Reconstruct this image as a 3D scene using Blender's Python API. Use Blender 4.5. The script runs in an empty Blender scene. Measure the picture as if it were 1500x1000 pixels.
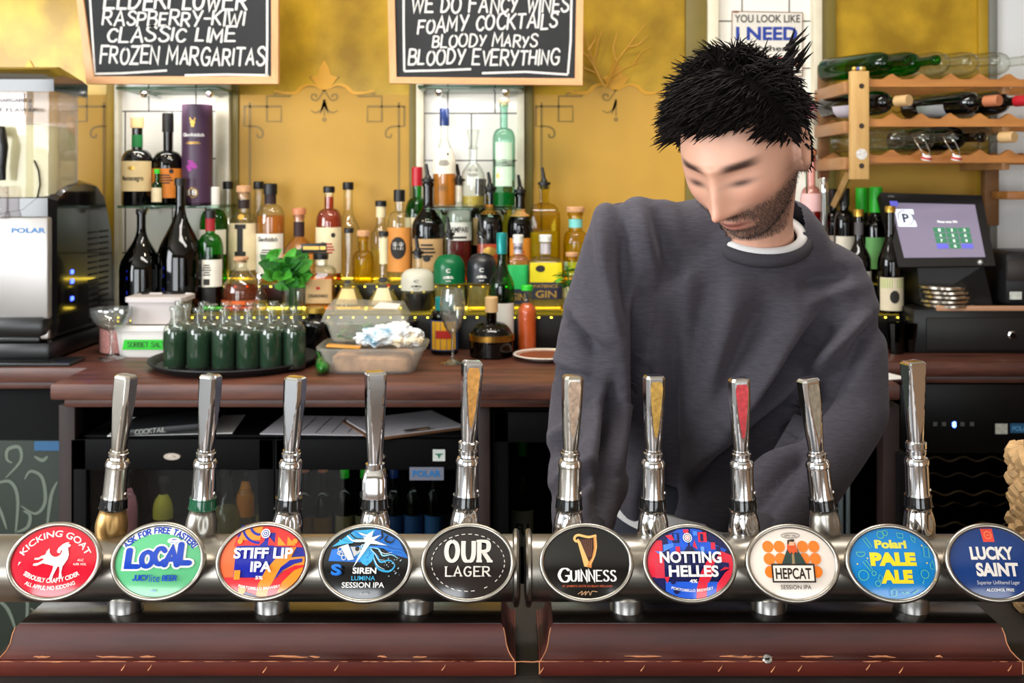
import bpy, bmesh, math, random
import numpy as np
from mathutils import Vector, Matrix, noise

SC = bpy.context.scene
COL = SC.collection
PI = math.pi
ZC = 1.5           # camera height
FP = 1500.0        # focal length in pixels of the 1500 x 1000 frame
HZ = 270.0         # horizon row

# ---------------------------------------------------------------- camera, world, lights
cam_data = bpy.data.cameras.new('camera')
cam_data.sensor_width = 36.0
cam_data.lens = 36.0
cam_data.shift_y = -(500.0 - HZ) / 1500.0
cam_data.clip_start = 0.05
cam_data.dof.use_dof = True
cam_data.dof.focus_distance = 1.27
cam_data.dof.aperture_fstop = 9.0
cam = bpy.data.objects.new('camera', cam_data)
cam.location = (0, 0, ZC)
cam.rotation_euler = (PI / 2, 0, 0)
COL.objects.link(cam)
SC.camera = cam

SC.view_settings.view_transform = 'Standard'
SC.view_settings.look = 'None'
SC.view_settings.exposure = 0.1
SC.view_settings.gamma = 1.0
SC.view_settings.use_curve_mapping = False
SC.cycles.use_denoising = True
SC.cycles.max_bounces = 10
SC.cycles.diffuse_bounces = 3
SC.cycles.glossy_bounces = 4
SC.cycles.transmission_bounces = 8
SC.cycles.transparent_max_bounces = 28
SC.cycles.caustics_reflective = False
SC.cycles.caustics_refractive = False
SC.cycles.sample_clamp_indirect = 4.0

world = bpy.data.worlds.new('world')
SC.world = world
world.use_nodes = True
bg = world.node_tree.nodes['Background']
bg.inputs[0].default_value = (0.75, 0.85, 1.0, 1)
bg.inputs[1].default_value = 0.35


def area_light(name, loc, target, sx, sy, power, col=(1, 1, 1), spread=PI):
    d = bpy.data.lights.new(name, 'AREA')
    d.shape = 'RECTANGLE'
    d.size, d.size_y = sx, sy
    d.energy = power
    d.color = col
    d.spread = spread
    o = bpy.data.objects.new(name, d)
    o.location = loc
    o.rotation_euler = (Vector(target) - Vector(loc)).to_track_quat('-Z', 'Y').to_euler()
    COL.objects.link(o)
    return o


def spot_light(name, loc, target, power, col=(1, .85, .62), ang=80, blend=.7, rad=.05):
    d = bpy.data.lights.new(name, 'SPOT')
    d.energy = power
    d.color = col
    d.spot_size = math.radians(ang)
    d.spot_blend = blend
    d.shadow_soft_size = rad
    o = bpy.data.objects.new(name, d)
    o.location = loc
    o.rotation_euler = (Vector(target) - Vector(loc)).to_track_quat('-Z', 'Y').to_euler()
    COL.objects.link(o)
    return o


# daylight entering by the street windows
area_light('window_daylight', (-1.55, -2.95, 1.28), (-1.2, 1.5, 1.15), 2.4, 1.8, 112, (.93, .97, 1))
area_light('window_daylight', (1.85, -2.95, 1.28), (1.2, 1.5, 1.15), 1.8, 1.8, 44, (.93, .97, 1))
area_light('window_daylight', (-2.95, .3, 1.9), (.3, 1.6, 1.25), 1.7, 1.4, 105, (.93, .97, 1))
# unseen spots added above the back bar to light its wall
for sx_, e_ in ((-1.25, 13), (-.62, 16), (-.15, 15), (.42, 3.5), (1.1, 6)):
    spot_light('added_spot', (sx_, 2.35, 2.88), (sx_ * 1.0, 3.15, 1.35), e_, ang=95)
# unseen spots added above the front bar for the badges
for sx_ in (-.5, .35):
    spot_light('added_spot', (sx_, .55, 2.85), (sx_, 1.25, 1.0), 3, (1, .93, .82), ang=70)
# soft ceiling lamp over the staff aisle
area_light('ceiling_lamp', (.1, 1.75, 2.9), (.1, 1.85, 0), 1.6, .35, 34, (1, .95, .88))

# ---------------------------------------------------------------- coordinates
def W(px, py, Y):
    """the point at distance Y that the camera sees at row py, column px"""
    return Vector(((px - 750.0) / FP * Y, Y, ZC - (py - HZ) / FP * Y))


def X_(px, Y):
    return (px - 750.0) / FP * Y


def Z_(py, Y):
    return ZC - (py - HZ) / FP * Y


def lin(c):
    out = []
    for v in c[:3]:
        v = v / 255.0
        out.append(v / 12.92 if v <= 0.04045 else ((v + 0.055) / 1.055) ** 2.4)
    return (*out, 1.0)


# ---------------------------------------------------------------- materials
MATS = {}


def new_mat(name):
    m = bpy.data.materials.new(name)
    m.use_nodes = True
    nt = m.node_tree
    return m, nt, nt.nodes['Principled BSDF']


def M(name, col=(128, 128, 128), rough=.5, metal=0.0, spec=.5, coat=0.0, bump=0.0, bscale=60.0, var=0.0, vscale=10.0,
      emis=None, estr=0.0, trans=0.0, ior=1.45, stretch=(1, 1, 1), sheen=0.0, col2=None):
    if name in MATS:
        return MATS[name]
    m, nt, b = new_mat(name)
    b.inputs['Base Color'].default_value = lin(col)
    b.inputs['Roughness'].default_value = rough
    b.inputs['Metallic'].default_value = metal
    b.inputs['Specular IOR Level'].default_value = spec
    b.inputs['Coat Weight'].default_value = coat
    b.inputs['Coat Roughness'].default_value = .08
    b.inputs['IOR'].default_value = ior
    b.inputs['Transmission Weight'].default_value = trans
    b.inputs['Sheen Weight'].default_value = sheen
    if emis:
        b.inputs['Emission Color'].default_value = lin(emis)
        b.inputs['Emission Strength'].default_value = estr
    if var or bump or col2:
        tc = nt.nodes.new('ShaderNodeTexCoord')
        mp = nt.nodes.new('ShaderNodeMapping')
        mp.inputs['Scale'].default_value = stretch
        nt.links.new(tc.outputs['Object'], mp.inputs['Vector'])
    if var or col2:
        nz = nt.nodes.new('ShaderNodeTexNoise')
        nz.inputs['Scale'].default_value = vscale
        nz.inputs['Detail'].default_value = 5
        nt.links.new(mp.outputs[0], nz.inputs['Vector'])
        rp = nt.nodes.new('ShaderNodeValToRGB')
        rp.color_ramp.elements[0].position = .3
        rp.color_ramp.elements[1].position = .7
        c = lin(col)
        if col2:
            rp.color_ramp.elements[0].color = c
            rp.color_ramp.elements[1].color = lin(col2)
        else:
            rp.color_ramp.elements[0].color = (*[v * (1 - var) for v in c[:3]], 1)
            rp.color_ramp.elements[1].color = (*[min(1, v * (1 + var)) for v in c[:3]], 1)
        nt.links.new(nz.outputs['Fac'], rp.inputs['Fac'])
        nt.links.new(rp.outputs['Color'], b.inputs['Base Color'])
    if bump:
        n2 = nt.nodes.new('ShaderNodeTexNoise')
        n2.inputs['Scale'].default_value = bscale
        n2.inputs['Detail'].default_value = 3
        nt.links.new(mp.outputs[0], n2.inputs['Vector'])
        bp = nt.nodes.new('ShaderNodeBump')
        bp.inputs['Strength'].default_value = bump
        bp.inputs['Distance'].default_value = .004
        nt.links.new(n2.outputs['Fac'], bp.inputs['Height'])
        nt.links.new(bp.outputs['Normal'], b.inputs['Normal'])
    MATS[name] = m
    return m


def wood(name, c1, c2, rough=.35, scale=14.0, axis=(.12, 1, 1), coat=.25, chips=None, bump=.12):
    """straight-grained wood running along local X; chips = colour of worn scuffs"""
    if name in MATS:
        return MATS[name]
    m, nt, b = new_mat(name)
    tc = nt.nodes.new('ShaderNodeTexCoord')
    mp = nt.nodes.new('ShaderNodeMapping')
    mp.inputs['Scale'].default_value = axis
    nt.links.new(tc.outputs['Object'], mp.inputs['Vector'])
    nz = nt.nodes.new('ShaderNodeTexNoise')
    nz.inputs['Scale'].default_value = scale * 3
    nz.inputs['Detail'].default_value = 8
    nz.inputs['Roughness'].default_value = .65
    nt.links.new(mp.outputs[0], nz.inputs['Vector'])
    rp = nt.nodes.new('ShaderNodeValToRGB')
    rp.color_ramp.elements[0].position = .32
    rp.color_ramp.elements[0].color = lin(c1)
    rp.color_ramp.elements[1].position = .68
    rp.color_ramp.elements[1].color = lin(c2)
    nt.links.new(nz.outputs['Fac'], rp.inputs['Fac'])
    out = rp.outputs['Color']
    if chips:
        n3 = nt.nodes.new('ShaderNodeTexNoise')
        n3.inputs['Scale'].default_value = 55
        n3.inputs['Detail'].default_value = 6
        m3 = nt.nodes.new('ShaderNodeMapping')
        m3.inputs['Scale'].default_value = (.5, 1, 1)
        nt.links.new(tc.outputs['Object'], m3.inputs['Vector'])
        nt.links.new(m3.outputs[0], n3.inputs['Vector'])
        r3 = nt.nodes.new('ShaderNodeValToRGB')
        r3.color_ramp.elements[0].position = .69
        r3.color_ramp.elements[1].position = .73
        nt.links.new(n3.outputs['Fac'], r3.inputs['Fac'])
        mx = nt.nodes.new('ShaderNodeMixRGB')
        mx.inputs['Color2'].default_value = lin(chips)
        nt.links.new(r3.outputs['Color'], mx.inputs['Fac'])
        nt.links.new(out, mx.inputs['Color1'])
        out = mx.outputs['Color']
    nt.links.new(out, b.inputs['Base Color'])
    b.inputs['Roughness'].default_value = rough
    b.inputs['Coat Weight'].default_value = coat
    b.inputs['Coat Roughness'].default_value = .15
    bp = nt.nodes.new('ShaderNodeBump')
    bp.inputs['Strength'].default_value = bump
    bp.inputs['Distance'].default_value = .002
    nt.links.new(nz.outputs['Fac'], bp.inputs['Height'])
    nt.links.new(bp.outputs['Normal'], b.inputs['Normal'])
    MATS[name] = m
    return m


def glass(name, tint=(235, 240, 236), edge=None, rough=.03, refl=1.0, milky=0.0):
    """thin-walled glass: tinted see-through wall, darker towards its edges, with a clear reflection"""
    if name in MATS:
        return MATS[name]
    m = bpy.data.materials.new(name)
    m.use_nodes = True
    nt = m.node_tree
    nt.nodes.clear()
    out = nt.nodes.new('ShaderNodeOutputMaterial')
    lw = nt.nodes.new('ShaderNodeLayerWeight')
    lw.inputs['Blend'].default_value = .5
    pw = nt.nodes.new('ShaderNodeMath')
    pw.operation = 'POWER'
    pw.inputs[1].default_value = 2.2
    nt.links.new(lw.outputs['Facing'], pw.inputs[0])
    mix = nt.nodes.new('ShaderNodeMixRGB')
    t = lin(tint)
    e = lin(edge) if edge else (*[v * .32 for v in t[:3]], 1)
    mix.inputs['Color1'].default_value = t
    mix.inputs['Color2'].default_value = e
    nt.links.new(pw.outputs[0], mix.inputs['Fac'])
    tr = nt.nodes.new('ShaderNodeBsdfTransparent')
    nt.links.new(mix.outputs[0], tr.inputs['Color'])
    gl = nt.nodes.new('ShaderNodeBsdfGlossy')
    gl.inputs['Roughness'].default_value = rough
    fr = nt.nodes.new('ShaderNodeMath')
    fr.operation = 'POWER'
    fr.inputs[1].default_value = 4.0
    nt.links.new(lw.outputs['Facing'], fr.inputs[0])
    mu = nt.nodes.new('ShaderNodeMath')
    mu.operation = 'MULTIPLY_ADD'
    mu.inputs[1].default_value = .6 * refl
    mu.inputs[2].default_value = .05 * refl
    mu.use_clamp = True
    nt.links.new(fr.outputs[0], mu.inputs[0])
    ms = nt.nodes.new('ShaderNodeMixShader')
    nt.links.new(mu.outputs[0], ms.inputs[0])
    src = tr
    if milky:
        df = nt.nodes.new('ShaderNodeBsdfDiffuse')
        df.inputs['Color'].default_value = t
        tl = nt.nodes.new('ShaderNodeBsdfTranslucent')
        tl.inputs['Color'].default_value = t
        m0 = nt.nodes.new('ShaderNodeMixShader')
        m0.inputs[0].default_value = .5
        nt.links.new(df.outputs[0], m0.inputs[1])
        nt.links.new(tl.outputs[0], m0.inputs[2])
        m1 = nt.nodes.new('ShaderNodeMixShader')
        m1.inputs[0].default_value = milky
        nt.links.new(tr.outputs[0], m1.inputs[1])
        nt.links.new(m0.outputs[0], m1.inputs[2])
        src = m1
    nt.links.new(src.outputs[0], ms.inputs[1])
    nt.links.new(gl.outputs[0], ms.inputs[2])
    nt.links.new(ms.outputs[0], out.inputs[0])
    MATS[name] = m
    return m


# ---------------------------------------------------------------- mesh collector
class MB:
    def __init__(self):
        self.v = []
        self.f = []
        self.m = []

    def add(self, verts, faces, mi=0):
        k = len(self.v)
        self.v.extend([tuple(p) for p in verts])
        self.f.extend([tuple(i + k for i in f) for f in faces])
        self.m.extend([mi] * len(faces))
        return self

    def box(self, c, s, mi=0, rot=None, bev=0.0):
        """c = centre, s = full size"""
        bm = bmesh.new()
        bmesh.ops.create_cube(bm, size=1)
        for v in bm.verts:
            v.co = Vector((v.co.x * s[0], v.co.y * s[1], v.co.z * s[2]))
        if bev:
            bmesh.ops.bevel(bm, geom=bm.edges[:], offset=min(bev, min(s) * .45), segments=2, affect='EDGES', profile=.5)
        c = Vector(c)
        R = rot if rot else Matrix.Identity(3)
        self.bm(bm, lambda p: R @ p + c, mi)
        return self

    def bm(self, bm, fn=lambda p: p, mi=0):
        bm.verts.index_update()
        self.add([fn(v.co) for v in bm.verts], [[v.index for v in f.verts] for f in bm.faces], mi)
        bm.free()
        return self

    def hexa(self, p, mi=0):
        """eight corners: 0-3 front loop, 4-7 the same loop at the back"""
        self.add(p, [(0, 1, 2, 3), (7, 6, 5, 4), (0, 4, 5, 1), (1, 5, 6, 2), (2, 6, 7, 3), (3, 7, 4, 0)], mi)
        return self

    def lathe(self, prof, seg=28, mi=0, c=(0, 0, 0), sq=None, sx=1.0, sy=1.0, R=None):
        """profile of (radius, height); sq = superellipse power for squarish bodies"""
        n = len(prof)
        vs = []
        for r, z in prof:
            for k in range(seg):
                a = 2 * PI * k / seg
                ca, sa = math.cos(a), math.sin(a)
                q = 1.0
                if sq:
                    q = (abs(ca) ** sq + abs(sa) ** sq) ** (-1.0 / sq)
                p = Vector((r * q * ca * sx, r * q * sa * sy, z))
                if R:
                    p = R @ p
                vs.append(p + Vector(c))
        fs = []
        for i in range(n - 1):
            for k in range(seg):
                k2 = (k + 1) % seg
                fs.append((i * seg + k, i * seg + k2, (i + 1) * seg + k2, (i + 1) * seg + k))
        if prof[0][0] > 1e-6:
            fs.append(tuple(reversed(range(seg))))
        if prof[-1][0] > 1e-6:
            fs.append(tuple((n - 1) * seg + k for k in range(seg)))
        self.add(vs, fs, mi)
        return self

    def tube(self, pts, r, seg=8, mi=0, caps=True):
        """round bar along points; r number or list"""
        pts = [Vector(p) for p in pts]
        n = len(pts)
        rs = r if isinstance(r, (list, tuple)) else [r] * n
        vs, fs = [], []
        ref = Vector((0, 0, 1))
        prev = None
        for i, p in enumerate(pts):
            t = (pts[min(i + 1, n - 1)] - pts[max(i - 1, 0)])
            t = t.normalized() if t.length > 1e-9 else Vector((0, 0, 1))
            if prev is None:
                a = t.cross(ref)
                if a.length < .05:
                    a = t.cross(Vector((1, 0, 0)))
            else:
                a = prev - t * prev.dot(t)
            a = a.normalized()
            prev = a
            b = t.cross(a)
            for k in range(seg):
                an = 2 * PI * k / seg
                vs.append(p + (a * math.cos(an) + b * math.sin(an)) * rs[i])
        for i in range(n - 1):
            for k in range(seg):
                k2 = (k + 1) % seg
                fs.append((i * seg + k, i * seg + k2, (i + 1) * seg + k2, (i + 1) * seg + k))
        if caps:
            fs.append(tuple(reversed(range(seg))))
            fs.append(tuple((n - 1) * seg + k for k in range(seg)))
        self.add(vs, fs, mi)
        return self

    def sphere(self, c, r, mi=0, u=16, v=10, R=None):
        r = r if isinstance(r, (tuple, list)) else (r, r, r)
        prof = [(max(1e-7, math.sin(PI * i / v)), -math.cos(PI * i / v)) for i in range(v + 1)]
        vs, fs = [], []
        for q, z in prof:
            for k in range(u):
                p = Vector((q * math.cos(2 * PI * k / u) * r[0], q * math.sin(2 * PI * k / u) * r[1], z * r[2]))
                if R:
                    p = R @ p
                vs.append(p + Vector(c))
        for i in range(v):
            for k in range(u):
                k2 = (k + 1) % u
                fs.append((i * u + k, i * u + k2, (i + 1) * u + k2, (i + 1) * u + k))
        self.add(vs, fs, mi)
        return self

    def build(self, name, mats, parent=None, loc=None, rot=None, smooth=True, ang=35):
        me = bpy.data.meshes.new(name)
        me.from_pydata(self.v, [], self.f)
        if not isinstance(mats, (list, tuple)):
            mats = [mats]
        for m in mats:
            me.materials.append(m)
        if len(mats) > 1:
            me.polygons.foreach_set('material_index', self.m)
        bm = bmesh.new()
        bm.from_mesh(me)
        bmesh.ops.remove_doubles(bm, verts=bm.verts[:], dist=1e-6)
        bmesh.ops.recalc_face_normals(bm, faces=bm.faces[:])
        bm.to_mesh(me)
        bm.free()
        if smooth:
            me.polygons.foreach_set('use_smooth', [True] * len(me.polygons))
            me.set_sharp_from_angle(angle=math.radians(ang))
        me.update()
        o = bpy.data.objects.new(name, me)
        COL.objects.link(o)
        if parent is not None:
            o.parent = parent
        if loc is not None:
            o.location = loc
        if rot is not None:
            o.rotation_euler = rot
        return o


def thing(name, label, cat, loc=(0, 0, 0), rot=(0, 0, 0), group=None):
    o = bpy.data.objects.new(name, None)
    o.empty_display_size = .03
    COL.objects.link(o)
    o.location = loc
    o.rotation_euler = rot
    return tag(o, label, cat, group)


def tag(o, label, cat, group=None):
    o['label'] = label
    o['category'] = cat
    if group:
        o['group'] = group
    return o


def struct(o):
    o['kind'] = 'structure'
    return o


# ---------------------------------------------------------------- flat shapes and lettering
def catmull(pts, k=6):
    out = []
    n = len(pts)
    for i in range(n - 1):
        p0 = pts[max(i - 1, 0)]
        p1, p2 = pts[i], pts[i + 1]
        p3 = pts[min(i + 2, n - 1)]
        for j in range(k):
            t = j / k
            out.append(tuple(.5 * ((2 * p1[d]) + (-p0[d] + p2[d]) * t + (2 * p0[d] - 5 * p1[d] + 4 * p2[d] - p3[d]) * t * t
                                   + (-p0[d] + 3 * p1[d] - 3 * p2[d] + p3[d]) * t ** 3) for d in (0, 1)))
    out.append(pts[-1])
    return out


_C = [(.55, .82), (.4, .98), (.15, .92), (0, .5), (.15, .08), (.4, .02), (.55, .18)]
GL = {
    'A': (.6, [[(0, 0), (.3, 1), (.6, 0)], [(.1, .35), (.5, .35)]]),
    'B': (.55, [[(0, 0), (0, 1)], ['c', (0, 1), (.38, .97), (.47, .76), (.34, .55), (0, .52)], ['c', (0, .52), (.42, .5), (.54, .26), (.4, .02), (0, 0)]]),
    'C': (.55, [['c'] + _C]),
    'D': (.57, [[(0, 0), (0, 1)], ['c', (0, 1), (.35, .93), (.56, .5), (.35, .07), (0, 0)]]),
    'E': (.5, [[(.5, 1), (0, 1), (0, 0), (.5, 0)], [(0, .52), (.4, .52)]]),
    'F': (.5, [[(.5, 1), (0, 1), (0, 0)], [(0, .52), (.4, .52)]]),
    'G': (.58, [['c'] + _C, [(.55, .18), (.55, .45), (.33, .45)]]),
    'H': (.55, [[(0, 0), (0, 1)], [(.55, 0), (.55, 1)], [(0, .5), (.55, .5)]]),
    'I': (.06, [[(.03, 0), (.03, 1)]]),
    'J': (.4, [['c', (.4, 1), (.4, .25), (.25, .02), (.05, .05), (0, .22)]]),
    'K': (.55, [[(0, 0), (0, 1)], [(.5, 1), (0, .42)], [(.15, .55), (.55, 0)]]),
    'L': (.45, [[(0, 1), (0, 0), (.45, 0)]]),
    'M': (.72, [[(0, 0), (.06, 1), (.36, .3), (.66, 1), (.72, 0)]]),
    'N': (.55, [[(0, 0), (0, 1), (.55, 0), (.55, 1)]]),
    'O': (.6, [['c', (.3, 1), (.08, .85), (0, .5), (.08, .15), (.3, 0), (.52, .15), (.6, .5), (.52, .85), (.3, 1)]]),
    'P': (.52, [[(0, 0), (0, 1)], ['c', (0, 1), (.4, .96), (.52, .74), (.4, .5), (0, .46)]]),
    'Q': (.6, [['c', (.3, 1), (.08, .85), (0, .5), (.08, .15), (.3, 0), (.52, .15), (.6, .5), (.52, .85), (.3, 1)], [(.35, .25), (.6, -.05)]]),
    'R': (.56, [[(0, 0), (0, 1)], ['c', (0, 1), (.4, .96), (.5, .75), (.4, .52), (0, .48)], [(.2, .5), (.56, 0)]]),
    'S': (.5, [['c', (.5, .85), (.35, .99), (.12, .95), (.04, .75), (.2, .57), (.42, .43), (.5, .2), (.35, .02), (.12, .02), (0, .18)]]),
    'T': (.55, [[(0, 1), (.55, 1)], [(.275, 1), (.275, 0)]]),
    'U': (.54, [['c', (0, 1), (0, .35), (.1, .05), (.27, 0), (.44, .05), (.54, .35), (.54, 1)]]),
    'V': (.56, [[(0, 1), (.28, 0), (.56, 1)]]),
    'W': (.8, [[(0, 1), (.2, 0), (.4, .75), (.6, 0), (.8, 1)]]),
    'X': (.55, [[(0, 0), (.55, 1)], [(0, 1), (.55, 0)]]),
    'Y': (.56, [[(0, 1), (.28, .48)], [(.56, 1), (.2, 0)]]),
    'Z': (.52, [[(0, 1), (.52, 1), (0, 0), (.52, 0)]]),
    '-': (.35, [[(0, .5), (.35, .5)]]),
    '!': (.1, [[(.05, 1), (.05, .3)], [(.05, .08), (.05, 0)]]),
    '.': (.08, [[(.04, .06), (.04, 0)]]),
    "'": (.08, [[(.04, 1), (.04, .8)]]),
    ' ': (.28, []),
}


def stroke_text(s, width=.1, gap=.17, serif=0.0, contrast=0.0, jitter=0.0, seed=1, slant=0.0):
    """lettering drawn with a pen: cap height 1, baseline 0; returns (verts, faces, total width)"""
    rnd = random.Random(seed)
    vs, fs = [], []
    x = 0.0

    def strip(pts, w):
        """one stroke as a single strip with round ends, so that it never lies over itself"""
        n = len(pts)
        k = len(vs)
        ws = []
        for i, p in enumerate(pts):
            q0, q1 = pts[max(i - 1, 0)], pts[min(i + 1, n - 1)]
            d0 = (p[0] - q0[0], p[1] - q0[1])
            d1 = (q1[0] - p[0], q1[1] - p[1])
            l0, l1 = math.hypot(*d0), math.hypot(*d1)
            if l0 < 1e-9:
                d0, l0 = d1, l1
            if l1 < 1e-9:
                d1, l1 = d0, l0
            t0, t1 = (d0[0] / l0, d0[1] / l0), (d1[0] / l1, d1[1] / l1)
            m = (-(t0[1] + t1[1]), t0[0] + t1[0])
            ml = math.hypot(*m)
            m = (m[0] / ml, m[1] / ml) if ml > .2 else (-t0[1], t0[0])
            c = max(.45, abs(m[0] * -t0[1] + m[1] * t0[0]))
            ww = w * (1 - contrast * (1 - .5 * (abs(t0[1]) + abs(t1[1])))) / 2 / c
            vs.append((p[0] + m[0] * ww, p[1] + m[1] * ww))
            vs.append((p[0] - m[0] * ww, p[1] - m[1] * ww))
        for i in range(n - 1):
            fs.append((k + 2 * i, k + 2 * i + 1, k + 2 * i + 3, k + 2 * i + 2))
        if not serif and contrast == 0:
            for e, s_ in ((0, -1), (n - 1, 1)):
                o = pts[1] if e == 0 else pts[n - 2]
                dx, dy = pts[e][0] - o[0], pts[e][1] - o[1]
                L = math.hypot(dx, dy) or 1
                dx, dy = dx / L * w / 2, dy / L * w / 2
                a, b = k + 2 * e, k + 2 * e + 1
                A, B_ = vs[a], vs[b]
                q = len(vs)
                cx, cy = (A[0] + B_[0]) / 2, (A[1] + B_[1]) / 2
                hx, hy = (A[0] - B_[0]) / 2, (A[1] - B_[1]) / 2
                for th in (PI / 4, PI / 2, 3 * PI / 4):
                    vs.append((cx + hx * math.cos(th) + dx * math.sin(th), cy + hy * math.cos(th) + dy * math.sin(th)))
                fs.append((a, q, q + 1, q + 2, b))

    def quad(a, b, w):
        strip([a, b], w)

    for ch in s:
        g = GL.get(ch.upper())
        if not g:
            x += .3
            continue
        small = .76 if (ch.islower()) else 1.0
        jx, jy, js = rnd.uniform(-1, 1) * jitter * .04, rnd.uniform(-1, 1) * jitter * .07, 1 + rnd.uniform(-1, 1) * jitter * .12
        for st in g[1]:
            pts = st
            if st[0] == 'c':
                pts = catmull(st[1:])
            pts = [(x + (p[0] * js + jx) * small + slant * p[1], (p[1] * js + jy) * small) for p in pts]
            strip(pts, width)
            if serif and st[0] != 'c':
                for e in (pts[0], pts[-1]):
                    if e[1] < .02 or e[1] > .98 * small - .02:
                        yy = max(0, min(small, e[1]))
                        quad((e[0] - serif, yy), (e[0] + serif, yy), width * .5 / max(.2, 1 - contrast))
        x += g[0] * small * js + gap
    return vs, fs, max(.01, x - gap)


_txt = {}


def font_text(s, bold=0.0):
    """the built-in sans face; cap height about 0.7 of size 1; returns (verts, faces, xmin, xmax, cap height)"""
    key = (s, bold)
    if key in _txt:
        return _txt[key]
    cu = bpy.data.curves.new('lettering', 'FONT')
    cu.body = s
    cu.size = 1.0
    cu.offset = bold
    cu.resolution_u = 4
    ob = bpy.data.objects.new('lettering', cu)
    me = ob.to_mesh()
    vs = [(v.co.x, v.co.y) for v in me.vertices]
    fs = [tuple(p.vertices) for p in me.polygons]
    ob.to_mesh_clear()
    bpy.data.objects.remove(ob)
    bpy.data.curves.remove(cu)
    x0 = min(v[0] for v in vs)
    x1 = max(v[0] for v in vs)
    _txt[key] = (vs, fs, x0, x1)
    return _txt[key]


def fit_text(s, w, h, kind='font', **kw):
    """centred lettering scaled to width w and cap height h: (verts, faces), baseline at 0"""
    if kind == 'font':
        bold = kw.get('bold', 0.0)
        vs, fs, x0, x1 = font_text(s, bold)
        H = .73 + 2 * bold
        return [((p[0] - (x0 + x1) / 2) * w / (x1 - x0), (p[1] + bold) * h / H) for p in vs], fs
    vs, fs, tw = stroke_text(s, **kw)
    return [((p[0] - tw / 2) * w / tw, p[1] * h) for p in vs], fs


def drape(mb, vs, fs, fn, mi=0, maxlen=None):
    """put flat shapes on a surface: fn (u, v) -> point; long faces are cut so that they follow it"""
    bm = bmesh.new()
    bv = [bm.verts.new((p[0], p[1], 0)) for p in vs]
    for f in fs:
        try:
            bm.faces.new([bv[i] for i in f])
        except ValueError:
            pass
    if maxlen:
        bm.normal_update()
        bmesh.ops.triangulate(bm, faces=bm.faces[:])
        for _ in range(6):
            long = [e for e in bm.edges if e.calc_length() > maxlen]
            if not long:
                break
            bmesh.ops.subdivide_edges(bm, edges=long, cuts=1)
            bmesh.ops.triangulate(bm, faces=[f for f in bm.faces if len(f.verts) > 3])
    # separate strokes get a hair's breadth of height over each other
    bm.verts.index_update()
    comp = {}
    nc = 0
    for v in bm.verts:
        if v.index in comp:
            continue
        st = [v]
        comp[v.index] = nc
        while st:
            q = st.pop()
            for e in q.link_edges:
                o = e.other_vert(q)
                if o.index not in comp:
                    comp[o.index] = nc
                    st.append(o)
        nc += 1
    mb.add([fn(v.co.x, v.co.y) - Vector((0, .00004 * (comp[v.index] % 6), 0)) for v in bm.verts], [[v.index for v in f.verts] for f in bm.faces], mi)
    bm.free()


def ribbon(pts, w, closed=False, taper=None):
    """a painted line: (verts, faces) in the plane"""
    n = len(pts)
    vs, fs = [], []
    for i, p in enumerate(pts):
        a = pts[(i - 1) % n] if closed else pts[max(i - 1, 0)]
        b = pts[(i + 1) % n] if closed else pts[min(i + 1, n - 1)]
        dx, dy = b[0] - a[0], b[1] - a[1]
        L = math.hypot(dx, dy) or 1
        q = w / 2
        if taper:
            q *= taper(i / (n - 1))
        vs += [(p[0] - dy / L * q, p[1] + dx / L * q), (p[0] + dy / L * q, p[1] - dx / L * q)]
    for i in range(n if closed else n - 1):
        j = (i + 1) % n
        fs.append((2 * i, 2 * i + 1, 2 * j + 1, 2 * j))
    return vs, fs


def disc(cx, cy, rx, ry=None, n=28):
    ry = ry or rx
    return [(cx + rx * math.cos(2 * PI * k / n), cy + ry * math.sin(2 * PI * k / n)) for k in range(n)], [tuple(range(n))]


def arc(cx, cy, r, a0, a1, n=20):
    return [(cx + r * math.cos(math.radians(a0 + (a1 - a0) * k / n)), cy + r * math.sin(math.radians(a0 + (a1 - a0) * k / n))) for k in range(n + 1)]


def clip_to(poly, clip):
    """polygon cut to a convex outline"""
    out = list(poly)
    n = len(clip)
    for i in range(n):
        a, b = clip[i], clip[(i + 1) % n]
        inp, out = out, []
        if not inp:
            break

        def side(p):
            return (b[0] - a[0]) * (p[1] - a[1]) - (b[1] - a[1]) * (p[0] - a[0])
        for j in range(len(inp)):
            p, q = inp[j], inp[(j + 1) % len(inp)]
            sp, sq_ = side(p), side(q)
            if sp >= 0:
                out.append(p)
            if sp * sq_ < 0:
                t = sp / (sp - sq_)
                out.append((p[0] + (q[0] - p[0]) * t, p[1] + (q[1] - p[1]) * t))
    return out

# ================================================================= the room
YW = 3.30          # face of the back wall finish
ZT = ZC - .475     # top of the back counter (1.025)

m_plaster = M('cream plaster', (205, 196, 178), .8, bump=.1, bscale=20)
m_floor = wood('floor boards', (92, 72, 56), (120, 98, 80), .5, 6)
m_creamtrim = M('cream gloss paint', (222, 214, 190), .35, var=.08, vscale=25, coat=.2)
m_ochre = M('ochre paint', (168, 134, 30), .45, var=.12, vscale=9)
m_olive = M('olive paint', (112, 98, 40), .5, var=.1, vscale=9)
m_whitewall = M('pale blue white paint', (222, 226, 228), .6)
m_black = M('black plastic', (14, 14, 15), .35)
m_blackmatt = M('matt black', (12, 12, 12), .7)


def boxes(name, lst, mat, parent=None, bev=0.0):
    b = MB()
    for lo, hi in lst:
        c = [(lo[i] + hi[i]) / 2 for i in range(3)]
        s = [hi[i] - lo[i] for i in range(3)]
        b.box(c, s, 0, None, bev)
    return b.build(name, mat, parent)


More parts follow.
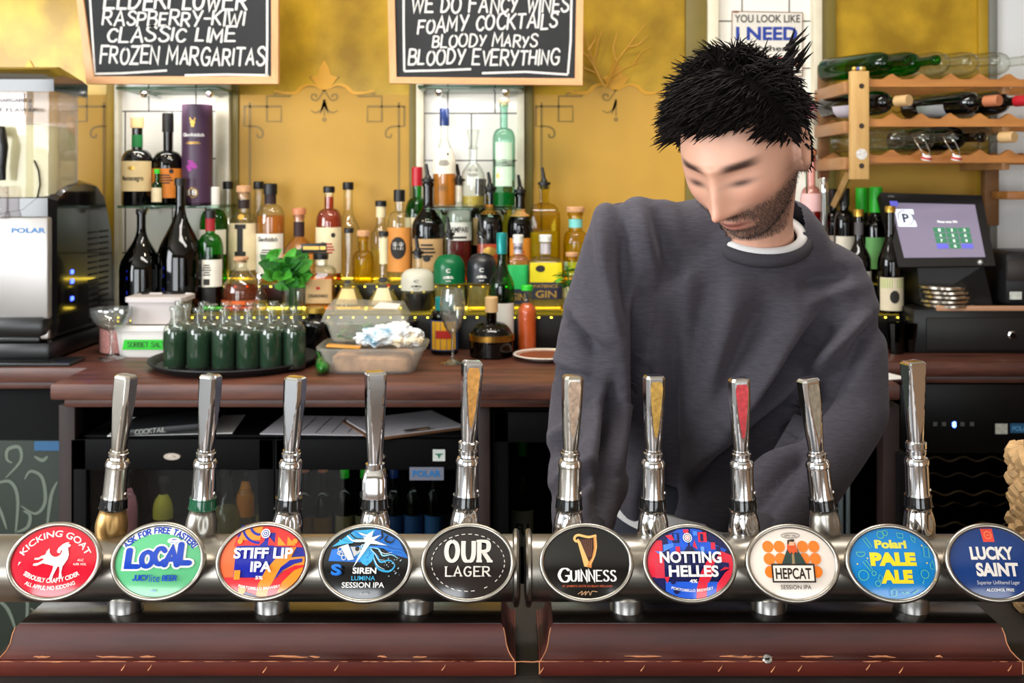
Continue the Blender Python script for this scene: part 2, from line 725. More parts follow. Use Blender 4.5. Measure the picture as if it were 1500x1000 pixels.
struct(boxes('floor', [((-3, -3.2, -.05), (3, 3.5, 0))], m_floor))
struct(boxes('ceiling', [((-3, -3.2, 3.0), (3, 3.5, 3.05))], M('ceiling paint', (225, 220, 205), .8)))
struct(boxes('wall_back', [((-3, YW + .02, 0), (3, YW + .15, 3.0))], m_plaster))
struct(boxes('wall_left', [((-3.1, -3.2, 0), (-3, -.6, 3)), ((-3.1, 1.2, 0), (-3, 3.5, 3)), ((-3.1, -.6, 0), (-3, 1.2, 1.1)), ((-3.1, -.6, 2.65), (-3, 1.2, 3))], M('pale grey wall paint', (186, 190, 192), .7)))
struct(boxes('wall_right', [((3, -3.2, 0), (3.1, 3.5, 3))], M('warm brown wall paint', (150, 116, 84), .7)))
struct(boxes('wall_front', [((-3, -3.2, 0), (-2.8, -3.05, 3)), ((-.3, -3.2, 0), (.9, -3.05, 3)), ((2.8, -3.2, 0), (3, -3.05, 3)),
                            ((-2.8, -3.2, 0), (-.3, -3.05, .35)), ((.9, -3.2, 0), (2.8, -3.05, .35)),
                            ((-2.8, -3.2, 2.2), (-.3, -3.05, 3)), ((.9, -3.2, 2.2), (2.8, -3.05, 3))], M('cream wall paint', (176, 164, 146), .7)))


def window(n, x0, x1, z0, z1, y):
    t = thing('window_%d' % n, 'street window', 'window')
    for k in ('label', 'category'):
        del t[k]
    struct(t)
    w = .06
    fr = boxes('window_frame', [((x0, y - .04, z0), (x0 + w, y + .04, z1)), ((x1 - w, y - .04, z0), (x1, y + .04, z1)),
                                ((x0, y - .04, z0), (x1, y + .04, z0 + w)), ((x0, y - .04, z1 - w), (x1, y + .04, z1)),
                                (((x0 + x1) / 2 - .03, y - .03, z0), ((x0 + x1) / 2 + .03, y + .03, z1)),
                                ((x0, y - .03, z0 + (z1 - z0) * .68), (x1, y + .03, z0 + (z1 - z0) * .68 + .05))], M('window paint', (60, 55, 50), .5), t)
    boxes('window_pane', [((x0, y - .003, z0), (x1, y + .003, z1))], glass('window glass', (250, 252, 252), (240, 244, 244)), t)


window(1, -2.8, -.3, .35, 2.2, -3.12)
window(2, .9, 2.8, .35, 2.2, -3.12)


# ---- square white tiles in running bond with dark joints
def tile_mat():
    m, nt, b = new_mat('white square tiles')
    tc = nt.nodes.new('ShaderNodeTexCoord')
    mp = nt.nodes.new('ShaderNodeMapping')
    mp.inputs['Rotation'].default_value = (PI / 2, 0, 0)
    nt.links.new(tc.outputs['Object'], mp.inputs['Vector'])
    br = nt.nodes.new('ShaderNodeTexBrick')
    br.inputs['Scale'].default_value = 1.0
    br.inputs['Brick Width'].default_value = .152
    br.inputs['Row Height'].default_value = .152
    br.inputs['Mortar Size'].default_value = .0022
    br.inputs['Mortar Smooth'].default_value = .1
    br.inputs['Color1'].default_value = lin((242, 239, 230))
    br.inputs['Color2'].default_value = lin((238, 234, 224))
    br.inputs['Mortar'].default_value = lin((62, 56, 50))
    nt.links.new(mp.outputs[0], br.inputs['Vector'])
    nt.links.new(br.outputs['Color'], b.inputs['Base Color'])
    b.inputs['Roughness'].default_value = .16
    bp = nt.nodes.new('ShaderNodeBump')
    bp.inputs['Strength'].default_value = .4
    bp.inputs['Distance'].default_value = .003
    bp.invert = True
    nt.links.new(br.outputs['Fac'], bp.inputs['Height'])
    nt.links.new(bp.outputs['Normal'], b.inputs['Normal'])
    return m


m_tile = tile_mat()
ZTOP = 2.45


def tiles(nm, x0, x1, jx, jz):
    """tile face whose joints cross at (jx, jz)"""
    b = MB()
    b.box(((x0 + x1) / 2 - jx, 0, (ZT + ZTOP) / 2 - jz), (x1 - x0, .02, ZTOP - ZT))
    return struct(b.build(nm, m_tile, None, (jx, YW + .01, jz), smooth=False))


tiles('wall_back_tiles', X_(176, YW), X_(324, YW), X_(218, YW), Z_(163, YW))
tiles('wall_back_tiles', X_(620, YW), X_(768, YW), X_(656, YW), Z_(166, YW))
tiles('wall_back_tiles', X_(1038, YW), X_(1194, YW), X_(1087, YW), Z_(31, YW))
struct(boxes('wall_back_paint', [((X_(1452, YW), YW - .01, ZT), (2.9, YW + .02, ZTOP))], m_whitewall))
n_ = 1
for a_, b_, d_, mt_ in ((159, 173, .02, m_ochre), (173, 179, .035, m_creamtrim), (318, 323, .02, m_creamtrim), (323, 340, .035, m_creamtrim), (340, 351, .015, m_olive),
                        (600, 611, .015, m_olive), (611, 622, .035, m_creamtrim), (757, 768, .03, m_creamtrim), (768, 781, .015, m_olive),
                        (1003, 1034, .02, m_olive), (1034, 1050, .035, m_creamtrim), (1187, 1200, .035, m_creamtrim), (1200, 1222, .02, m_olive),
                        (1430, 1444, .02, m_ochre), (1444, 1455, .03, M('grey paint', (120, 122, 116), .5))):
    struct(boxes('trim_%d' % n_, [((X_(a_, YW), YW - d_, ZT), (X_(b_, YW), YW + .019, ZTOP))], mt_, None, .003))
    n_ += 1

# ---- gold painted mirrors with an etched ornament


def mirror_mat():
    m, nt, b = new_mat('old gold tinted mirror')
    tc = nt.nodes.new('ShaderNodeTexCoord')
    nz = nt.nodes.new('ShaderNodeTexNoise')
    nz.inputs['Scale'].default_value = 7
    nz.inputs['Detail'].default_value = 6
    nt.links.new(tc.outputs['Object'], nz.inputs['Vector'])
    rp = nt.nodes.new('ShaderNodeValToRGB')
    rp.color_ramp.elements[0].position = .36
    rp.color_ramp.elements[0].color = lin((150, 118, 36))
    rp.color_ramp.elements[1].position = .66
    rp.color_ramp.elements[1].color = lin((196, 158, 46))
    nt.links.new(nz.outputs['Fac'], rp.inputs['Fac'])
    nt.links.new(rp.outputs[0], b.inputs['Base Color'])
    b.inputs['Metallic'].default_value = .1
    b.inputs['Specular IOR Level'].default_value = .3
    b.inputs['Roughness'].default_value = .2
    return m


m_mirror = mirror_mat()
m_gold = M('frosted gold paint', (186, 144, 58), .45, spec=.3, var=.1, vscale=4)
m_etch = M('etched line', (134, 104, 28), .4)
m_leafgold = M('gilded leaf', (196, 142, 28), .3, metal=.2)

SCALLOP = [(-107, 139), (-66, 139), (-50, 139), (-43, 134), (-36, 129), (-27, 126), (-17, 126), (-9, 129), (0, 134)]


def mirror_panel(cx, x0, x1, label, orn=True, right=True, left=True):
    Y = YW - .004
    t = thing('wall_mirror', label, 'mirror', (X_((x0 + x1) / 2, YW), YW, ZT), group='gold painted mirrors along the back wall')
    o = Vector((X_((x0 + x1) / 2, YW), YW, ZT))

    def put(name, mb, mt):
        ob = mb.build(name, mt, t, smooth=False)
        ob.matrix_parent_inverse = Matrix.Translation(-o)
        return ob
    b = MB()
    b.box(((X_(x0, YW) + X_(x1, YW)) / 2, YW + .009, (ZT + ZTOP) / 2), (X_(x1, YW) - X_(x0, YW), .02, ZTOP - ZT))
    put('mirror_glass', b, m_mirror)
    fn = lambda u, v: Vector((X_(u, YW), Y, Z_(v, YW)))
    sc = SCALLOP + [(-a, c) for a, c in reversed(SCALLOP[:-1])]
    top = [(cx + a, c) for a, c in sc]
    poly = [p for p in ([(x0, 139)] + [q for q in top if x0 < q[0] < x1] + [(x1, 139)])] + [(x1, 486), (x0, 486)]
    b = MB()
    n = len(poly)
    pf = [fn(*p) for p in poly]
    b.add(pf + [p + Vector((0, .003, 0)) for p in pf], [tuple(range(n))] + [(i, (i + 1) % n, n + (i + 1) % n, n + i) for i in range(n)])
    put('frosted_layer', b, m_gold)
    b = MB()
    f2 = lambda u, v: Vector((X_(u, YW), Y - .0012, Z_(v, YW)))

    def line(pts, w=3.3, closed=False, taper=None):
        drape(b, *ribbon([(p[0], p[1]) for p in pts], w, closed, taper), f2)
    sides = ([-1] if left else []) + ([1] if right else [])
    for s in sides:
        g = lambda L: [(cx + s * a, c) for a, c in L]
        line(g([(117, 156), (63, 156), (63, 178), (84, 178), (84, 141), (49, 141)]))
        line(g([(117, 154.8), (117, 185), (103, 185)]))
        line(g(catmull([(103, 185), (95, 187), (90, 193), (91, 200), (97, 201), (98, 196)], 5)), 3)
        line(g([(109, 150), (109, 440)]))
        if orn:
            line(g(catmull([(74, 139), (60, 134), (48, 139), (36, 131), (22, 126), (8, 129), (0, 133)], 5)), 2.2)
            line(g(catmull([(0, 132), (5, 140), (11, 147), (18, 145), (18, 139), (12, 139), (12, 143)], 5)), 2.6)
            line(g(catmull([(0, 150), (4, 160), (12, 165), (20, 162)], 5)), 4, taper=lambda q: 1 - .6 * q)
            line(g(catmull([(0, 146), (3, 158), (6, 167)], 5)), 4, taper=lambda q: 1 - .6 * q)
            line(g(catmull([(0, 131), (8, 124), (13, 114), (22, 113)], 5)), 7, taper=lambda q: 1 - .75 * q)
    if orn:
        line([(cx, 146), (cx, 170)], 2.5)
        drape(b, *disc(cx, 175, 3.4), f2)
    put('etched_ornament', b, m_etch)
    if orn:
        b = MB()
        leaf = [(0, 88), (-7, 100), (-9, 110), (-20, 113), (-15, 120), (-9, 129), (0, 132)]
        pl = [(cx + a, c) for a, c in leaf] + [(cx - a, c) for a, c in reversed(leaf[1:-1])]
        drape(b, pl, [tuple(range(len(pl)))], lambda u, v: Vector((X_(u, YW), Y - .002, Z_(v, YW))))
        for s in (-1, 1):
            pl = [(cx + s * a, c) for a, c in catmull([(3, 132), (18, 124), (32, 127), (42, 136), (58, 136), (74, 133)], 6)]
            drape(b, *ribbon(pl, 5, False, lambda q: 1 - .7 * abs(q - .5) * 2 + .1), lambda u, v: Vector((X_(u, YW), Y - .0016, Z_(v, YW))))
        put('gilded_leaves', b, m_leafgold)
    return t


mirror_panel(44, -420, 159, 'gold painted mirror panel behind the frozen drink machine', left=False)
mirror_panel(475.5, 351, 600, 'gold painted mirror with leaf ornament between the two chalkboards')
mirror_panel(902, 781, 1003, 'gold painted mirror with leaf ornament beside the bartender', right=False)
mirror_panel(1326, 1222, 1430, 'gold painted mirror panel behind the wooden wine rack')

# ================================================================= back counter
m_top = wood('varnished mahogany', (48, 22, 16), (104, 60, 45), .45, 10, (.15, 1, 1), .06)
m_darkwood = wood('dark cabinet wood', (26, 12, 9), (40, 20, 15), .65, 10, (1, 1, .12), .0)
YF, YL, YR = 2.44, 2.66, 2.74


def counter():
    xa, xb = X_(74, YF), X_(1318, YF)
    t = thing('bar_counter', 'dark mahogany worktop of the back bar, stepping forward in the middle', 'counter', (0, 2.9, 0))
    o = Vector((0, 2.9, 0))

    def add(nm, mb, mt):
        ob = mb.build(nm, mt, t)
        ob.matrix_parent_inverse = Matrix.Translation(-o)
    b = MB()
    h = .04
    outline = [(-2.9, YL), (xa - .005, YL), (xa, YF), (xb, YF), (xb + .005, YR), (2.9, YR), (2.9, YW - .04), (-2.9, YW - .04)]
    bm = bmesh.new()
    vs = [bm.verts.new((x, y, ZT - h)) for x, y in outline]
    f = bm.faces.new(vs)
    r = bmesh.ops.extrude_face_region(bm, geom=[f])
    for v in [g for g in r['geom'] if isinstance(g, bmesh.types.BMVert)]:
        v.co.z = ZT
    bmesh.ops.recalc_face_normals(bm, faces=bm.faces[:])
    ed = [e for e in bm.edges if abs(e.verts[0].co.z - e.verts[1].co.z) < 1e-6]
    bmesh.ops.bevel(bm, geom=ed, offset=.006, segments=2, affect='EDGES', profile=.5)
    b.bm(bm)
    add('worktop', b, m_top)
    b = MB()
    z0, z1 = ZT - .062, ZT - .0395
    for (x0, y0), (x1, y1) in (((-2.9, YL + .025), (xa + .02, YL + .05)), ((xa + .02, YF + .025), (xb - .02, YF + .05)), ((xb - .02, YR + .025), (2.9, YR + .05))):
        b.box(((x0 + x1) / 2, (y0 + y1) / 2, (z0 + z1) / 2), (x1 - x0, y1 - y0, z1 - z0), bev=.005)
    for x, y0, y1 in ((xa + .03, YF + .05, YL + .04), (xb - .03, YF + .05, YR + .04)):
        b.box((x, (y0 + y1) / 2, (z0 + z1) / 2), (.02, y1 - y0, z1 - z0), bev=.005)
    add('edge_moulding', b, m_top)
    for px, w in ((99, .04), (709, .03), (1305, .04)):
        b = MB()
        x = X_(px, YF + .06)
        b.box((x, YF + .08, (ZT - .062) / 2), (w, .05, ZT - .062), bev=.003)
        add('cabinet_post', b, m_darkwood)
    b = MB()
    b.box((0, YW - .06, (ZT - .04) / 2), (5.8, .02, ZT - .04))
    add('back_board', b, m_blackmatt)


counter()

# two black steps carrying the bottles, with a faint glow added to their tops
Z1, Z2 = ZC - .374, ZC - .30
m_stepglow = M('amber step top glow', (70, 58, 16), .15, emis=(255, 218, 50), estr=.12)
m_led = M('yellow led', (255, 235, 90), .3, emis=(255, 226, 60), estr=6)


def riser():
    xa, xb = X_(178, 3.0), X_(1320, 2.95)
    t = thing('bottle_step', 'black two-tier bottle step with lit edges on the back counter', 'shelf', ((xa + xb) / 2, 3.1, ZT))
    o = Vector(((xa + xb) / 2, 3.1, ZT))

    def add(nm, mb, mt):
        ob = mb.build(nm, mt, t)
        ob.matrix_parent_inverse = Matrix.Translation(-o)
    b = MB()
    b.box(((xa + xb) / 2, (2.95 + 3.26) / 2, (ZT + Z1 - .004) / 2), (xb - xa, 3.26 - 2.95, Z1 - .004 - ZT), bev=.003)
    b.box(((xa + xb) / 2, (3.10 + 3.26) / 2, (Z1 + Z2) / 2 - .004), (xb - xa, 3.26 - 3.10, Z2 - Z1), bev=.003)
    add('step_body', b, m_black)
    b = MB()
    b.box(((xa + xb) / 2, (2.955 + 3.097) / 2, Z1 - .002), (xb - xa - .01, 3.097 - 2.955, .004))
    b.box(((xa + xb) / 2, (3.105 + 3.255) / 2, Z2 - .002), (xb - xa - .01, 3.255 - 3.105, .004))
    add('glow_top', b, m_stepglow)
    b = MB()
    n = 64
    for k in range(n):
        x = xa + .01 + (xb - xa - .02) * k / (n - 1)
        b.box((x, 2.948, Z1 - .009), (.005, .004, .004), bev=.001)
        b.box((x + .012, 3.098, Z2 - .009), (.005, .004, .004), bev=.001)
    add('led_strip', b, m_led)
    for y_, z_ in ((3.092, Z1), (3.252, Z2)):  # glowing bars added behind the bottles to light them from the back
        b = MB()
        b.box(((xa + xb) / 2, y_, z_ + .002), (xb - xa - .02, .004, .004), bev=.001)
        add('added_light_bar', b, M('added yellow light bar', (255, 226, 110), .3, emis=(255, 220, 70), estr=6))


riser()

# glass shelves in the two tiled niches
m_shelf = glass('green edged shelf glass', (214, 236, 224), (40, 110, 84), .03)
m_chrome = M('chrome', (225, 226, 228), .08, metal=1.0)
m_steel = M('brushed steel', (190, 188, 184), .28, metal=1.0, bump=.05, bscale=120, stretch=(1, 1, .05))


def glass_shelf(px0, px1, py, lab, Y0=3.06):
    t = thing('glass_shelf', lab, 'shelf', (X_((px0 + px1) / 2, Y0), (Y0 + YW) / 2, Z_(py, Y0)), group='glass shelves in the tiled niches')
    w = X_(px1, Y0) - X_(px0, Y0)
    d = YW - .037 - Y0
    b = MB()
    b.box((0, 0, -.004), (w, d, .008), bev=.0015)
    b.build('glass_sheet', m_shelf, t)
    for s in (-1, 1):
        b = MB()
        b.lathe([(.013, 0), (.013, .004), (.009, .014), (.004, .018)], 16, R=Matrix.Rotation(PI, 3, 'X'), c=(s * w * .32, -d * .1, -.008))
        b.tube([(s * w * .32, -d * .1, -.014), (s * w * .32, d * .5 + .03, -.014)], .005)
        b.build('bracket', m_chrome, t)
    return t


glass_shelf(166, 320, 126, 'upper green glass shelf tucked under the first chalkboard')
glass_shelf(168, 318, 301, 'lower glass shelf holding the purple tube and dark bottles')
glass_shelf(611, 768, 124, 'upper green glass shelf under the wine and cocktail chalkboard')
glass_shelf(622, 764, 304, 'lower glass shelf holding the blue-capped brandy and the decanter')
# unseen lights added under the two upper shelves to brighten the tiles
for px_, py_, e_ in ((243, 126, .9), (690, 124, .4)):
    area_light('added_tile_light', (X_(px_, 3.1), 3.09, Z_(py_, 3.06) - .03), (X_(px_, 3.2), 3.28, Z_(py_ + 150, 3.2)), .3, .03, e_, (1, .96, .9))

# ================================================================= bottles
G = {
    'clear': glass('clear glass', (251, 253, 250), (184, 190, 178), .03, 1.4, .012),
    'pale': glass('pale pressed glass', (250, 253, 250), (196, 206, 196), .04, 1.6, .03),
    'green': glass('green glass', (70, 190, 84), (8, 84, 26)),
    'dgreen': glass('dark green glass', (20, 42, 22), (3, 8, 4)),
    'olive': glass('olive glass', (46, 44, 14), (10, 9, 3)),
    'brown': glass('brown glass', (70, 32, 10), (14, 6, 2)),
    'black': M('black glass', (8, 8, 9), .08, coat=.6),
    'aqua': glass('pale aqua glass', (196, 232, 216), (84, 150, 124)),
    'yellow': glass('pale yellow glass', (244, 236, 130), (190, 170, 40)),
    'pink': glass('pink tinted glass', (244, 205, 205), (190, 120, 120)),
    'frost': glass('frosted cream glass', (255, 252, 236), (240, 232, 204), .25, .5, .96),
    'teal': glass('frosted green glass', (20, 150, 92), (8, 90, 56), .25, .7, .7),
    'ink': M('frosted black glass', (22, 24, 30), .35, coat=.2),
}
L = {
    'whisky': glass('amber spirit', (246, 186, 66), (214, 130, 20), .05, .3, .3),
    'rum': glass('red amber spirit', (222, 118, 40), (160, 60, 10), .05, .3, .2),
    'straw': glass('straw spirit', (250, 236, 150), (226, 200, 80), .05, .3, .25),
    'lime': glass('yellow spirit', (238, 224, 30), (190, 170, 6), .05, .3, .35),
    'red': glass('red aperitif', (190, 40, 36), (110, 10, 12), .05, .3, .25),
    'dark': M('dark liqueur', (16, 9, 6), .2),
    'syrup': glass('dark green syrup', (8, 92, 40), (2, 44, 18), .05, .3, .55),
    'orange': M('orange juice', (206, 84, 22), .4),
    'greenliq': glass('green liqueur', (30, 190, 90), (6, 90, 40), .05, .3, .4),
    'cream': M('frozen lime slush', (216, 214, 158), .55, var=.04, vscale=6),
}
m_cork = M('cork', (196, 148, 108), .8, var=.2, vscale=90)
m_capblack = M('black cap', (18, 17, 17), .4)
m_caps = {'black': m_capblack, 'cork': m_cork, 'white': M('white cap', (232, 232, 226), .45), 'red': M('red foil', (178, 26, 40), .35),
          'blue': M('navy cap', (24, 48, 104), .3, coat=.4), 'gold': M('gold foil', (196, 158, 70), .3, metal=.8), 'teal': M('teal foil', (20, 130, 130), .3, metal=.3),
          'green': M('bright green foil', (40, 190, 40), .35), 'copper': M('copper cap', (190, 120, 84), .4), 'steel': m_chrome,
          'aqua': M('aqua capsule', (120, 200, 190), .4), 'tan': M('tan capsule', (206, 170, 120), .5), 'greenseal': M('dark green seal', (24, 92, 44), .4)}
m_ink = M('label ink', (34, 30, 28), .6)
m_inkgold = M('gold ink', (190, 150, 70), .35, metal=.6)
m_inkwhite = M('white ink', (236, 234, 228), .6)
m_inkred = M('red ink', (178, 40, 30), .6)
_lab = {}


def labmat(c):
    k = 'label paper %02x%02x%02x' % tuple(c)
    return M(k, c, .6, var=.05, vscale=40)


INK = {'ink': m_ink, 'gold': m_inkgold, 'white': m_inkwhite, 'red': m_inkred}


def bottle_profile(R, rn, H, hb, hs, style='round'):
    """outer profile of a bottle; hb shoulder start, hs shoulder end (fractions of H)"""
    p = [(0, .004), (R * .7, .002), (R * .93, 0), (R, .005)]
    b0, s1 = hb * H, hs * H
    p.append((R, b0))
    k = 9
    for i in range(1, k + 1):
        t = i / k
        if style == 'round':        # bold round shoulder
            r = rn + (R - rn) * math.sqrt(max(0, 1 - t ** 2.2)) if t < 1 else rn
        elif style == 'slope':      # long sloping shoulder
            r = rn + (R - rn) * (.5 + .5 * math.cos(PI * t)) ** 1.15
        elif style == 'bell':       # flared base narrowing to the neck
            r = rn + (R - rn) * (1 - t) ** 1.7
        else:                       # globe
            r = rn + (R - rn) * math.cos(PI / 2 * t)
        p.append((max(r, rn), b0 + (s1 - b0) * t))
    p += [(rn, H * .955), (rn * 1.18, H * .957), (rn * 1.2, H * .985), (rn * 1.08, H), (rn * .6, H)]
    return p


def radius_at(p, z):
    for (r0, z0), (r1, z1) in zip(p, p[1:]):
        if z0 <= z <= z1 and z1 > z0:
            return r0 + (r1 - r0) * (z - z0) / (z1 - z0)
    return p[-1][0]


def wrap_label(t, p, z0, z1, half, colr, name='label', sq=None, mt=None, off=.0008):
    b = MB()
    n, k = 14, 5
    for j in range(k + 1):
        z = z0 + (z1 - z0) * j / k
        r = radius_at(p, z) + off
        for i in range(n + 1):
            a = -PI / 2 + half * (2 * i / n - 1)
            q = 1.0 if not sq else (abs(math.cos(a)) ** sq + abs(math.sin(a)) ** sq) ** (-1 / sq)
            b.v.append((r * q * math.cos(a), r * q * math.sin(a), z))
    for j in range(k):
        for i in range(n):
            a = j * (n + 1) + i
            b.f.append((a, a + 1, a + n + 2, a + n + 1))
            b.m.append(0)
    return b.build(name, mt or labmat(colr), t)


def label_print(t, p, items, sq=None, parent=None):
    """items: (kind, z, width, height, ink, text/...)  on the front of the bottle"""
    groups = {}
    for it in items:
        groups.setdefault(it[4], []).append(it)
    for ink, its in groups.items():
        b = MB()

        def fn(u, v):
            r = radius_at(p, v) + .0016
            a = -PI / 2 + u / r
            q = 1.0 if not sq else (abs(math.cos(a)) ** sq + abs(math.sin(a)) ** sq) ** (-1 / sq)
            return Vector((r * q * math.cos(a), r * q * math.sin(a), v))
        for kind, z, w, h, _, arg in its:
            if kind == 'text':
                vs, fs = fit_text(arg, w, h, 'font', bold=.02)
                drape(b, [(x, y + z) for x, y in vs], fs, fn, 0, .006)
            elif kind == 'vtext':
                vs, fs = fit_text(arg, w, h, 'font', bold=.02)
                drape(b, [(-y + h / 2, x + z) for x, y in vs], fs, fn, 0, .006)
            elif kind == 'disc':
                vs, fs = disc(arg or 0, z, w / 2, h / 2, 20)
                drape(b, vs, fs, fn, 0, .008)
            elif kind == 'bar':
                drape(b, [(-w / 2, z), (w / 2, z), (w / 2, z + h), (-w / 2, z + h)], [(0, 1, 2, 3)], fn, 0, .008)
            elif kind == 'lines':
                for q in range(arg):
                    zz = z - q * h * 2
                    ww = w * (.7 + .3 * ((q * 7) % 3) / 2)
                    drape(b, [(-ww / 2, zz), (ww / 2, zz), (ww / 2, zz + h), (-ww / 2, zz + h)], [(0, 1, 2, 3)], fn, 0, .008)
        b.build('label_print', INK[ink], parent or t, smooth=False)


SPIRITS = 'spirit bottles on the lit step'


def bottle(px, ytop, wpx, Y, z, label, gl='clear', hb=.58, hs=.76, neck=.36, style='round', liq=None, lvl=.4, cap=('black', .07), lab=None, prn=None,
           pour=False, sq=None, group=SPIRITS, name='bottle', neckband=None, rot=(0, 0, 0), cat='bottle', x=None, H=None, seal=None, stopper=False):
    R = wpx / 2 / FP * Y
    rn = R * neck
    if H is None:
        H = Z_(ytop, Y) - z
        if pour:
            H -= .055
    ch = cap[1] * H if cap else 0
    Hg = H - ch * .35 if (cap and cap[0] in ('cork', 'copper')) else H
    t = thing(name, label, cat, (X_(px, Y) if x is None else x, Y, z), rot, group)
    p = bottle_profile(R, rn, Hg - .001, hb, hs, style)
    MB().lathe(p, 28, sq=sq).build('glass_body', G[gl], t)
    if liq:
        zz = lvl * Hg
        q = [(max(.0001, r * .93), max(zl, .006)) for r, zl in p[1:] if zl < zz and zl < Hg * .94]
        q = [(0.0001, .006)] + q + [(radius_at(p, zz) * .93, zz), (.0001, zz)]
        MB().lathe(q, 24, sq=sq).build('liquid', L[liq], t)
    if cap and not pour:
        cm = m_caps[cap[0]]
        if cap[0] in ('cork', 'copper'):
            MB().lathe([(rn * .95, Hg - ch * .5), (rn * .95, Hg), (rn * 1.35, Hg + .001), (rn * 1.38, Hg + ch * .5), (rn * 1.25, Hg + ch * .62), (0.0001, Hg + ch * .62)], 20).build('stopper', cm, t)
        else:
            MB().lathe([(rn * 1.12, H - ch), (rn * 1.24, H - ch), (rn * 1.24, H + .0005), (rn * 1.1, H + .003), (.0001, H + .003)], 20).build('cap', cm, t)
    if pour:
        b = MB()
        b.lathe([(rn * .9, Hg - .012), (rn * .9, Hg), (rn * 1.35, Hg + .001), (rn * 1.35, Hg + .009), (rn * .8, Hg + .011), (rn * .5, Hg + .02), (.0001, Hg + .02)], 16)
        b.tube([(0, 0, Hg + .01), (-.002, 0, Hg + .03), (-.006, 0, Hg + .055)], [.0065, .006, .0045], 10)
        b.build('pourer', m_capblack, t)
    if neckband:
        wrap_label(t, p, neckband[0] * Hg, neckband[1] * Hg, PI * .99, neckband[2], 'neck_band')
    if lab:
        for q in (lab if isinstance(lab, list) else [lab]):
            l0, l1, half, colr = q
            wrap_label(t, p, l0 * Hg, l1 * Hg, half, colr, 'label', sq)
    if prn:
        label_print(t, p, [(k, zf * Hg, w * R, h * Hg, ink, a if k != 'disc' else (a or 0) * R) for k, zf, w, h, ink, a in prn], sq)
    return t


CREAM, PAPER, TAN, ORANGE = (226, 208, 168), (228, 222, 208), (188, 152, 104), (214, 142, 66)
A, Bq = 3.15, 3.215        # two files on the upper step
# ---- back files on the upper step
bottle(313, 275, 40, 3.15, Z2, 'green wine-style bottle with white cap and pale label, half hidden by the red-capped green bottle', 'green', .6, .78, .36, 'round', cap=('white', .22), lab=(.3, .56, 1.3, PAPER))
bottle(334, 267, 29, 3.225, Z2, 'slim empty clear bottle with black cap, nearest the purple tube', 'clear', .5, .72, .42, 'slope')
bottle(357, 276, 41, 3.15, Z2, 'clear whisky bottle with cork top, pale label and brown crest', 'clear', .6, .78, .38, 'round', 'straw', .58, ('cork', .12), (.14, .66, 1.3, CREAM),
       [('bar', .33, .42, .3, 'ink', 0), ('bar', .3, .8, .05, 'ink', 0), ('bar', .6, .8, .05, 'ink', 0), ('disc', .73, .5, .06, 'gold', 0)], neckband=(.82, .92, (40, 24, 22)))
bottle(379, 267, 30, 3.225, Z2, 'clear bottle with black cap and yellowish spirit, directly behind the mint', 'clear', .5, .72, .42, 'slope', 'straw', .5)
bottle(396, 270, 41, 3.15, Z2, 'broad-shouldered bottle of amber whisky with black neck and white label', 'clear', .64, .8, .4, 'round', 'whisky', .68, ('black', .1), (.1, .5, 1.3, PAPER),
       [('text', .42, 1.5, .05, 'ink', 'Glenfiddich'), ('lines', .33, 1.1, .012, 'ink', 3)], neckband=(.8, .91, (40, 22, 26)))
bottle(438, 309, 44, 3.15, Z2, 'squat round whisky bottle with cork cap, behind the mint and the black tag', 'clear', .42, .68, .34, 'globe', 'whisky', .72, ('copper', .16), (.1, .42, 1.3, (226, 156, 70)), neckband=(.68, .9, (44, 22, 24)))
bottle(482, 274, 38, 3.15, Z2, 'red-amber rum bottle with black cap and cream label showing a bird', 'clear', .62, .78, .36, 'round', 'rum', .9, ('black', .06), (.1, .58, 1.35, CREAM),
       [('disc', .5, .35, .05, 'ink', .5), ('lines', .4, 1.2, .015, 'red', 4)])
bottle(510, 268, 34, 3.215, Z2, 'tall empty clear bottle with black cap against the gold mirror', 'clear', .5, .74, .38, 'slope')
bottle(532, 341, 30, 3.13, Z2, 'short yellow bottle with pale cork between the two bell-shaped bottles', 'yellow', .5, .7, .45, 'round', 'straw', .5, ('cork', .2))
bottle(558, 295, 30, 3.215, Z2, 'clear bottle with black cap and cream neck band, left of the bearded-face label', 'clear', .55, .74, .45, 'slope', 'straw', .4, ('black', .06), neckband=(.8, .94, CREAM))
bottle(585, 279, 36, 3.15, Z2, 'clear rum bottle with orange label printed with a round bearded face', 'clear', .62, .78, .38, 'round', 'straw', .35, ('black', .12), (.12, .6, 1.35, ORANGE),
       [('disc', .38, 1.35, .24, 'ink', 0), ('bar', .36, .8, .03, 'white', 0), ('disc', .42, .35, .05, 'white', -.25), ('disc', .42, .35, .05, 'white', .25)])
bottle(611, 246, 36, 3.225, Z2, 'bright green bottle with a long red capsule', 'green', .55, .74, .36, 'round', cap=('red', .16), lab=(.3, .56, 1.3, CREAM))
bottle(627, 240, 47, 3.14, Z2, 'large dark olive bottle with pourer and tan label', 'olive', .56, .8, .3, 'slope', 'dark', .5, None, (.12, .44, 1.2, TAN),
       [('lines', .37, 1.1, .018, 'ink', 4), ('disc', .25, .5, .07, 'ink', 0)], True)
bottle(648, 273, 22, 3.24, Z2, 'thin clear bottle with black cap behind the green frosted bottle', 'clear', .5, .7, .55, 'slope', 'straw', .45, ('black', .05))
bottle(672, 240, 38, 3.15, Z2, 'clear bottle with pourer, white label and dark red aperitif', 'clear', .62, .8, .36, 'round', 'red', .5, None, (.42, .6, 1.4, (216, 214, 206)),
       [('text', .5, 1.7, .06, 'ink', 'CAMPARI'), ('bar', .44, 1.4, .02, 'ink', 0)], True)
bottle(704, 263, 32, 3.225, Z2, 'brown bottle with large round black stopper and tan side label', 'brown', .58, .76, .4, 'round', None, .4, ('black', .14), (.35, .62, .7, TAN))
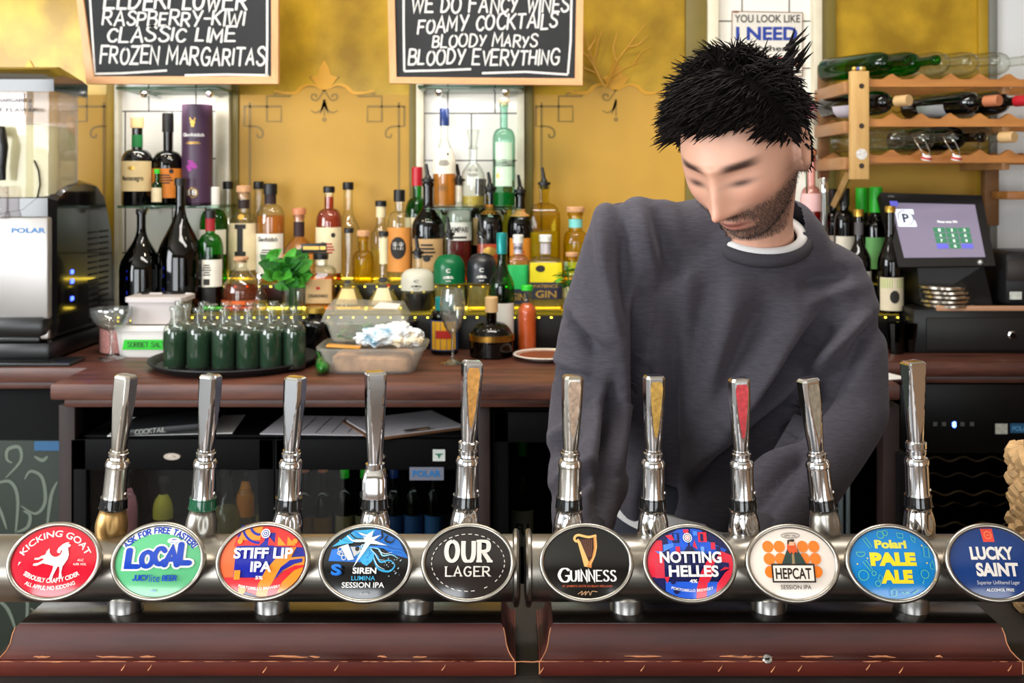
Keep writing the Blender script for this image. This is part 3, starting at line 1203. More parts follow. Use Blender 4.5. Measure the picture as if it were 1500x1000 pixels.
bottle(718, 252, 38, 3.15, Z2, 'black coffee liqueur bottle with pourer and yellow and red label', 'black', .6, .78, .36, 'round', None, .4, None, (.1, .42, 1.2, (170, 60, 26)),
       [('disc', .34, 1.1, .1, 'gold', 0), ('text', .22, 1.5, .06, 'gold', 'KAHLUA'), ('bar', .14, 1.4, .03, 'gold', 0)], True, neckband=(.74, .84, (190, 120, 40)))
bottle(744, 268, 28, 3.225, Z2, 'pale yellow bottle with pink cork behind the pouring spouts', 'yellow', .5, .7, .45, 'slope', 'straw', .5, ('cork', .12))
bottle(762, 256, 38, 3.14, Z2, 'brown bottle with pourer and amber leaf-shaped label', 'brown', .6, .78, .36, 'round', None, .4, None, (.14, .5, .9, (214, 136, 40)),
       [('lines', .34, .9, .02, 'red', 3)], True, neckband=(.74, .82, (206, 150, 90)))
bottle(797, 245, 46, 3.15, Z2, 'wide-shouldered clear bottle of bright yellow liqueur with a tall pourer', 'yellow', .66, .82, .3, 'round', 'lime', .52, None, None, None, True, 8)
bottle(843, 306, 36, 3.15, Z2, 'yellow bottle with cork and turquoise neck beside the bartender\'s sleeve', 'yellow', .55, .74, .55, 'round', 'lime', .55, ('cork', .12), (.1, .3, 1.2, (186, 214, 180)), neckband=(.78, .9, (120, 200, 196)))
# ---- front file on the lower step
bottle(308, 309, 37, 3.03, Z1, 'green bottle with red and black neck, cream label and dark foot band', 'green', .6, .78, .36, 'round', None, .4, ('black', .07), [(.25, .52, 1.35, PAPER), (.08, .24, .7, (24, 22, 24))],
       [('lines', .46, .7, .012, 'ink', 5), ('bar', .27, .5, .06, 'ink', 0)], neckband=(.8, .93, (150, 26, 36)))
bottle(353, 378, 54, 3.02, Z1, 'big-bellied decanter of amber brandy with an orange band', 'clear', .38, .86, .3, 'globe', 'rum', .52, ('cork', .1), (.16, .24, 1.4, (220, 96, 30)), name='decanter', cat='decanter')
bottle(381, 402, 22, 3.0, Z1, 'small round clear stoppered bottle between the brandy decanter and the mint', 'clear', .35, .62, .45, 'globe', 'straw', .3, ('steel', .1))
bottle(470, 371, 42, 3.03, Z1, 'square-shouldered orange liqueur bottle with a beige label behind the mint', 'clear', .66, .8, .42, 'round', 'whisky', .62, ('black', .1), (.16, .58, .8, (196, 160, 110)),
       [('text', .26, 1.2, .06, 'ink', 'DISARONNO'), ('disc', .42, .3, .05, 'red', 0)], sq=6)
bottle(511, 335, 48, 3.03, Z1, 'clear bell-shaped bottle with long neck and small black seal, behind the herb tub', 'clear', .12, .5, .24, 'bell', 'straw', .3, ('black', .05), (.1, .28, .7, (222, 190, 130)),
       [('disc', .36, .45, .045, 'ink', 0)])
bottle(562, 340, 48, 3.03, Z1, 'clear bell-shaped bottle with long cream neck and black medallion, beside the frosted cream bottle', 'clear', .12, .5, .24, 'bell', 'straw', .25, ('black', .05), (.1, .3, .7, (226, 204, 160)),
       [('disc', .4, .65, .07, 'ink', 0), ('disc', .33, .3, .04, 'red', .4)], neckband=(.6, .93, (226, 210, 170)))
for px_, yt_, w_, g_, lb_, ink_ in ((612, 345, 49, 'frost', 'frosted cream bottle with pourer and clear dark foot', 'ink'),
                                    (658, 318, 46, 'teal', 'frosted green bottle with pourer and white lettering', 'white'),
                                    (706, 316, 44, 'ink', 'frosted black bottle with pourer and white lettering', 'white')):
    t_ = bottle(px_, yt_ + (0 if g_ != 'frost' else 0), w_, 3.02, Z1, lb_ + ' on the lower step', 'clear', .56, .76, .26, 'round', 'dark' if g_ == 'frost' else 'straw', .34, None, None,
                [('text', .53, .28, .05, ink_, 'C'), ('bar', .455, .12, .03, ink_, 0), ('lines', .47, .8, .009, ink_, 2), ('lines', .415, .5, .007, ink_, 1)], True)
    H_ = Z_(yt_, 3.02) - Z1 - .055
    p_ = bottle_profile(w_ / 2 / FP * 3.02 + .0006, w_ / 2 / FP * 3.02 * .26 + .0006, H_ - .001, .56, .76, 'round')
    q_ = [(radius_at(p_, H_ * .38), H_ * .38)] + [a for a in p_ if H_ * .38 < a[1] < H_ * .93]
    b_ = MB()
    b_.lathe(q_, 28)
    b_.f = b_.f[:-2]
    b_.m = b_.m[:-2]
    b_.build('frosted_coat', G[g_], t_)
bottle(759, 345, 30, 3.04, Z1, 'clear gin bottle with green and navy label beside the yellow-labelled gin', 'clear', .66, .74, .42, 'round', 'straw', .6, ('white', .1), [(.3, .62, 1.2, (40, 180, 96)), (.1, .3, 1.2, (40, 44, 62))],
       [('text', .15, 1.2, .1, 'gold', 'GIN'), ('vtext', .84, .3, .14, 'ink', 'GIN')], sq=5, neckband=(.76, .9, (206, 196, 214)))
bottle(799, 345, 50, 3.03, Z1, 'yellow-labelled square gin bottle with navy band and gold lettering', 'clear', .64, .73, .3, 'round', 'straw', .6, ('white', .08), [(.4, .66, .78, (226, 206, 20)), (.18, .4, .78, (40, 42, 64))],
       [('text', .33, 1.25, .045, 'gold', 'PATIENCE'), ('text', .2, 1.1, .1, 'gold', 'GIN'), ('disc', .58, .5, .09, 'ink', -.3)], sq=8, neckband=(.76, .9, (216, 206, 214)))
bottle(838, 372, 34, 3.03, Z1, 'pale patterned bottle next to the bartender\'s arm, behind a green sprig', 'yellow', .6, .76, .4, 'round', 'lime', .5, ('cork', .12), (.12, .5, 1.2, (206, 200, 150)), [('disc', .4, .7, .12, 'ink', 0)])
# black lettered tag hung on the bell-shaped neck
t_ = thing('neck_tag', 'small black lettered tag hung round a bottle neck above the mint', 'tag', W(460, 363, 2.99))
MB().box((0, 0, 0), (.074, .003, .027), bev=.001, rot=Matrix.Rotation(-.05, 3, 'Y')).build('tag_card', m_capblack, t_)
b_ = MB()
for k in range(9):
    x_ = -.031 + .0052 * k
    drape(b_, [(x_, -.005), (x_ + .0042, -.005), (x_ + .0042, .005), (x_, .005)], [(0, 1, 2, 3)], lambda u, v: Vector((u, -.0022, v)))
drape(b_, [(.018, -.005), (.034, -.005), (.034, .005), (.018, .005)], [(0, 1, 2, 3)], lambda u, v: Vector((u, -.0022, v)))
b_.build('lettering', m_inkgold, t_, smooth=False)
b_ = MB()
b_.tube([(-.02, .006, .012)] + [(.022 + .0 * k, .006 + .03 * math.sin(k / 8 * PI) * .8, .012 + .004 * k / 8) for k in range(9)], .0012, 6)
b_.build('string', m_capblack, t_)

# ---- big dark bottles and the shelf pieces in the first niche
NI = 'dark bottles in the first tiled niche'
bottle(207, 312, 62, 2.99, Z1, 'dark champagne bottle without label, the shorter of the two behind the white tubs', 'dgreen', .42, .84, .2, 'slope', 'dark', .3, ('black', .03), group='champagne bottles', H=.30)
bottle(264, 262, 66, 3.0, Z1, 'very tall dark champagne magnum with bare neck', 'dgreen', .4, .82, .2, 'slope', 'dark', .3, ('black', .05), group='champagne bottles')
ZS1 = Z_(301, 3.06)
bottle(201, 172, 44, 3.12, ZS1, 'dark round-bellied herbal liqueur bottle with cream label and green neck seal', 'black', .5, .64, .34, 'round', None, .4, ('tan', .12), (.16, .5, 1.4, (214, 190, 140)),
       [('text', .28, 1.5, .06, 'ink', 'Montenegro'), ('disc', .42, .5, .05, 'gold', 0)], neckband=(.66, .8, (20, 110, 52)), group=NI)
bottle(246, 167, 44, 3.14, ZS1, 'dark bottle with long black neck and orange label on the glass shelf', 'brown', .42, .6, .3, 'round', 'dark', .4, ('black', .2), (.08, .4, 1.4, (206, 120, 36)),
       [('lines', .32, 1.3, .014, 'ink', 4), ('disc', .37, .3, .05, 'ink', .55)], group=NI)
bottle(230, 249, 15, 3.08, ZS1, 'miniature green bottle with cream label on the glass shelf', 'green', .5, .68, .45, 'round', None, .4, ('green', .1), (.1, .5, 1.3, CREAM), group=NI)
bottle(267, 262, 15, 3.08, ZS1, 'miniature black bottle at the foot of the purple tube', 'black', .5, .68, .45, 'round', None, .4, ('black', .1), None, group=NI)
# purple gift tube
t_ = thing('gift_tube', 'tall purple whisky gift tube with a gold stag head on the glass shelf', 'tube', (X_(289, 3.14), 3.14, ZS1))
R_ = 22 / FP * 3.14
H_ = Z_(154, 3.14) - ZS1
MB().lathe([(0, 0), (R_, 0), (R_, H_ - .012), (R_, H_ - .011), (R_, H_), (R_ - .003, H_ + .001), (.0001, H_ + .001)], 36).build('tube_body', M('plum card', (66, 42, 66), .4, var=.1, vscale=6), t_)
MB().lathe([(R_ + .0005, 0), (R_ + .0005, .008)], 36).build('foot_ring', M('dark plum metal', (50, 32, 46), .3, metal=.6), t_)
p_ = [(R_, 0), (R_, H_)]
label_print(t_, p_, [('text', H_ * .68, R_ * 1.5, .011, 'white', 'Glenfiddich'), ('lines', H_ * .62, R_ * 1.2, .002, 'gold', 2),
                     ('text', H_ * .1, R_ * .55, .018, 'white', '18')])
b_ = MB()
cyl = lambda u, v: Vector(((R_ + .0016) * math.sin(u / R_), -(R_ + .0016) * math.cos(u / R_), v))
sy = .001
stag = [(-4, -14), (4, -14), (6, -4), (9, 2), (4, 4), (9, 10), (7, 16), (5, 10), (1, 6), (-1, 6), (-5, 10), (-7, 16), (-9, 10), (-4, 4), (-8, 2), (-5, -4)]
drape(b_, [(a * sy, c * sy + H_ * .82) for a, c in stag], [tuple(range(len(stag)))], cyl)
for q_ in (.012, .0095):
    drape(b_, *ribbon([(x, y + H_ * .125) for x, y in arc(0, 0, q_ * 1.25, 0, 360, 26)], .0012), cyl)
b_.build('gold_stag_print', m_inkgold, t_, smooth=False)
b_ = MB()
rnd = random.Random(4)
for k in range(26):
    a_, q_ = rnd.uniform(0, 6.28), rnd.uniform(0, .016)
    vs_, fs_ = disc(-.004 + q_ * math.cos(a_), H_ * .4 + q_ * math.sin(a_), rnd.uniform(.003, .007), None, 8)
    drape(b_, vs_, fs_, lambda u, v: cyl(u, v) * 1.0)
b_.build('rose_print', M('magenta print', (150, 40, 140), .5), t_, smooth=False)

# ---- second niche
ZS2 = Z_(304, 3.06)
N2 = 'bottles in the second tiled niche'
bottle(651, 160, 34, 3.13, ZS2, 'brandy bottle with navy cap, white oval label and amber spirit', 'clear', .46, .74, .34, 'slope', 'whisky', .46, ('blue', .17), (.34, .6, 1.3, (232, 224, 206)),
       [('disc', .54, .16, .03, 'ink', .35), ('lines', .47, 1.0, .008, 'ink', 4)], group=N2)
t_ = bottle(693, 214, 34, 3.13, ZS2, 'clear glass decanter with flared stopper and handwritten mark', 'clear', .5, .74, .36, 'globe', 'straw', .18, None, None,
            None, group=N2, name='decanter', cat='decanter')
H_ = Z_(214, 3.13) - ZS2
MB().lathe([(.0001, H_ - .012), (.010, H_ - .01), (.012, H_ + .006), (.020, H_ + .05), (.0001, H_ + .05)], 16).build('stopper', G['clear'], t_)
b_ = MB()
for i_, s_ in enumerate(('PEAR', 'BRANDY')):
    vs_, fs_ = fit_text(s_, .03, .008, 'stroke', width=.14)
    drape(b_, [(x, y + H_ * (.58 - .08 * i_)) for x, y in vs_], fs_, lambda u, v: Vector((.0355 * math.sin(u / .0355), -.0355 * math.cos(u / .0355), v)))
b_.build('handwriting', m_ink, t_, smooth=False)
bottle(738, 147, 33, 3.13, ZS2, 'tall aqua bottle with cork and leafy green vertical label', 'aqua', .64, .76, .34, 'round', 'greenliq', .14, ('cork', .06), (.2, .62, .8, (196, 224, 196)),
       [('vtext', .42, .62, .3, 'ink', 'SAUVELLE'), ('disc', .3, .3, .05, 'gold', -.55)], group=N2)

# ---- things standing on the counter in front of the step
FR = 'bottles on the counter in front of the step'
bottle(735, 347, 37, 2.91, ZT, 'dark green vermouth bottle with turquoise capsule and white label', 'green', .55, .78, .34, 'slope', 'dark', .3, ('teal', .17), (.14, .42, 1.2, (222, 222, 214)), group=FR, H=.335)
bottle(651, 436, 40, 2.88, ZT, 'small dark green bottle with teal neck and yellow and blue label', 'dgreen', .66, .8, .55, 'round', 'dark', .5, ('teal', .3), [(.1, .6, 1.0, (224, 168, 30)), (.08, .62, 1.5, (30, 60, 110))],
       [('bar', .3, 1.2, .14, 'red', 0)], group=FR)
t_ = bottle(720, 436, 64, 2.83, ZT, 'round black raspberry liqueur bottle with a gold band and crown cap', 'brown', .26, .60, .24, 'round', 'dark', .36, ('tan', .24), None, None, group=FR)
Rb = 32 / FP * 2.83
MB().lathe([(Rb * 1.0, .046), (Rb * 1.04, .047), (Rb * 1.04, .062), (Rb * .99, .063)], 36).build('gold_band', M('brass band', (176, 132, 58), .3, metal=1, var=.3, vscale=60), t_)
bottle(772, 419, 28, 2.89, ZT, 'small waisted glass bottle of orange juice beside the gin', 'clear', .62, .82, .5, 'slope', 'orange', .74, ('green', .06), None, group=FR)
t_ = bottle(600, 470, 36, 2.935, ZT, 'low black flask behind the herb tub', 'black', .6, .8, .5, 'round', None, .4, ('black', .1), None, group=FR)
bottle(462, 452, 46, 2.9, ZT, 'squat black bottle standing behind the mint and the tray', 'black', .6, .8, .5, 'round', None, .4, ('gold', .1), None, group=FR, H=.125)
# ---- bottles by the till
RG = 'bottles beside the till'
bottle(1188, 178, 31, 3.15, Z2 + .0, 'pink-labelled tall bottle of red liqueur rising behind the bartender\'s shoulder', 'pink', .62, .76, .4, 'round', 'red', .56, ('copper', .08), (.56, .7, 1.4, (232, 186, 186)), group=RG, H=.40)
bottle(1207, 262, 16, 3.03, Z1, 'thin clear bottle with bright metal top behind the bartender\'s collar', 'clear', .5, .7, .6, 'slope', 'straw', .4, ('steel', .1), None, group=RG)
bottle(1220, 278, 30, 3.2, Z2, 'black-capped dark bottle behind the bartender\'s shoulder', 'dgreen', .6, .78, .4, 'round', 'dark', .4, ('black', .18), (.2, .5, 1.2, PAPER), group=RG)
bottle(1237, 277, 30, 3.13, Z2, 'black-capped dark bottle, the one nearer the till of two alike', 'dgreen', .6, .78, .4, 'round', 'dark', .4, ('black', .18), (.2, .5, 1.2, PAPER), group=RG)
bottle(1263, 276, 36, 3.215, Z2, 'dark wine bottle with lime green capsule, further from the till of the two', 'dgreen', .58, .76, .42, 'slope', 'dark', .4, ('green', .26), (.15, .48, 1.2, (120, 190, 110)), group=RG)
bottle(1283, 275, 36, 3.14, Z2, 'dark wine bottle with lime green capsule, closer to the till of the two', 'dgreen', .58, .76, .42, 'slope', 'dark', .4, ('green', .26), (.15, .48, 1.2, (120, 190, 110)), group=RG)
bottle(1258, 308, 34, 3.03, Z1, 'dark bottle with gold cap in front of the lime green capsules', 'dgreen', .5, .74, .34, 'slope', 'dark', .4, ('gold', .06), (.14, .4, 1.2, (206, 206, 190)), group=RG, neckband=(.76, .88, (90, 90, 92)))
bottle(1304, 303, 36, 2.988, Z1, 'olive green wine bottle with gold cap and picture label, beside the till screen', 'olive', .46, .78, .34, 'slope', 'dark', .3, ('gold', .05), [(.03, .34, 1.2, (214, 202, 176)), (.24, .33, 1.21, (150, 180, 70))],
       [('disc', .16, .8, .12, 'ink', 0)], group=RG)

# ================================================================= tray of small bottles
TC = Vector((X_(343, 2.70), 2.70, ZT))
t_ = thing('serving_tray', 'round black serving tray crowded with small green-filled bottles', 'tray', TC)
MB().lathe([(.0001, .001), (.185, 0), (.198, .002), (.216, .018), (.218, .019), (.217, .022), (.212, .021), (.196, .007), (.0001, .006)], 56).build('tray_dish', M('black tray rubber', (20, 20, 21), .55, bump=.1, bscale=90), t_)

SYR = 'small bottles of green syrup on the black tray'


def syrup_bottle():
    R, H = .0295, .158
    t = thing('syrup_bottle', 'small bottle', 'bottle', (0, 0, 0), group=SYR)
    p = [(0, .003), (R * .8, .001), (R * .95, .002), (R, .008), (R, .088)]
    for i in range(1, 9):
        a = i / 8
        p.append((.0115 + (R - .0115) * math.sqrt(max(0, 1 - a ** 2)), .088 + .03 * a))
    p += [(.0112, .122), (.0112, .146), (.0138, .147), (.014, .155), (.0125, H), (.0095, H), (.0092, .148)]
    MB().lathe(p, 28).build('glass_body', G['pale'], t)
    q = [(.0001, .009), (R * .86, .008), (R * .94, .012), (R * .94, .088), (R * .9, .095), (.0001, .0955)]
    MB().lathe(q, 26).build('liquid', L['syrup'], t)
    return t


def copy_tree(o, parent=None):
    c = o.copy()
    COL.objects.link(c)
    if parent is not None:
        c.parent = parent
        c.matrix_parent_inverse = o.matrix_parent_inverse.copy()
    for ch in list(o.children):
        copy_tree(ch, c)
    return c


ORD = ['leftmost', 'second from left', 'third from left', 'third from right', 'second from right', 'rightmost']
ORD5 = ['leftmost', 'second from left', 'middle one', 'second from right', 'rightmost']
rows = [('front row', 2.615, [255, 294, 333, 369, 401, 434], ORD), ('second row', 2.675, [273, 313, 350, 385, 419], ORD5), ('third row', 2.735, [262, 300, 334, 370, 404], ORD5)]
src = None
for nm_, y_, xs_, od_ in rows:
    for i_, px_ in enumerate(xs_):
        o_ = syrup_bottle() if src is None else copy_tree(src)
        src = src or o_
        dx_ = (px_ - 343) * .97
        yy_ = y_ - .035 * (1 - min(1, (dx_ / 95) ** 2)) * (1 if nm_ == 'front row' else .6)
        o_.location = (X_(343 + dx_, y_), yy_, ZT + .0065)
        o_.rotation_euler = (0, 0, i_ * 1.3)
        o_['label'] = 'small bottle of dark green syrup, %s of the %s on the tray' % (od_[i_], nm_)

# ================================================================= tubs, herbs, glasses on the counter
m_tub = M('white tub plastic', (226, 222, 216), .4, spec=.4)
m_tubgrey = M('cloudy tub plastic', (196, 188, 186), .45)
m_clearp = glass('clear tub plastic', (250, 250, 246), (222, 222, 216), .12, .7, .2)


def tub(name, label, cx, Y, z, w, d, h, mt, lid_mt, taper=.9, lid=True, rib=0):
    t = thing(name, label, 'tub', (cx, Y, z), group='plastic tubs on the counter')
    b = MB()
    n = 40

    def ring(sc, zz):
        out = []
        for k in range(n):
            a = 2 * PI * k / n
            q = (abs(math.cos(a)) ** 7 + abs(math.sin(a)) ** 7) ** (-1 / 7)
            rb = 1 + (.012 if (rib and k % 2) else 0)
            out.append((math.cos(a) * q * w / 2 * sc * rb, math.sin(a) * q * d / 2 * sc * rb, zz))
        return out
    lv = [(taper * .96, 0), (taper, .004), (1.0, h - .006), (1.05, h - .006), (1.05, h), (.985, h), (taper * .98, .004)]
    vs = []
    for s_, z_ in lv:
        vs += ring(s_, z_)
    fs = [tuple(range(n - 1, -1, -1))]
    for i in range(len(lv) - 1):
        for k in range(n):
            fs.append((i * n + k, i * n + (k + 1) % n, (i + 1) * n + (k + 1) % n, (i + 1) * n + k))
    fs.append(tuple((len(lv) - 1) * n + k for k in range(n)))
    b.add(vs, fs)
    b.build('tub_body', mt, t)
    if lid:
        b = MB()
        lv = [(1.03, h + .0005), (1.075, h - .008), (1.08, h - .008), (1.08, h + .004), (1.0, h + .006), (.96, h + .002)]
        vs = []
        for s_, z_ in lv:
            vs += ring(s_, z_)
        fs = []
        for i in range(len(lv) - 1):
            for k in range(n):
                fs.append((i * n + k, i * n + (k + 1) % n, (i + 1) * n + (k + 1) % n, (i + 1) * n + k))
        fs.append(tuple((len(lv) - 1) * n + k for k in range(n)))
        b.add(vs, fs)
        b.build('lid', lid_mt, t)
    return t


t_ = tub('plastic_tub', 'low white tub with a bright green handwritten label, under the cloudy lidded tub', X_(222, 2.87), 2.87, ZT, .165, .13, .082, m_tub, m_tub)
b_ = MB()
yb_ = -.13 / 2 * .985
drape(b_, [(-.066, .022), (-.06, .05), (.062, .05), (.062, .022)], [(0, 1, 2, 3)], lambda u, v: Vector((u + .008, yb_ * .9 - .0008 - (v - 0) / .082 * .0065 - .0042, v)))
b_.build('label', M('green tape', (40, 186, 44), .5), t_, smooth=False)
b_ = MB()
vs_, fs_ = fit_text('SORBET SALT', .1, .013, 'stroke', width=.13)
drape(b_, [(x + .008, y + .03) for x, y in vs_], fs_, lambda u, v: Vector((u, yb_ * .9 - .0016 - (v - 0) / .082 * .0065 - .0042, v)))
b_.build('handwriting', m_ink, t_, smooth=False)
tub('plastic_tub', 'cloudy lidded tub stacked on top of the white tub', X_(238, 2.9), 2.885, ZT + .088, .155, .12, .07, m_tubgrey, m_tubgrey)
# pink salt tub and coupe
t_ = thing('salt_jar', 'clear low jar filled with pink salt behind the stemmed coupe', 'jar', (X_(180, 2.885) - .02, 2.9, ZT), group='glassware on the counter')
MB().lathe([(.0001, .002), (.05, .001), (.052, .004), (.052, .085), (.055, .088), (.054, .092), (.05, .09)], 30).build('glass_body', G['clear'], t_)
MB().lathe([(.0001, .004), (.0485, .004), (.0485, .07), (.03, .074), (.0001, .073)], 26).build('pink_salt', M('pink salt', (206, 140, 136), .8, var=.3, vscale=220, bump=.6, bscale=260), t_)


def stem_glass(name, label, x, y, prof, cat='glass'):
    t = thing(name, label, cat, (x, y, ZT), group='glassware on the counter')
    MB().lathe(prof, 36).build('glass_bowl', glass('crystal glass', (246, 248, 246), (120, 128, 124), .02, 2.4, .07), t)
    return t


def bowl_profile(rf, hs, pts, stem=.004):
    """foot radius, stem height, outer bowl points then the inner ones back down"""
    out = [(.0001, .0005), (rf, .0005), (rf, .002), (rf * .55, .005), (stem * 1.6, .012), (stem, .02), (stem, hs - .01), (stem * 2, hs)]
    out += pts
    inn = [(max(.0001, r - .0014), z + (.0015 if i == 0 else 0)) for i, (r, z) in enumerate(pts)]
    out += list(reversed(inn))
    out.append((.0001, pts[0][1] + .002))
    return out


stem_glass('coupe_glass', 'wide stemmed coupe glass at the edge of the frozen drink machine', X_(163, 2.79), 2.79, bowl_profile(.035, .075, [(.012, .078), (.03, .086), (.046, .1), (.055, .118), (.057, .132), (.056, .138)]))
stem_glass('wine_glass', 'empty tulip-shaped wine glass in front of the frosted green bottle', X_(663, 2.72), 2.72, bowl_profile(.032, .076, [(.01, .08), (.022, .098), (.031, .125), (.034, .15), (.033, .175), (.029, .198)]))

# mint in a glass
t_ = thing('mint_bunch', 'bunch of fresh mint standing in a small glass behind the tray', 'herb', (X_(429, 2.975), 2.975, Z1), group='herbs on the counter')
MB().lathe([(.0001, .002), (.028, .001), (.033, .075), (.0315, .075), (.0265, .006), (.0001, .006)], 26).build('glass_tumbler', G['clear'], t_)
m_mint = M('mint leaf', (62, 142, 40), .5, var=.35, vscale=30)
m_mintd = M('dark mint leaf', (34, 96, 30), .5, var=.3, vscale=30)


def leaf(mb, base, d, up, L_, w, mi=0, curl=.25):
    d = Vector(d).normalized()
    s = d.cross(Vector(up)).normalized()
    n = s.cross(d)
    vs = []
    k = 6
    for i in range(k + 1):
        q = i / k
        ww = w * math.sin(PI * min(1, q * .93 + .04)) ** .8
        c = Vector(base) + d * L_ * q - n * curl * L_ * q * q
        vs += [c - s * ww + n * ww * .35, c, c + s * ww + n * ww * .35]
    fs = []
    for i in range(k):
        for j in (0, 1):
            a = i * 3 + j
            fs.append((a, a + 1, a + 4, a + 3))
    mb.add(vs, fs, mi)


rnd = random.Random(11)
b_, s_ = MB(), MB()
for k in range(11):
    a_ = rnd.uniform(0, 6.28)
    top = Vector((-.026 + .05 * math.cos(a_) * rnd.uniform(.3, 1.2), .03 * math.sin(a_), rnd.uniform(.1, .155)))
    pts_ = [(.012 * math.cos(a_), .012 * math.sin(a_), .01), (.01 * math.cos(a_), .01 * math.sin(a_), .07), tuple(top)]
    s_.tube(pts_, .0016, 6)
    for q in range(7):
        f_ = rnd.uniform(.35, 1.0)
        c_ = Vector(pts_[1]).lerp(top, f_)
        an = rnd.uniform(0, 6.28)
        leaf(b_, c_, (math.cos(an), math.sin(an) - .3, rnd.uniform(-.35, 1.5)), (.1, -1, .3), rnd.uniform(.045, .07), rnd.uniform(.013, .02), rnd.choice((0, 0, 1)), .12)
b_.build('leaves', [m_mint, m_mintd], t_)
s_.build('stems', m_mintd, t_)
# sprig by the bartender
t_ = thing('mint_sprig', 'little green sprig sticking out beside the bartender\'s sleeve', 'herb', (X_(836, 2.93), 2.93, Z1 - .015), group='herbs on the counter')
MB().lathe([(.0001, .017), (.02, .016), (.024, .065), (.0226, .065), (.0185, .021), (.0001, .021)], 22).build('glass_tumbler', G['clear'], t_)
b_, s_ = MB(), MB()
for k in range(4):
    a_ = k * 1.6
    top = Vector((-.01 + .012 * math.cos(a_), .012 * math.sin(a_), .13 + .02 * (k % 2)))
    s_.tube([(.004, 0, .022), top], .0014, 6)
    for q in range(6):
        an = rnd.uniform(0, 6.28)
        leaf(b_, Vector((.004, 0, .02)).lerp(top, rnd.uniform(.6, 1)), (math.cos(an), math.sin(an), rnd.uniform(-.2, .7)), (0, 0, 1), rnd.uniform(.025, .04), .009, rnd.choice((0, 1)))
b_.build('leaves', [m_mint, m_mintd], t_)
s_.build('stems', m_mintd, t_)

# punnet, herb tub, crumpled wrapper, chilli
xp_ = X_(548, 2.64)
t_ = tub('food_punnet', 'ribbed clear punnet of pale food, lowest of the stack beside the tray', xp_, 2.64, ZT, .262, .19, .066, m_clearp, m_clearp, .84, False, rib=1)
MB().lathe([(.0001, .006), (.98, .006), (1.0, .012), (1.0, .036), (.9, .043), (.5, .046), (.0001, .047)], 40, sq=7, sx=.1, sy=.072).build('food', M('pale beige food', (206, 158, 118), .8, var=.25, vscale=60, bump=.8, bscale=70), t_)
t_ = tub('herb_tub', 'clear hinged tub of green leaves standing on the food punnet', X_(541, 2.68) - .005, 2.675, ZT + .072, .2, .13, .052, m_clearp, m_clearp, .86, False)
b_ = MB()
for k in range(150):
    an = rnd.uniform(0, 6.28)
    leaf(b_, (rnd.uniform(-.075, .075), rnd.uniform(-.048, .048), rnd.uniform(.008, .04)), (math.cos(an), math.sin(an), rnd.uniform(-.25, .2)), (0, 0, 1), rnd.uniform(.018, .028), rnd.uniform(.004, .009), rnd.choice((0, 1, 1)))
o_ = b_.build('leaves', [m_mint, m_mintd], t_)
o_['kind'] = 'stuff'
b_ = MB()
lz = [(-.108, -.072, .053), (.108, -.072, .053), (.108, .072, .056), (-.108, .072, .056)]
b_.add(lz + [(-.095, -.058, .088), (.09, -.058, .082), (.09, .058, .092), (-.095, .058, .098)], [(0, 1, 5, 4), (1, 2, 6, 5), (2, 3, 7, 6), (3, 0, 4, 7), (4, 5, 6, 7)])
b_.build('lid', m_clearp, t_)
b_ = MB()
b_.add([(.02, -.05, .0855), (.085, -.05, .0835), (.085, .02, .089), (.03, .025, .092)], [(0, 1, 2, 3)])
b_.build('price_label', M('printed paper', (222, 220, 216), .6, var=.08, vscale=60), t_, smooth=False)


def crumple(c, r, seed, amp=.35):
    bm = bmesh.new()
    bmesh.ops.create_icosphere(bm, subdivisions=4, radius=1)
    off = Vector((seed * 3.1, seed * 1.7, 0))
    for v in bm.verts:
        n1 = noise.noise(v.co * 2.0 + off)
        n2 = abs(noise.noise(v.co * 4.2 + off * 2))
        k = 1 + amp * n1 - amp * .7 * n2
        v.co = Vector((v.co.x * r[0] * k, v.co.y * r[1] * k, v.co.z * r[2] * k)) + Vector(c)
    return bm


def wrap_mat():
    m, nt, b = new_mat('printed wrapper film')
    tc = nt.nodes.new('ShaderNodeTexCoord')
    nz = nt.nodes.new('ShaderNodeTexNoise')
    nz.inputs['Scale'].default_value = 16
    nz.inputs['Detail'].default_value = 2
    nt.links.new(tc.outputs['Object'], nz.inputs['Vector'])
    rp = nt.nodes.new('ShaderNodeValToRGB')
    e = rp.color_ramp.elements
    e[0].position, e[0].color = .34, lin((44, 132, 168))
    e[1].position, e[1].color = .40, lin((196, 214, 222))
    x = e.new(.56)
    x.color = lin((226, 226, 222))
    x = e.new(.66)
    x.color = lin((226, 206, 168))
    nt.links.new(nz.outputs['Fac'], rp.inputs['Fac'])
    nt.links.new(rp.outputs[0], b.inputs['Base Color'])
    b.inputs['Roughness'].default_value = .25
    b.inputs['Coat Weight'].default_value = .5
    return m


t_ = thing('wrapper', 'crumpled white and blue plastic wrapper lying on the food punnet', 'wrapper', (X_(575, 2.585), 2.585, ZT + .068))
b_ = MB()
for k, (cx, cy, cz, r) in enumerate([(-.03, 0, .026, (.045, .028, .028)), (.015, -.005, .03, (.04, .028, .032)), (.048, .0, .022, (.036, .026, .024)), (-.066, .004, .018, (.032, .02, .017))]):
    b_.bm(crumple((cx, cy, cz), r, k + 1))
b_.build('film', wrap_mat(), t_, ang=22)
t_ = thing('yellow_sachet', 'flat amber strip lying along the rim of the food punnet', 'sachet', (X_(503, 2.552), 2.56, ZT + .0675))
MB().box((0, 0, .003), (.085, .03, .006), bev=.002, rot=Matrix.Rotation(.06, 3, 'Y')).build('strip', M('amber film', (206, 140, 40), .35, coat=.4), t_)
t_ = thing('green_chilli', 'glossy green chilli beside the tray and the punnet', 'chilli', (X_(475, 2.6), 2.58, ZT + .017))
b_ = MB()
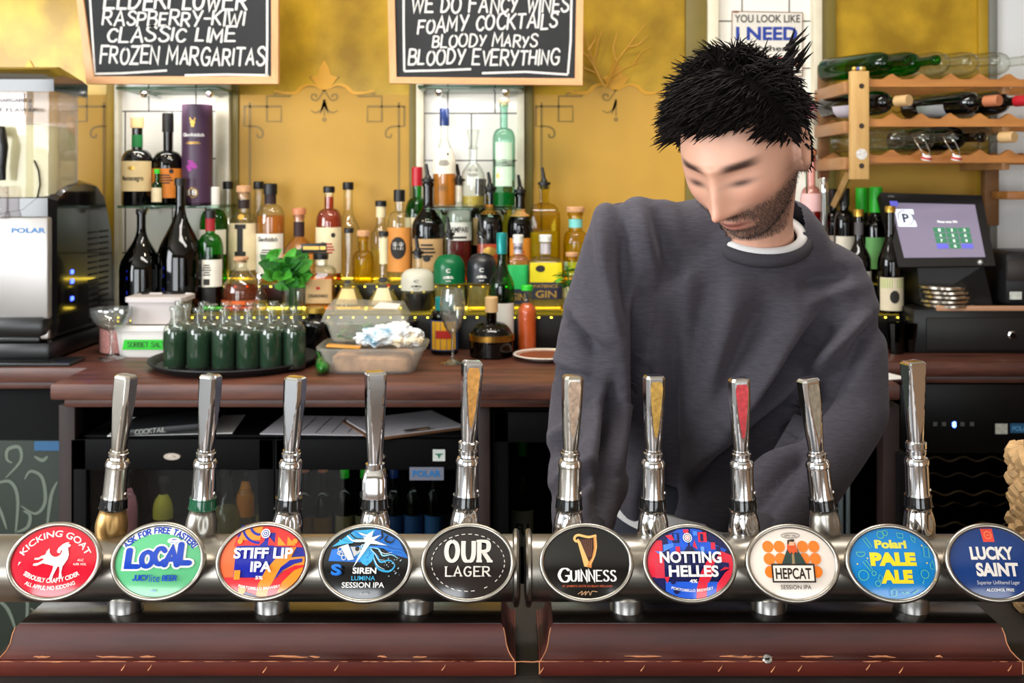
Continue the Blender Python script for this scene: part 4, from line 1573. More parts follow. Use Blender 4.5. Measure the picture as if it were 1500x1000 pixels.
b_.tube([(-.014, .05, .014), (-.01, .03, .008), (-.002, .005, .002), (.004, -.02, 0), (.006, -.04, .002), (.005, -.05, .004)], [.004, .013, .0165, .0165, .011, .003], 14)
b_.build('pepper', M('chilli skin', (30, 108, 30), .2, coat=.6), t_)
MB().tube([(-.016, .048, .014), (-.026, .062, .026)], [.004, .0025], 8).build('stalk', m_mintd, t_)
t_ = thing('avocado', 'dark green avocado behind the chilli', 'fruit', (X_(469, 2.74) + .02, 2.74, ZT + .0285))
MB().sphere((0, 0, 0), (.03, .04, .028)).build('skin', M('avocado skin', (34, 40, 22), .5, bump=.6, bscale=160, var=.3, vscale=60), t_)
# plate
t_ = thing('plate', 'small white plate with a brown rim line, half hidden by the bartender', 'plate', (X_(798, 2.8), 2.78, ZT))
MB().lathe([(.0001, .003), (.05, .002), (.055, .004), (.085, .014), (.087, .0155), (.085, .017), (.056, .008), (.0001, .006)], 40).build('dish', M('white china', (232, 226, 216), .25, coat=.4), t_)
MB().lathe([(.074, .0128), (.077, .0140), (.0775, .0148), (.0735, .0135), (.074, .0128)], 40).build('rim_line', M('brown glaze', (130, 70, 44), .4), t_)
# paper on the counter by the bartender's elbow
t_ = thing('paper_sheet', 'white menu sheet on the counter edge beside the bartender\'s elbow', 'paper', (X_(1268, 2.53), 2.53, ZT + .0005))
MB().box((0, 0, .0012), (.16, .12, .0016), rot=Matrix.Rotation(.35, 3, 'Z')).build('sheet', M('white paper', (228, 226, 224), .6), t_)
# two dark tumblers by the till
for k, (px_, y_) in enumerate(((1313, 2.88), (1333, 2.9))):
    t_ = thing('glass_tumbler', ('cut glass tumbler under the picture-label wine bottle', 'cut glass tumbler against the cash drawer')[k], 'glass', (X_(px_, y_), y_, ZT), group='tumblers by the till')
    MB().lathe([(.0001, .002), (.02, .001), (.021, .01), (.025, .085), (.0235, .085), (.0185, .014), (.0001, .012)], 12).build('glass_wall', glass('smoky glass', (120, 120, 120), (24, 24, 26)), t_, ang=20)

# ================================================================= frozen drink machine
x1_ = X_(70, 2.72)
o0 = Vector((x1_ - .15, 2.95, ZT))
t_ = thing('drink_machine', 'black and steel frozen drink machine full of pale slush on the back counter', 'machine', o0)


def put(nm, mb, mt, par=None, **k):
    ob = mb.build(nm, mt, par or t_, **k)
    if par is None:
        ob.matrix_parent_inverse = Matrix.Translation(-o0)
    return ob


zf0, zf1 = Z_(468, 2.72), Z_(318, 2.72)
MB_ = MB()
MB_.box((x1_ - .17, 2.72, ZT + .005), (.5, .1, .01), bev=.003)
MB_.box((x1_ - .15, 2.93, ZT + .03), (.31, .42, .05), bev=.012)
put('base', MB_, m_black)
MB_ = MB()
MB_.box((x1_ - .16, 2.735, (zf0 + zf1) / 2), (.32, .03, zf1 - zf0), bev=.006)
put('front_panel', MB_, M('satin steel panel', (168, 165, 162), .38, metal=.7, bump=.05, bscale=120, stretch=(1, 1, .05)))
MB_ = MB()
vs_, fs_ = fit_text('POLAR', S_ := X_(67, 2.72) - X_(17, 2.72), .014, 'font', bold=.03)
drape(MB_, [(x + X_(42, 2.72), y + Z_(341, 2.72)) for x, y in vs_], fs_, lambda u, v: Vector((u, 2.7192, v)))
put('maker_mark', MB_, M('blue print', (40, 110, 170), .5), smooth=False)
MB_ = MB()
MB_.box((x1_ - .15, 2.73, Z_(478, 2.72)), (.3, .07, .05), bev=.014)
MB_.box((x1_ - .15, 2.735, Z_(497, 2.72)), (.26, .04, .015), bev=.004)
put('drip_tray', MB_, m_black)
MB_ = MB()
MB_.box((x1_ - .16, 2.733, Z_(489, 2.72)), (.32, .02, .03), bev=.004)
put('lower_panel', MB_, m_steel)
# bulging black side housing
MB_ = MB()
prof_ = [(2.752, ZT + .05), (2.752, zf1 + .05), (2.80, zf1 + .075), (2.86, zf1 + .09), (2.95, zf1 + .1), (3.04, zf1 + .09), (3.1, zf1 + .05), (3.15, zf1 - .06), (3.18, zf1 - .2), (3.18, ZT + .05)]
n_ = len(prof_)
xs_ = [x1_ - .31, x1_ - .015, x1_ + .004]
ys_c = sum(p[0] for p in prof_) / n_
zs_c = sum(p[1] for p in prof_) / n_
vs_ = []
for j_, x_ in enumerate(xs_):
    k_ = 1.0 if j_ < 2 else .93
    vs_ += [(x_, ys_c + (y - ys_c) * k_, zs_c + (z - zs_c) * k_) for y, z in prof_]
fs_ = [tuple(range(n_)), tuple(2 * n_ + k for k in reversed(range(n_)))]
for j_ in (0, 1):
    fs_ += [(j_ * n_ + k, j_ * n_ + (k + 1) % n_, (j_ + 1) * n_ + (k + 1) % n_, (j_ + 1) * n_ + k) for k in range(n_)]
MB_.add(vs_, fs_)
put('side_housing', MB_, M('gloss black plastic', (16, 15, 16), .12, coat=.5), ang=30)
MB_ = MB()
for k in range(15):
    z_ = ZT + .09 + k * .0175
    for y0_, y1_ in ((2.97, 3.035), (3.05, 3.115)):
        MB_.box((x1_ + .0045, (y0_ + y1_) / 2, z_), (.004, y1_ - y0_, .006), bev=.001)
put('side_vent', MB_, m_blackmatt)
MB_ = MB()
for z_ in (Z_(398, 2.86), Z_(412, 2.86), Z_(437, 2.86)):  # blue reflections on the black side, drawn as glowing marks
    MB_.box((x1_ + .004, 2.86, z_), (.006, .016, .012), bev=.002)
put('blue_glint', MB_, M('blue glint', (40, 70, 255), .3, emis=(50, 70, 255), estr=9))
# slush tank
zt0, zt1 = zf1 + .008, Z_(128, 2.76)
ya_, yb_ = 2.755, 2.95
MB_ = MB()
c_ = (x1_ - .155, (ya_ + yb_) / 2)
MB_.lathe([(.0001, zt0 + .002), (.9, zt0), (1, zt0 + .02), (1, zt1), (.985, zt1), (.985, zt0 + .02), (.0001, zt0 + .01)], 40, sq=9, sx=.15, sy=(yb_ - ya_) / 2, c=(c_[0], c_[1], 0))
put('tank', MB_, glass('tank plastic', (250, 248, 248), (226, 222, 226), .06, .8, .1))
MB_ = MB()
zl_ = Z_(180, 2.76)
MB_.lathe([(.0001, zt0 + .012), (.9, zt0 + .012), (.975, zt0 + .03), (.975, zl_ - .06), (.93, zl_ - .025), (.8, zl_ - .004), (.5, zl_ + .002), (.0001, zl_)], 40, sq=9, sx=.15, sy=(yb_ - ya_) / 2, c=(c_[0], c_[1], 0))
put('slush', MB_, L['cream'])
MB_ = MB()
zc_ = zt1
prof_ = [(ya_ - .012, zc_ - .012), (ya_ - .014, zc_ + .02), (ya_ + .03, zc_ + .05), (ya_ + .1, zc_ + .066), (yb_ - .03, zc_ + .058), (yb_ + .012, zc_ + .025), (yb_ + .012, zc_ - .012)]
n_ = len(prof_)
vs_ = [(x1_ - .316, y, z) for y, z in prof_] + [(x1_ - .03, y, z) for y, z in prof_] + [(x1_ + .006, y, min(z, zc_ + .034)) for y, z in prof_]
fs_ = [tuple(range(n_)), tuple(2 * n_ + k for k in reversed(range(n_)))]
for j_ in (0, 1):
    fs_ += [(j_ * n_ + k, j_ * n_ + (k + 1) % n_, (j_ + 1) * n_ + (k + 1) % n_, (j_ + 1) * n_ + k) for k in range(n_)]
MB_.add(vs_, fs_)
put('lid', MB_, M('gloss black plastic'), ang=30)
MB_ = MB()
MB_.tube([(x1_ - .33, ya_ - .012, Z_(190, ya_)), (X_(8, 2.74), ya_ - .03, Z_(193, 2.74)), (X_(10, 2.74), ya_ - .035, Z_(215, 2.74)), (X_(7, 2.74), ya_ - .032, Z_(245, 2.74)), (X_(8, 2.74), ya_ - .03, Z_(264, 2.74))],
         [.012, .014, .013, .011, .008], 12)
put('tap_lever', MB_, m_black)
MB_ = MB()
MB_.lathe([(.0001, 0), (.02, 0), (.021, .006), (.016, .02), (.016, .08), (.013, .085), (.0001, .085)], 20, c=(X_(8, 2.74), 2.722, zf1 - .002))
put('spout', MB_, glass('clear spout plastic', (240, 236, 236), (180, 170, 176), .05))
MB_ = MB()
MB_.tube([(X_(49, 2.75) + dx, ya_ - .001, Z_(py, 2.75)) for dx, py in ((0, 235), (.012, 250), (.016, 270), (.008, 290), (-.03, 307), (-.1, 314))], .0022, 8)
put('front_seal', MB_, m_black)
# notice on the tank
MB_ = MB()
MB_.box((X_(4, ya_ - .004) - .06, ya_ - .003, Z_(152, ya_)), ((X_(66, 2.75) - X_(4, 2.75)) + .12, .0012, .056))
nt_ = put('notice', MB_, M('notice paper', (226, 220, 222), .6))
MB_ = MB()
for i_, (s_, py_) in enumerate((('FROZEN MARGARITA', 149), ('DIFFERENT FLAVOURS', 163))):
    w_ = (.165, .21)[i_]
    vs_, fs_ = fit_text(s_, w_, .008, 'stroke', width=.16, serif=.1)
    xr_ = X_((47, 63)[i_], 2.75)
    drape(MB_, [(x + xr_ - w_ / 2, y + Z_(py_, 2.75)) for x, y in vs_], fs_, lambda u, v: Vector((u, ya_ - .0042, v)))
put('notice_print', MB_, m_ink, smooth=False)

# ================================================================= till, drawer, printer
m_till = M('till casing', (24, 23, 24), .4)
cs = [W(1291, 283, 3.03), W(1437, 287, 3.0), W(1457, 389, 2.91), W(1318, 391, 2.94)]
ex = ((cs[1] - cs[0]) + (cs[2] - cs[3])).normalized()
ez = ((cs[0] - cs[3]) + (cs[1] - cs[2])).normalized()
ey = ez.cross(ex).normalized()
cc = sum(cs, Vector()) / 4
t_ = thing('till', 'black touch-screen till tilted back on its stand behind the cash drawer', 'till', (cc.x, 3.0, ZT + .13))
o0 = Vector((cc.x, 3.0, ZT + .13))


def bil(u, v, d=0.0):
    """point on the screen face: u 0..1 across, v 0..1 down, d behind"""
    p = cs[0] * (1 - u) * (1 - v) + cs[1] * u * (1 - v) + cs[2] * u * v + cs[3] * (1 - u) * v
    return p + ey * d


def quadbox(u0, u1, v0, v1, d0, d1):
    f = [bil(u0, v0, d0), bil(u1, v0, d0), bil(u1, v1, d0), bil(u0, v1, d0)]
    g = [bil(u0, v0, d1), bil(u1, v0, d1), bil(u1, v1, d1), bil(u0, v1, d1)]
    return MB().hexa(f + g)


sgn = 1 if ey.y > 0 else -1
put('screen_casing', quadbox(-.01, 1.01, -.01, 1.0, 0, .045 * sgn), m_till, smooth=False)
put('display', quadbox(.07, .92, .13, .88, -.0012 * sgn, .002 * sgn), M('lit till display', (120, 112, 130), .3, emis=(128, 118, 140), estr=.55), smooth=False)
b_ = MB()
b_.add([bil(.09, .22, -.002 * sgn), bil(.28, .22, -.002 * sgn), bil(.28, .46, -.002 * sgn), bil(.09, .46, -.002 * sgn)], [(0, 1, 2, 3)])
put('logo_tile', b_, M('lit white tile', (225, 228, 240), .4, emis=(225, 230, 245), estr=.8), smooth=False)
b_ = MB()
fnP = lambda u, v: bil(u, v, -.003 * sgn)
drape(b_, *ribbon([(.185 + .075 * math.cos(k / 24 * 2 * PI), .34 + .1 * math.sin(k / 24 * 2 * PI)) for k in range(24)], .008, True), fnP)
vs_, fs_ = fit_text('P', .07, .13, 'font', bold=.04)
drape(b_, [(x + .185, .405 - y) for x, y in vs_], fs_, fnP)
for k in range(12):
    r_, c__ = divmod(k, 3)
put('logo_print', b_, M('logo grey', (70, 76, 96), .5), smooth=False)
b_ = MB()
for r_ in range(4):
    for c__ in range(3):
        if r_ == 3 and c__ != 1:
            continue
        u_, v_ = .44 + c__ * .128, .47 + r_ * .075
        b_.add([fnP(u_, v_), fnP(u_ + .118, v_), fnP(u_ + .118, v_ + .066), fnP(u_, v_ + .066)], [(0, 1, 2, 3)])
put('keypad', b_, M('lit green keys', (60, 120, 90), .4, emis=(56, 120, 84), estr=.5), smooth=False)
b_ = MB()
for c__ in (0, 2):
    u_, v_ = .44 + c__ * .128, .47 + 3 * .075
    b_.add([fnP(u_, v_), fnP(u_ + .118, v_), fnP(u_ + .118, v_ + .066), fnP(u_, v_ + .066)], [(0, 1, 2, 3)])
b_.add([fnP(.06, .11), fnP(.14, .11), fnP(.14, .18), fnP(.06, .18)], [(0, 1, 2, 3)])
put('blue_keys', b_, M('lit blue keys', (96, 96, 190), .4, emis=(96, 96, 200), estr=.6), smooth=False)
b_ = MB()
f4 = lambda u, v: bil(u, v, -.004 * sgn)
for k, ch in enumerate('1234567890'):
    r_, c__ = (3, 1) if ch == '0' else divmod(k, 3)
    vs_, fs_ = fit_text(ch, .022, .04, 'font', bold=.02)
    drape(b_, [(x + .5 + c__ * .128, .525 + r_ * .075 - y) for x, y in vs_], fs_, f4)
vs_, fs_ = fit_text('Please enter PIN', .2, .032, 'font', bold=.02)
drape(b_, [(x + .6, .405 - y) for x, y in vs_], fs_, f4)
put('key_print', b_, M('lit white print', (240, 244, 240), .4, emis=(240, 244, 240), estr=.8), smooth=False)
b_ = MB()
b_.sphere(bil(.855, .955, -.001 * sgn), .008)
put('power_button', b_, M('silver button', (200, 200, 200), .3, metal=.7))
b_ = MB()
b_.add([bil(.06, .03, -.0008 * sgn), bil(.12, .03, -.0008 * sgn), bil(.12, .05, -.0008 * sgn), bil(.06, .05, -.0008 * sgn)], [(0, 1, 2, 3)])
put('maker_badge', b_, M('grey print', (110, 110, 110), .5), smooth=False)
b_ = MB()
zb_ = ZT + .128
p0 = [Vector((X_(1346, 2.96), 2.95, zb_)), Vector((X_(1452, 2.96), 2.95, zb_)), bil(.9, .98, .01 * sgn), bil(.2, .98, .01 * sgn)]
p1 = [p + Vector((0, .15, .0)) for p in p0[:2]] + [p + Vector((0, .1, .03)) for p in p0[2:]]
b_.hexa(p0 + p1)
put('stand', b_, m_till, smooth=False)

xd0, xd1 = X_(1338, 2.88), X_(1338, 2.88) + .42
t_ = thing('cash_drawer', 'black cash drawer with a round lock under the till', 'drawer', ((xd0 + xd1) / 2, 3.05, ZT))
b_ = MB()
b_.box((0, 0, .062), (xd1 - xd0, .34, .124), bev=.004)
b_.build('casing', m_black, t_)
b_ = MB()
b_.box((.01, -.172, .055), (xd1 - xd0 - .05, .008, .092), bev=.003)
dr_ = b_.build('drawer_front', M('drawer black', (19, 18, 18), .45), t_)
MB().lathe([(.0001, 0), (.012, 0), (.012, .004), (.009, .007), (.0001, .007)], 24, R=Matrix.Rotation(PI / 2, 3, 'X'), c=(X_(1483, 2.87) - (xd0 + xd1) / 2, -.176, .052)).build('lock', m_chrome, dr_)
b_ = MB()
b_.box((.03, -.168, .1265), (xd1 - xd0 - .07, .012, .014), bev=.002)
b_.build('edge_strip', M('tan edging', (186, 140, 108), .5), t_)
# stack of metal lids on the drawer
for k in range(5):
    t_ = thing('metal_coaster', '%s metal coaster of the stack on the cash drawer' % ('lowest', 'second lowest', 'middle', 'second highest', 'topmost')[k], 'coaster',
               (X_(1386, 2.93) + (.004, -.003, .005, 0, -.008)[k], 2.94, ZT + .125 + k * .0125), (0, (.0, .0, .0, .0, .06)[k] * .5, 0), 'metal coasters stacked on the cash drawer')
    R_ = .071 - .001 * k
    MB().lathe([(.0001, .001), (R_ - .006, .0005), (R_, .003), (R_, .009), (R_ - .003, .0115), (R_ - .008, .0095), (.0001, .007)], 40).build('dish', M('worn steel', (206, 196, 180), .22, metal=1, var=.1, vscale=30), t_)
t_ = thing('receipt', 'pale receipt slip lying on the cash drawer', 'paper', (X_(1444, 2.92), 2.93, ZT + .1245))
MB().box((0, 0, .0008), (.07, .035, .0012), rot=Matrix.Rotation(-.1, 3, 'Z')).build('slip', M('receipt paper', (212, 196, 190), .6), t_)
t_ = thing('receipt_printer', 'black receipt printer on the cash drawer with paper in its slot', 'printer', (X_(1497, 2.98), 3.02, ZT + .1245))
MB().box((0, 0, .08), (.155, .2, .155), bev=.02).build('casing', m_till, t_)
MB().box((.0, -.101, .105), (.145, .004, .06), bev=.001).build('front_cover', M('printer brown black', (40, 32, 28), .4), t_)
MB().box((.012, -.106, .118), (.07, .018, .002), rot=Matrix.Rotation(.2, 3, 'X')).build('paper', M('white paper'), t_)
MB().box((-.05, -.1045, .034), (.034, .002, .022)).build('sticker', M('pale sticker', (196, 200, 192), .5, var=.2, vscale=90), t_)

# ================================================================= wine rack
m_pine = wood('orange pine', (156, 96, 42), (196, 132, 66), .45, 8, (.12, 1, 1), .15)
m_pinev = wood('pale pine', (190, 146, 84), (216, 176, 112), .5, 8, (1, 1, .12), .1)
yR0, yR1 = 2.90, 3.19
xr0, xr1 = X_(1248, yR0), X_(1640, yR0)
zs_ = [Z_(122, yR0), Z_(180, yR0), Z_(233, yR0)]
o0 = Vector(((xr0 + xr1) / 2, 3.05, zs_[2] - .06))
t_ = thing('wine_rack', 'three-tier pine wine rack fixed to the wall above the till', 'rack', o0)
b_ = MB()
b_.box((X_(1256, yR0), yR0 - .012, (Z_(105, yR0) + Z_(263, yR0)) / 2), (X_(1270, yR0) - X_(1243, yR0), .022, Z_(105, yR0) - Z_(263, yR0)), bev=.003)
put('front_post', b_, m_pinev)
b_ = MB()
for z_ in (Z_(127, yR0), Z_(185, yR0), Z_(243, yR0)):
    b_.lathe([(.0001, 0), (.0075, 0), (.006, .003), (.0001, .003)], 12, R=Matrix.Rotation(PI / 2, 3, 'X'), c=(X_(1258, yR0), yR0 - .023, z_))
put('screw_head', b_, M('dark screw', (50, 36, 26), .5))
b_ = MB()
b_.lathe([(.0001, 0), (.0155, 0), (.0155, .001), (.0001, .001)], 24, R=Matrix.Rotation(PI / 2, 3, 'X'), c=(X_(1258, yR0), yR0 - .0232, Z_(226, yR0)))
put('round_sticker', b_, M('pale round sticker', (214, 210, 206), .5, var=.25, vscale=160))
for i_, z_ in enumerate(zs_):
    b_ = MB()
    for y_, q_ in ((yR0 + .005, 1), (yR1 - .02, 1)):
        # scalloped carrier: straight foot with bumps between the necks
        n_ = 120
        hw = .0105
        pts_ = []
        for k in range(n_ + 1):
            x_ = xr0 + (xr1 - xr0) * k / n_
            ph = (x_ - X_(1263, yR0)) / .083
            fr_ = abs((ph % 1) - .5) * 2
            pts_.append((x_, z_ + .011 + .017 * max(0, (fr_ - .35) / .65) ** 1.2))
        vs_ = []
        for x_, zz_ in pts_:
            vs_ += [(x_, y_ - .01, z_ - hw), (x_, y_ - .01, zz_), (x_, y_ + .01, zz_), (x_, y_ + .01, z_ - hw)]
        fs_ = []
        for k in range(n_):
            for j_ in range(4):
                fs_.append((4 * k + j_, 4 * k + (j_ + 1) % 4, 4 * k + 4 + (j_ + 1) % 4, 4 * k + 4 + j_))
        fs_ += [(0, 1, 2, 3), (4 * n_ + 3, 4 * n_ + 2, 4 * n_ + 1, 4 * n_)]
        b_.add(vs_, fs_)
    put('bottle_rail', b_, m_pine)
    for x_ in (xr0 - .012, X_(1475, yR0)):
        b_ = MB()
        b_.box((x_ + .0, (yR0 + yR1) / 2, z_ - .012), (.022, yR1 - yR0 - .01, .036), bev=.003)
        put('side_rail', b_, wood('worn pine', (140, 96, 56), (176, 128, 80), .5, 8, (1, .12, 1), .1))
b_ = MB()
b_.box((X_(1206, yR1), yR1 + .0, (Z_(95, yR1) + Z_(262, yR1)) / 2), (.03, .03, Z_(95, yR1) - Z_(262, yR1)), bev=.003)
put('back_post', b_, M('brown post', (122, 84, 48), .6, var=.2, vscale=12))
b_ = MB()
b_.box((X_(1450, 3.2), 3.2, (Z_(232, 3.2) + Z_(330, 3.2)) / 2), (.045, .03, Z_(232, 3.2) - Z_(330, 3.2)), bev=.003)
put('back_post', b_, M('brown post', (122, 84, 48), .6, var=.2, vscale=12))
b_ = MB()
b_.tube([(X_(1243, 2.96), 2.95, Z_(252, 2.95)), (X_(1222, 3.16), 3.16, Z_(300, 3.16))], .012, 4)
put('brace', b_, m_pinev)
b_ = MB()
b_.box((X_(1500, 3.1), 3.12, Z_(286, 3.1)), (.13, .1, .024), bev=.003)
put('side_shelf', b_, m_pine)

# bottles lying in the rack, necks to the front
G['lime'] = glass('bright green glass', (50, 190, 70), (6, 100, 30))
WR = 'bottles lying in the pine wine rack'


def lying(px, py, tier, label, gl, w=34, cap=None, liq=None, yaw=.15, lab=None, neck=.36, style='round', H=.31, swing=False, pull=0.0):
    """neck mouth shown at column px; the bottle lies back into the rack"""
    R = .0355 * w / 34
    t = thing('wine_bottle', label, 'bottle', (0, 0, 0), group=WR)
    p = bottle_profile(R, R * neck, H, .6, .78, style)
    MB().lathe(p, 26).build('glass_body', G[gl], t)
    if liq:
        MB().lathe([(.0001, .008), (R * .92, .008), (R * .92, H * .62), (.0001, H * .64)], 20).build('wine', L[liq], t)
    if cap:
        rn = R * neck
        MB().lathe([(rn * 1.1, H * .86), (rn * 1.22, H * .865), (rn * 1.24, H), (rn * 1.2, H + .002), (.0001, H + .002)], 18).build('capsule', m_caps[cap], t)
    if lab:
        wrap_label(t, p, .2 * H, .5 * H, 1.5, lab)
    if swing:
        b = MB()
        for s in (-1, 1):
            b.tube([(s * .013, 0, H * .93), (s * .02, -.012, H - .01), (s * .017, -.04, H + .008), (s * .008, -.056, H + .012)], .0017, 6)
        b.tube([(-.013, 0, H * .93), (.013, 0, H * .93)], .0017, 6)
        b.build('wire_bail', m_chrome, t)
        MB().lathe([(.0001, 0), (.009, 0), (.0135, .006), (.0135, .014), (.0001, .015)], 16, R=Matrix.Rotation(PI / 2 + .25, 3, 'X'), c=(0, -.051, H + .013)).build('stopper', M('white ceramic', (228, 224, 220), .3, coat=.4), t)
        MB().lathe([(.0095, .0), (.0145, .0005), (.0145, .006), (.0095, .0065)], 16, R=Matrix.Rotation(PI / 2 + .25, 3, 'X'), c=(0, -.0555, H + .012)).build('rubber_ring', M('red rubber', (196, 50, 44), .5), t)
    # axis from base (at the back) to mouth (front)
    zc = zs_[tier] + .030 + R * .75
    mouth = Vector((X_(px, yR0 - pull), yR0 - .045 - pull, zc + .004))
    d = Vector((math.sin(yaw), -math.cos(yaw), 0)).normalized()
    base = mouth - d * H
    t.location = base
    q = d.to_track_quat('Z', 'Y')
    t.rotation_euler = q.to_euler()
    return t


lying(1322, 88, 0, 'empty bright green bottle lying on the top tier, the one nearest the post', 'lime', yaw=.5)
lying(1364, 88, 0, 'empty bright green bottle lying on the top tier, second from the post', 'lime', yaw=.5)
lying(1407, 92, 0, 'clear empty bottle on the top tier next to the green ones', 'clear', yaw=.5)
lying(1450, 92, 0, 'clear empty bottle on the top tier, second after the green ones', 'clear', yaw=.5)
lying(1496, 92, 0, 'clear bottle lying at the far end of the top tier', 'clear', yaw=.5)
lying(1322, 143, 1, 'dark red wine bottle with pale capsule, nearest the post on the middle tier', 'black', cap='tan', yaw=.5, lab=(206, 200, 214))
lying(1452, 147, 1, 'dark wine bottle with copper capsule in the middle of the middle tier', 'black', cap='copper', yaw=.5, lab=(206, 206, 210))
lying(1496, 152, 1, 'dark wine bottle with red capsule at the end of the middle tier', 'black', cap='red', yaw=.5, lab=(206, 200, 190))
lying(1343, 212, 2, 'swing-top clear bottle on the bottom tier, the one closer to the post', 'clear', yaw=.5, swing=True)
lying(1386, 214, 2, 'swing-top clear bottle on the bottom tier, further from the post', 'clear', yaw=.5, swing=True)
lying(1430, 210, 2, 'brownish bottle between the swing-tops and the corked bottle', 'olive', yaw=.5)
lying(1474, 208, 2, 'clear bottle with a cork end at the far end of the bottom tier', 'clear', cap='tan', yaw=.5)
# small fairy lights on top of the post
t_ = thing('ornament', 'tiny cluster of gold and blue beads on top of the rack post', 'ornament', W(1257, 104, yR0 - .012))
for k, (dx_, c_) in enumerate(((-.012, (230, 190, 90)), (.0, (90, 100, 170)), (.008, (236, 214, 150)), (.016, (210, 170, 60)))):
    MB().sphere((dx_, -.003 + .004 * (k % 2), .006), .0065).build('bead', M('bead %d' % k, c_, .15, metal=.5, coat=.5), t_)

# ================================================================= chalkboards and sign
m_slate = M('chalkboard slate', (17, 19, 22), .7, col2=(32, 35, 39), vscale=5, bump=.05, bscale=60)
m_frame = wood('light frame wood', (196, 140, 92), (222, 170, 120), .5, 9, (.15, 1, 1), .1)
m_framev = wood('light frame wood upright', (196, 140, 92), (222, 170, 120), .5, 9, (1, 1, .15), .1)
m_chalk = M('white chalk', (206, 206, 204), .9, var=.1, vscale=150)


def chalkboard(label, outer, inner, lines, border, Y=3.0):
    """outer / inner: pixel corners (top-left, top-right, bottom-right, bottom-left) on the board plane"""
    oc = sum((W(*p, Y) for p in outer), Vector()) / 4
    t = thing('chalkboard', label, 'chalkboard', oc, group='chalkboards hung over the back bar')

    def add(nm, mb, mt, **k):
        ob = mb.build(nm, mt, t, **k)
        ob.matrix_parent_inverse = Matrix.Translation(-oc)
    f = [W(*p, Y) for p in inner]
    add('slate', MB().hexa([p + Vector((0, .004, 0)) for p in f] + [p + Vector((0, .014, 0)) for p in f]), m_slate, smooth=False)
    fo, fi = [W(*p, Y) - Vector((0, .006, 0)) for p in outer], [W(*p, Y) - Vector((0, .006, 0)) for p in inner]
    for i in range(4):
        j = (i + 1) % 4
        q = [fo[i], fo[j], fi[j], fi[i]]
        add('frame_rail' if i % 2 == 0 else 'frame_stile', MB().hexa(q + [p + Vector((0, .022, 0)) for p in q]), m_frame if i % 2 == 0 else m_framev, smooth=False)
    b = MB()
    fn = lambda u, v: W(u, v, Y) + Vector((0, .0032, 0))
    for i, (s, x0, x1, ya, yb, h) in enumerate(lines):
        vs, fs, tw = stroke_text(s, width=.15, gap=.2, jitter=1.0, seed=i * 7 + len(s), slant=.12)
        sl = (yb - ya) / (x1 - x0)
        drape(b, [(x0 + x * (x1 - x0) / tw, ya + sl * x * (x1 - x0) / tw - y * h) for x, y in vs], fs, fn)
    for pts in border:
        drape(b, *ribbon(pts, 3.2), fn)
    add('chalk_writing', b, m_chalk, smooth=False)
    return t


chalkboard('chalkboard listing frozen cocktail flavours in chalk capitals, above the purple tube',
           [(106, -60), (408, -60), (408, 123), (128, 123)], [(116, -52), (398, -52), (398, 112), (138, 112)],
           [('ELDERFLOWER', 152, 360, 12, 14, 26), ('RASPBERRY-KIWI', 150, 357, 36, 37, 20), ('CLASSIC LIME', 156, 343, 60, 60, 20), ('FROZEN MARGARITAS', 146, 386, 92, 95, 24)],
           [[(130, -40), (130, -20), (138, 106)], [(136, 108), (180, 107), (244, 103)], [(270, 110), (330, 109), (393, 110)], [(390, 110), (391, 60), (391, -40)]])
chalkboard('chalkboard about wines and cocktails in chalk capitals, above the aqua bottle',
           [(567, -60), (855, -60), (853, 125), (571, 122)], [(577, -52), (845, -52), (842, 115), (581, 113)],
           [('WE DO FANCY WINES', 602, 832, 18, 18, 22), ('FOAMY COCKTAILS', 611, 816, 48, 40, 21), ('BLOODY MARYS', 633, 786, 68, 68, 17), ('BLOODY EVERYTHING', 598, 818, 94, 94, 21)],
           [[(591, -40), (591, 30), (592, 104)], [(592, 104), (640, 103), (690, 101)], [(706, 107), (770, 105), (832, 109)], [(832, 108), (836, 60), (838, -40)]])

t_ = thing('wall_sign', 'rusty-edged white metal sign with black and blue lettering above the bartender\'s head', 'sign', W(1124, 62, YW - .008))
o0 = W(1124, 62, YW - .008)
Ys = YW - .012
b_ = MB()
q_ = [W(1072, 16, Ys), W(1176, 18, Ys), W(1176, 112, Ys), W(1071, 112, Ys)]
b_.hexa(q_ + [p + Vector((0, .003, 0)) for p in q_])
put('plate', b_, M('enamel white', (222, 218, 208), .4, var=.05, vscale=12), smooth=False)
b_ = MB()
drape(b_, *ribbon([(1072.5, 16.5), (1175.5, 18.5), (1175.5, 111.5), (1071.5, 111.5)], 1.8, True), lambda u, v: W(u, v, Ys) - Vector((0, .0006, 0)))
drape(b_, *ribbon([(1074, 17.2), (1082, 17.4)], 3), lambda u, v: W(u, v, Ys) - Vector((0, .001, 0)))
put('rust_edge', b_, M('rust', (124, 76, 50), .8, var=.3, vscale=80), smooth=False)
fs1 = lambda u, v: W(u, v, Ys) - Vector((0, .001, 0))
for s_, x0_, x1_s, yb_s, h_, nm_, c_, bd in (('YOU LOOK LIKE', 1076, 1172, 33, 12, 'black_lettering', (52, 46, 44), .02), ('I NEED', 1078, 1168, 59, 21, 'blue_lettering', (28, 58, 150), .035), ('another', 1092, 1153, 75, 9, 'small_lettering', (52, 46, 44), .02),
                                           ('COCKTAIL', 1092, 1168, 95, 12, 'red_lettering', (188, 40, 40), .03)):
    b_ = MB()
    vs_, fs_ = fit_text(s_, x1_s - x0_, h_, 'font', bold=bd)
    drape(b_, [(x + (x0_ + x1_s) / 2, yb_s - y) for x, y in vs_], fs_, fs1)
    put(nm_, b_, M('sign ' + nm_, c_, .5), smooth=False)
b_ = MB()
drape(b_, [(1157, 66), (1166, 66), (1161.5, 72)], [(0, 1, 2)], fs1)
drape(b_, *ribbon([(1161.5, 70), (1161.5, 77)], 1.5), fs1)
drape(b_, *disc(1167.5, 65, 2.4), fs1)
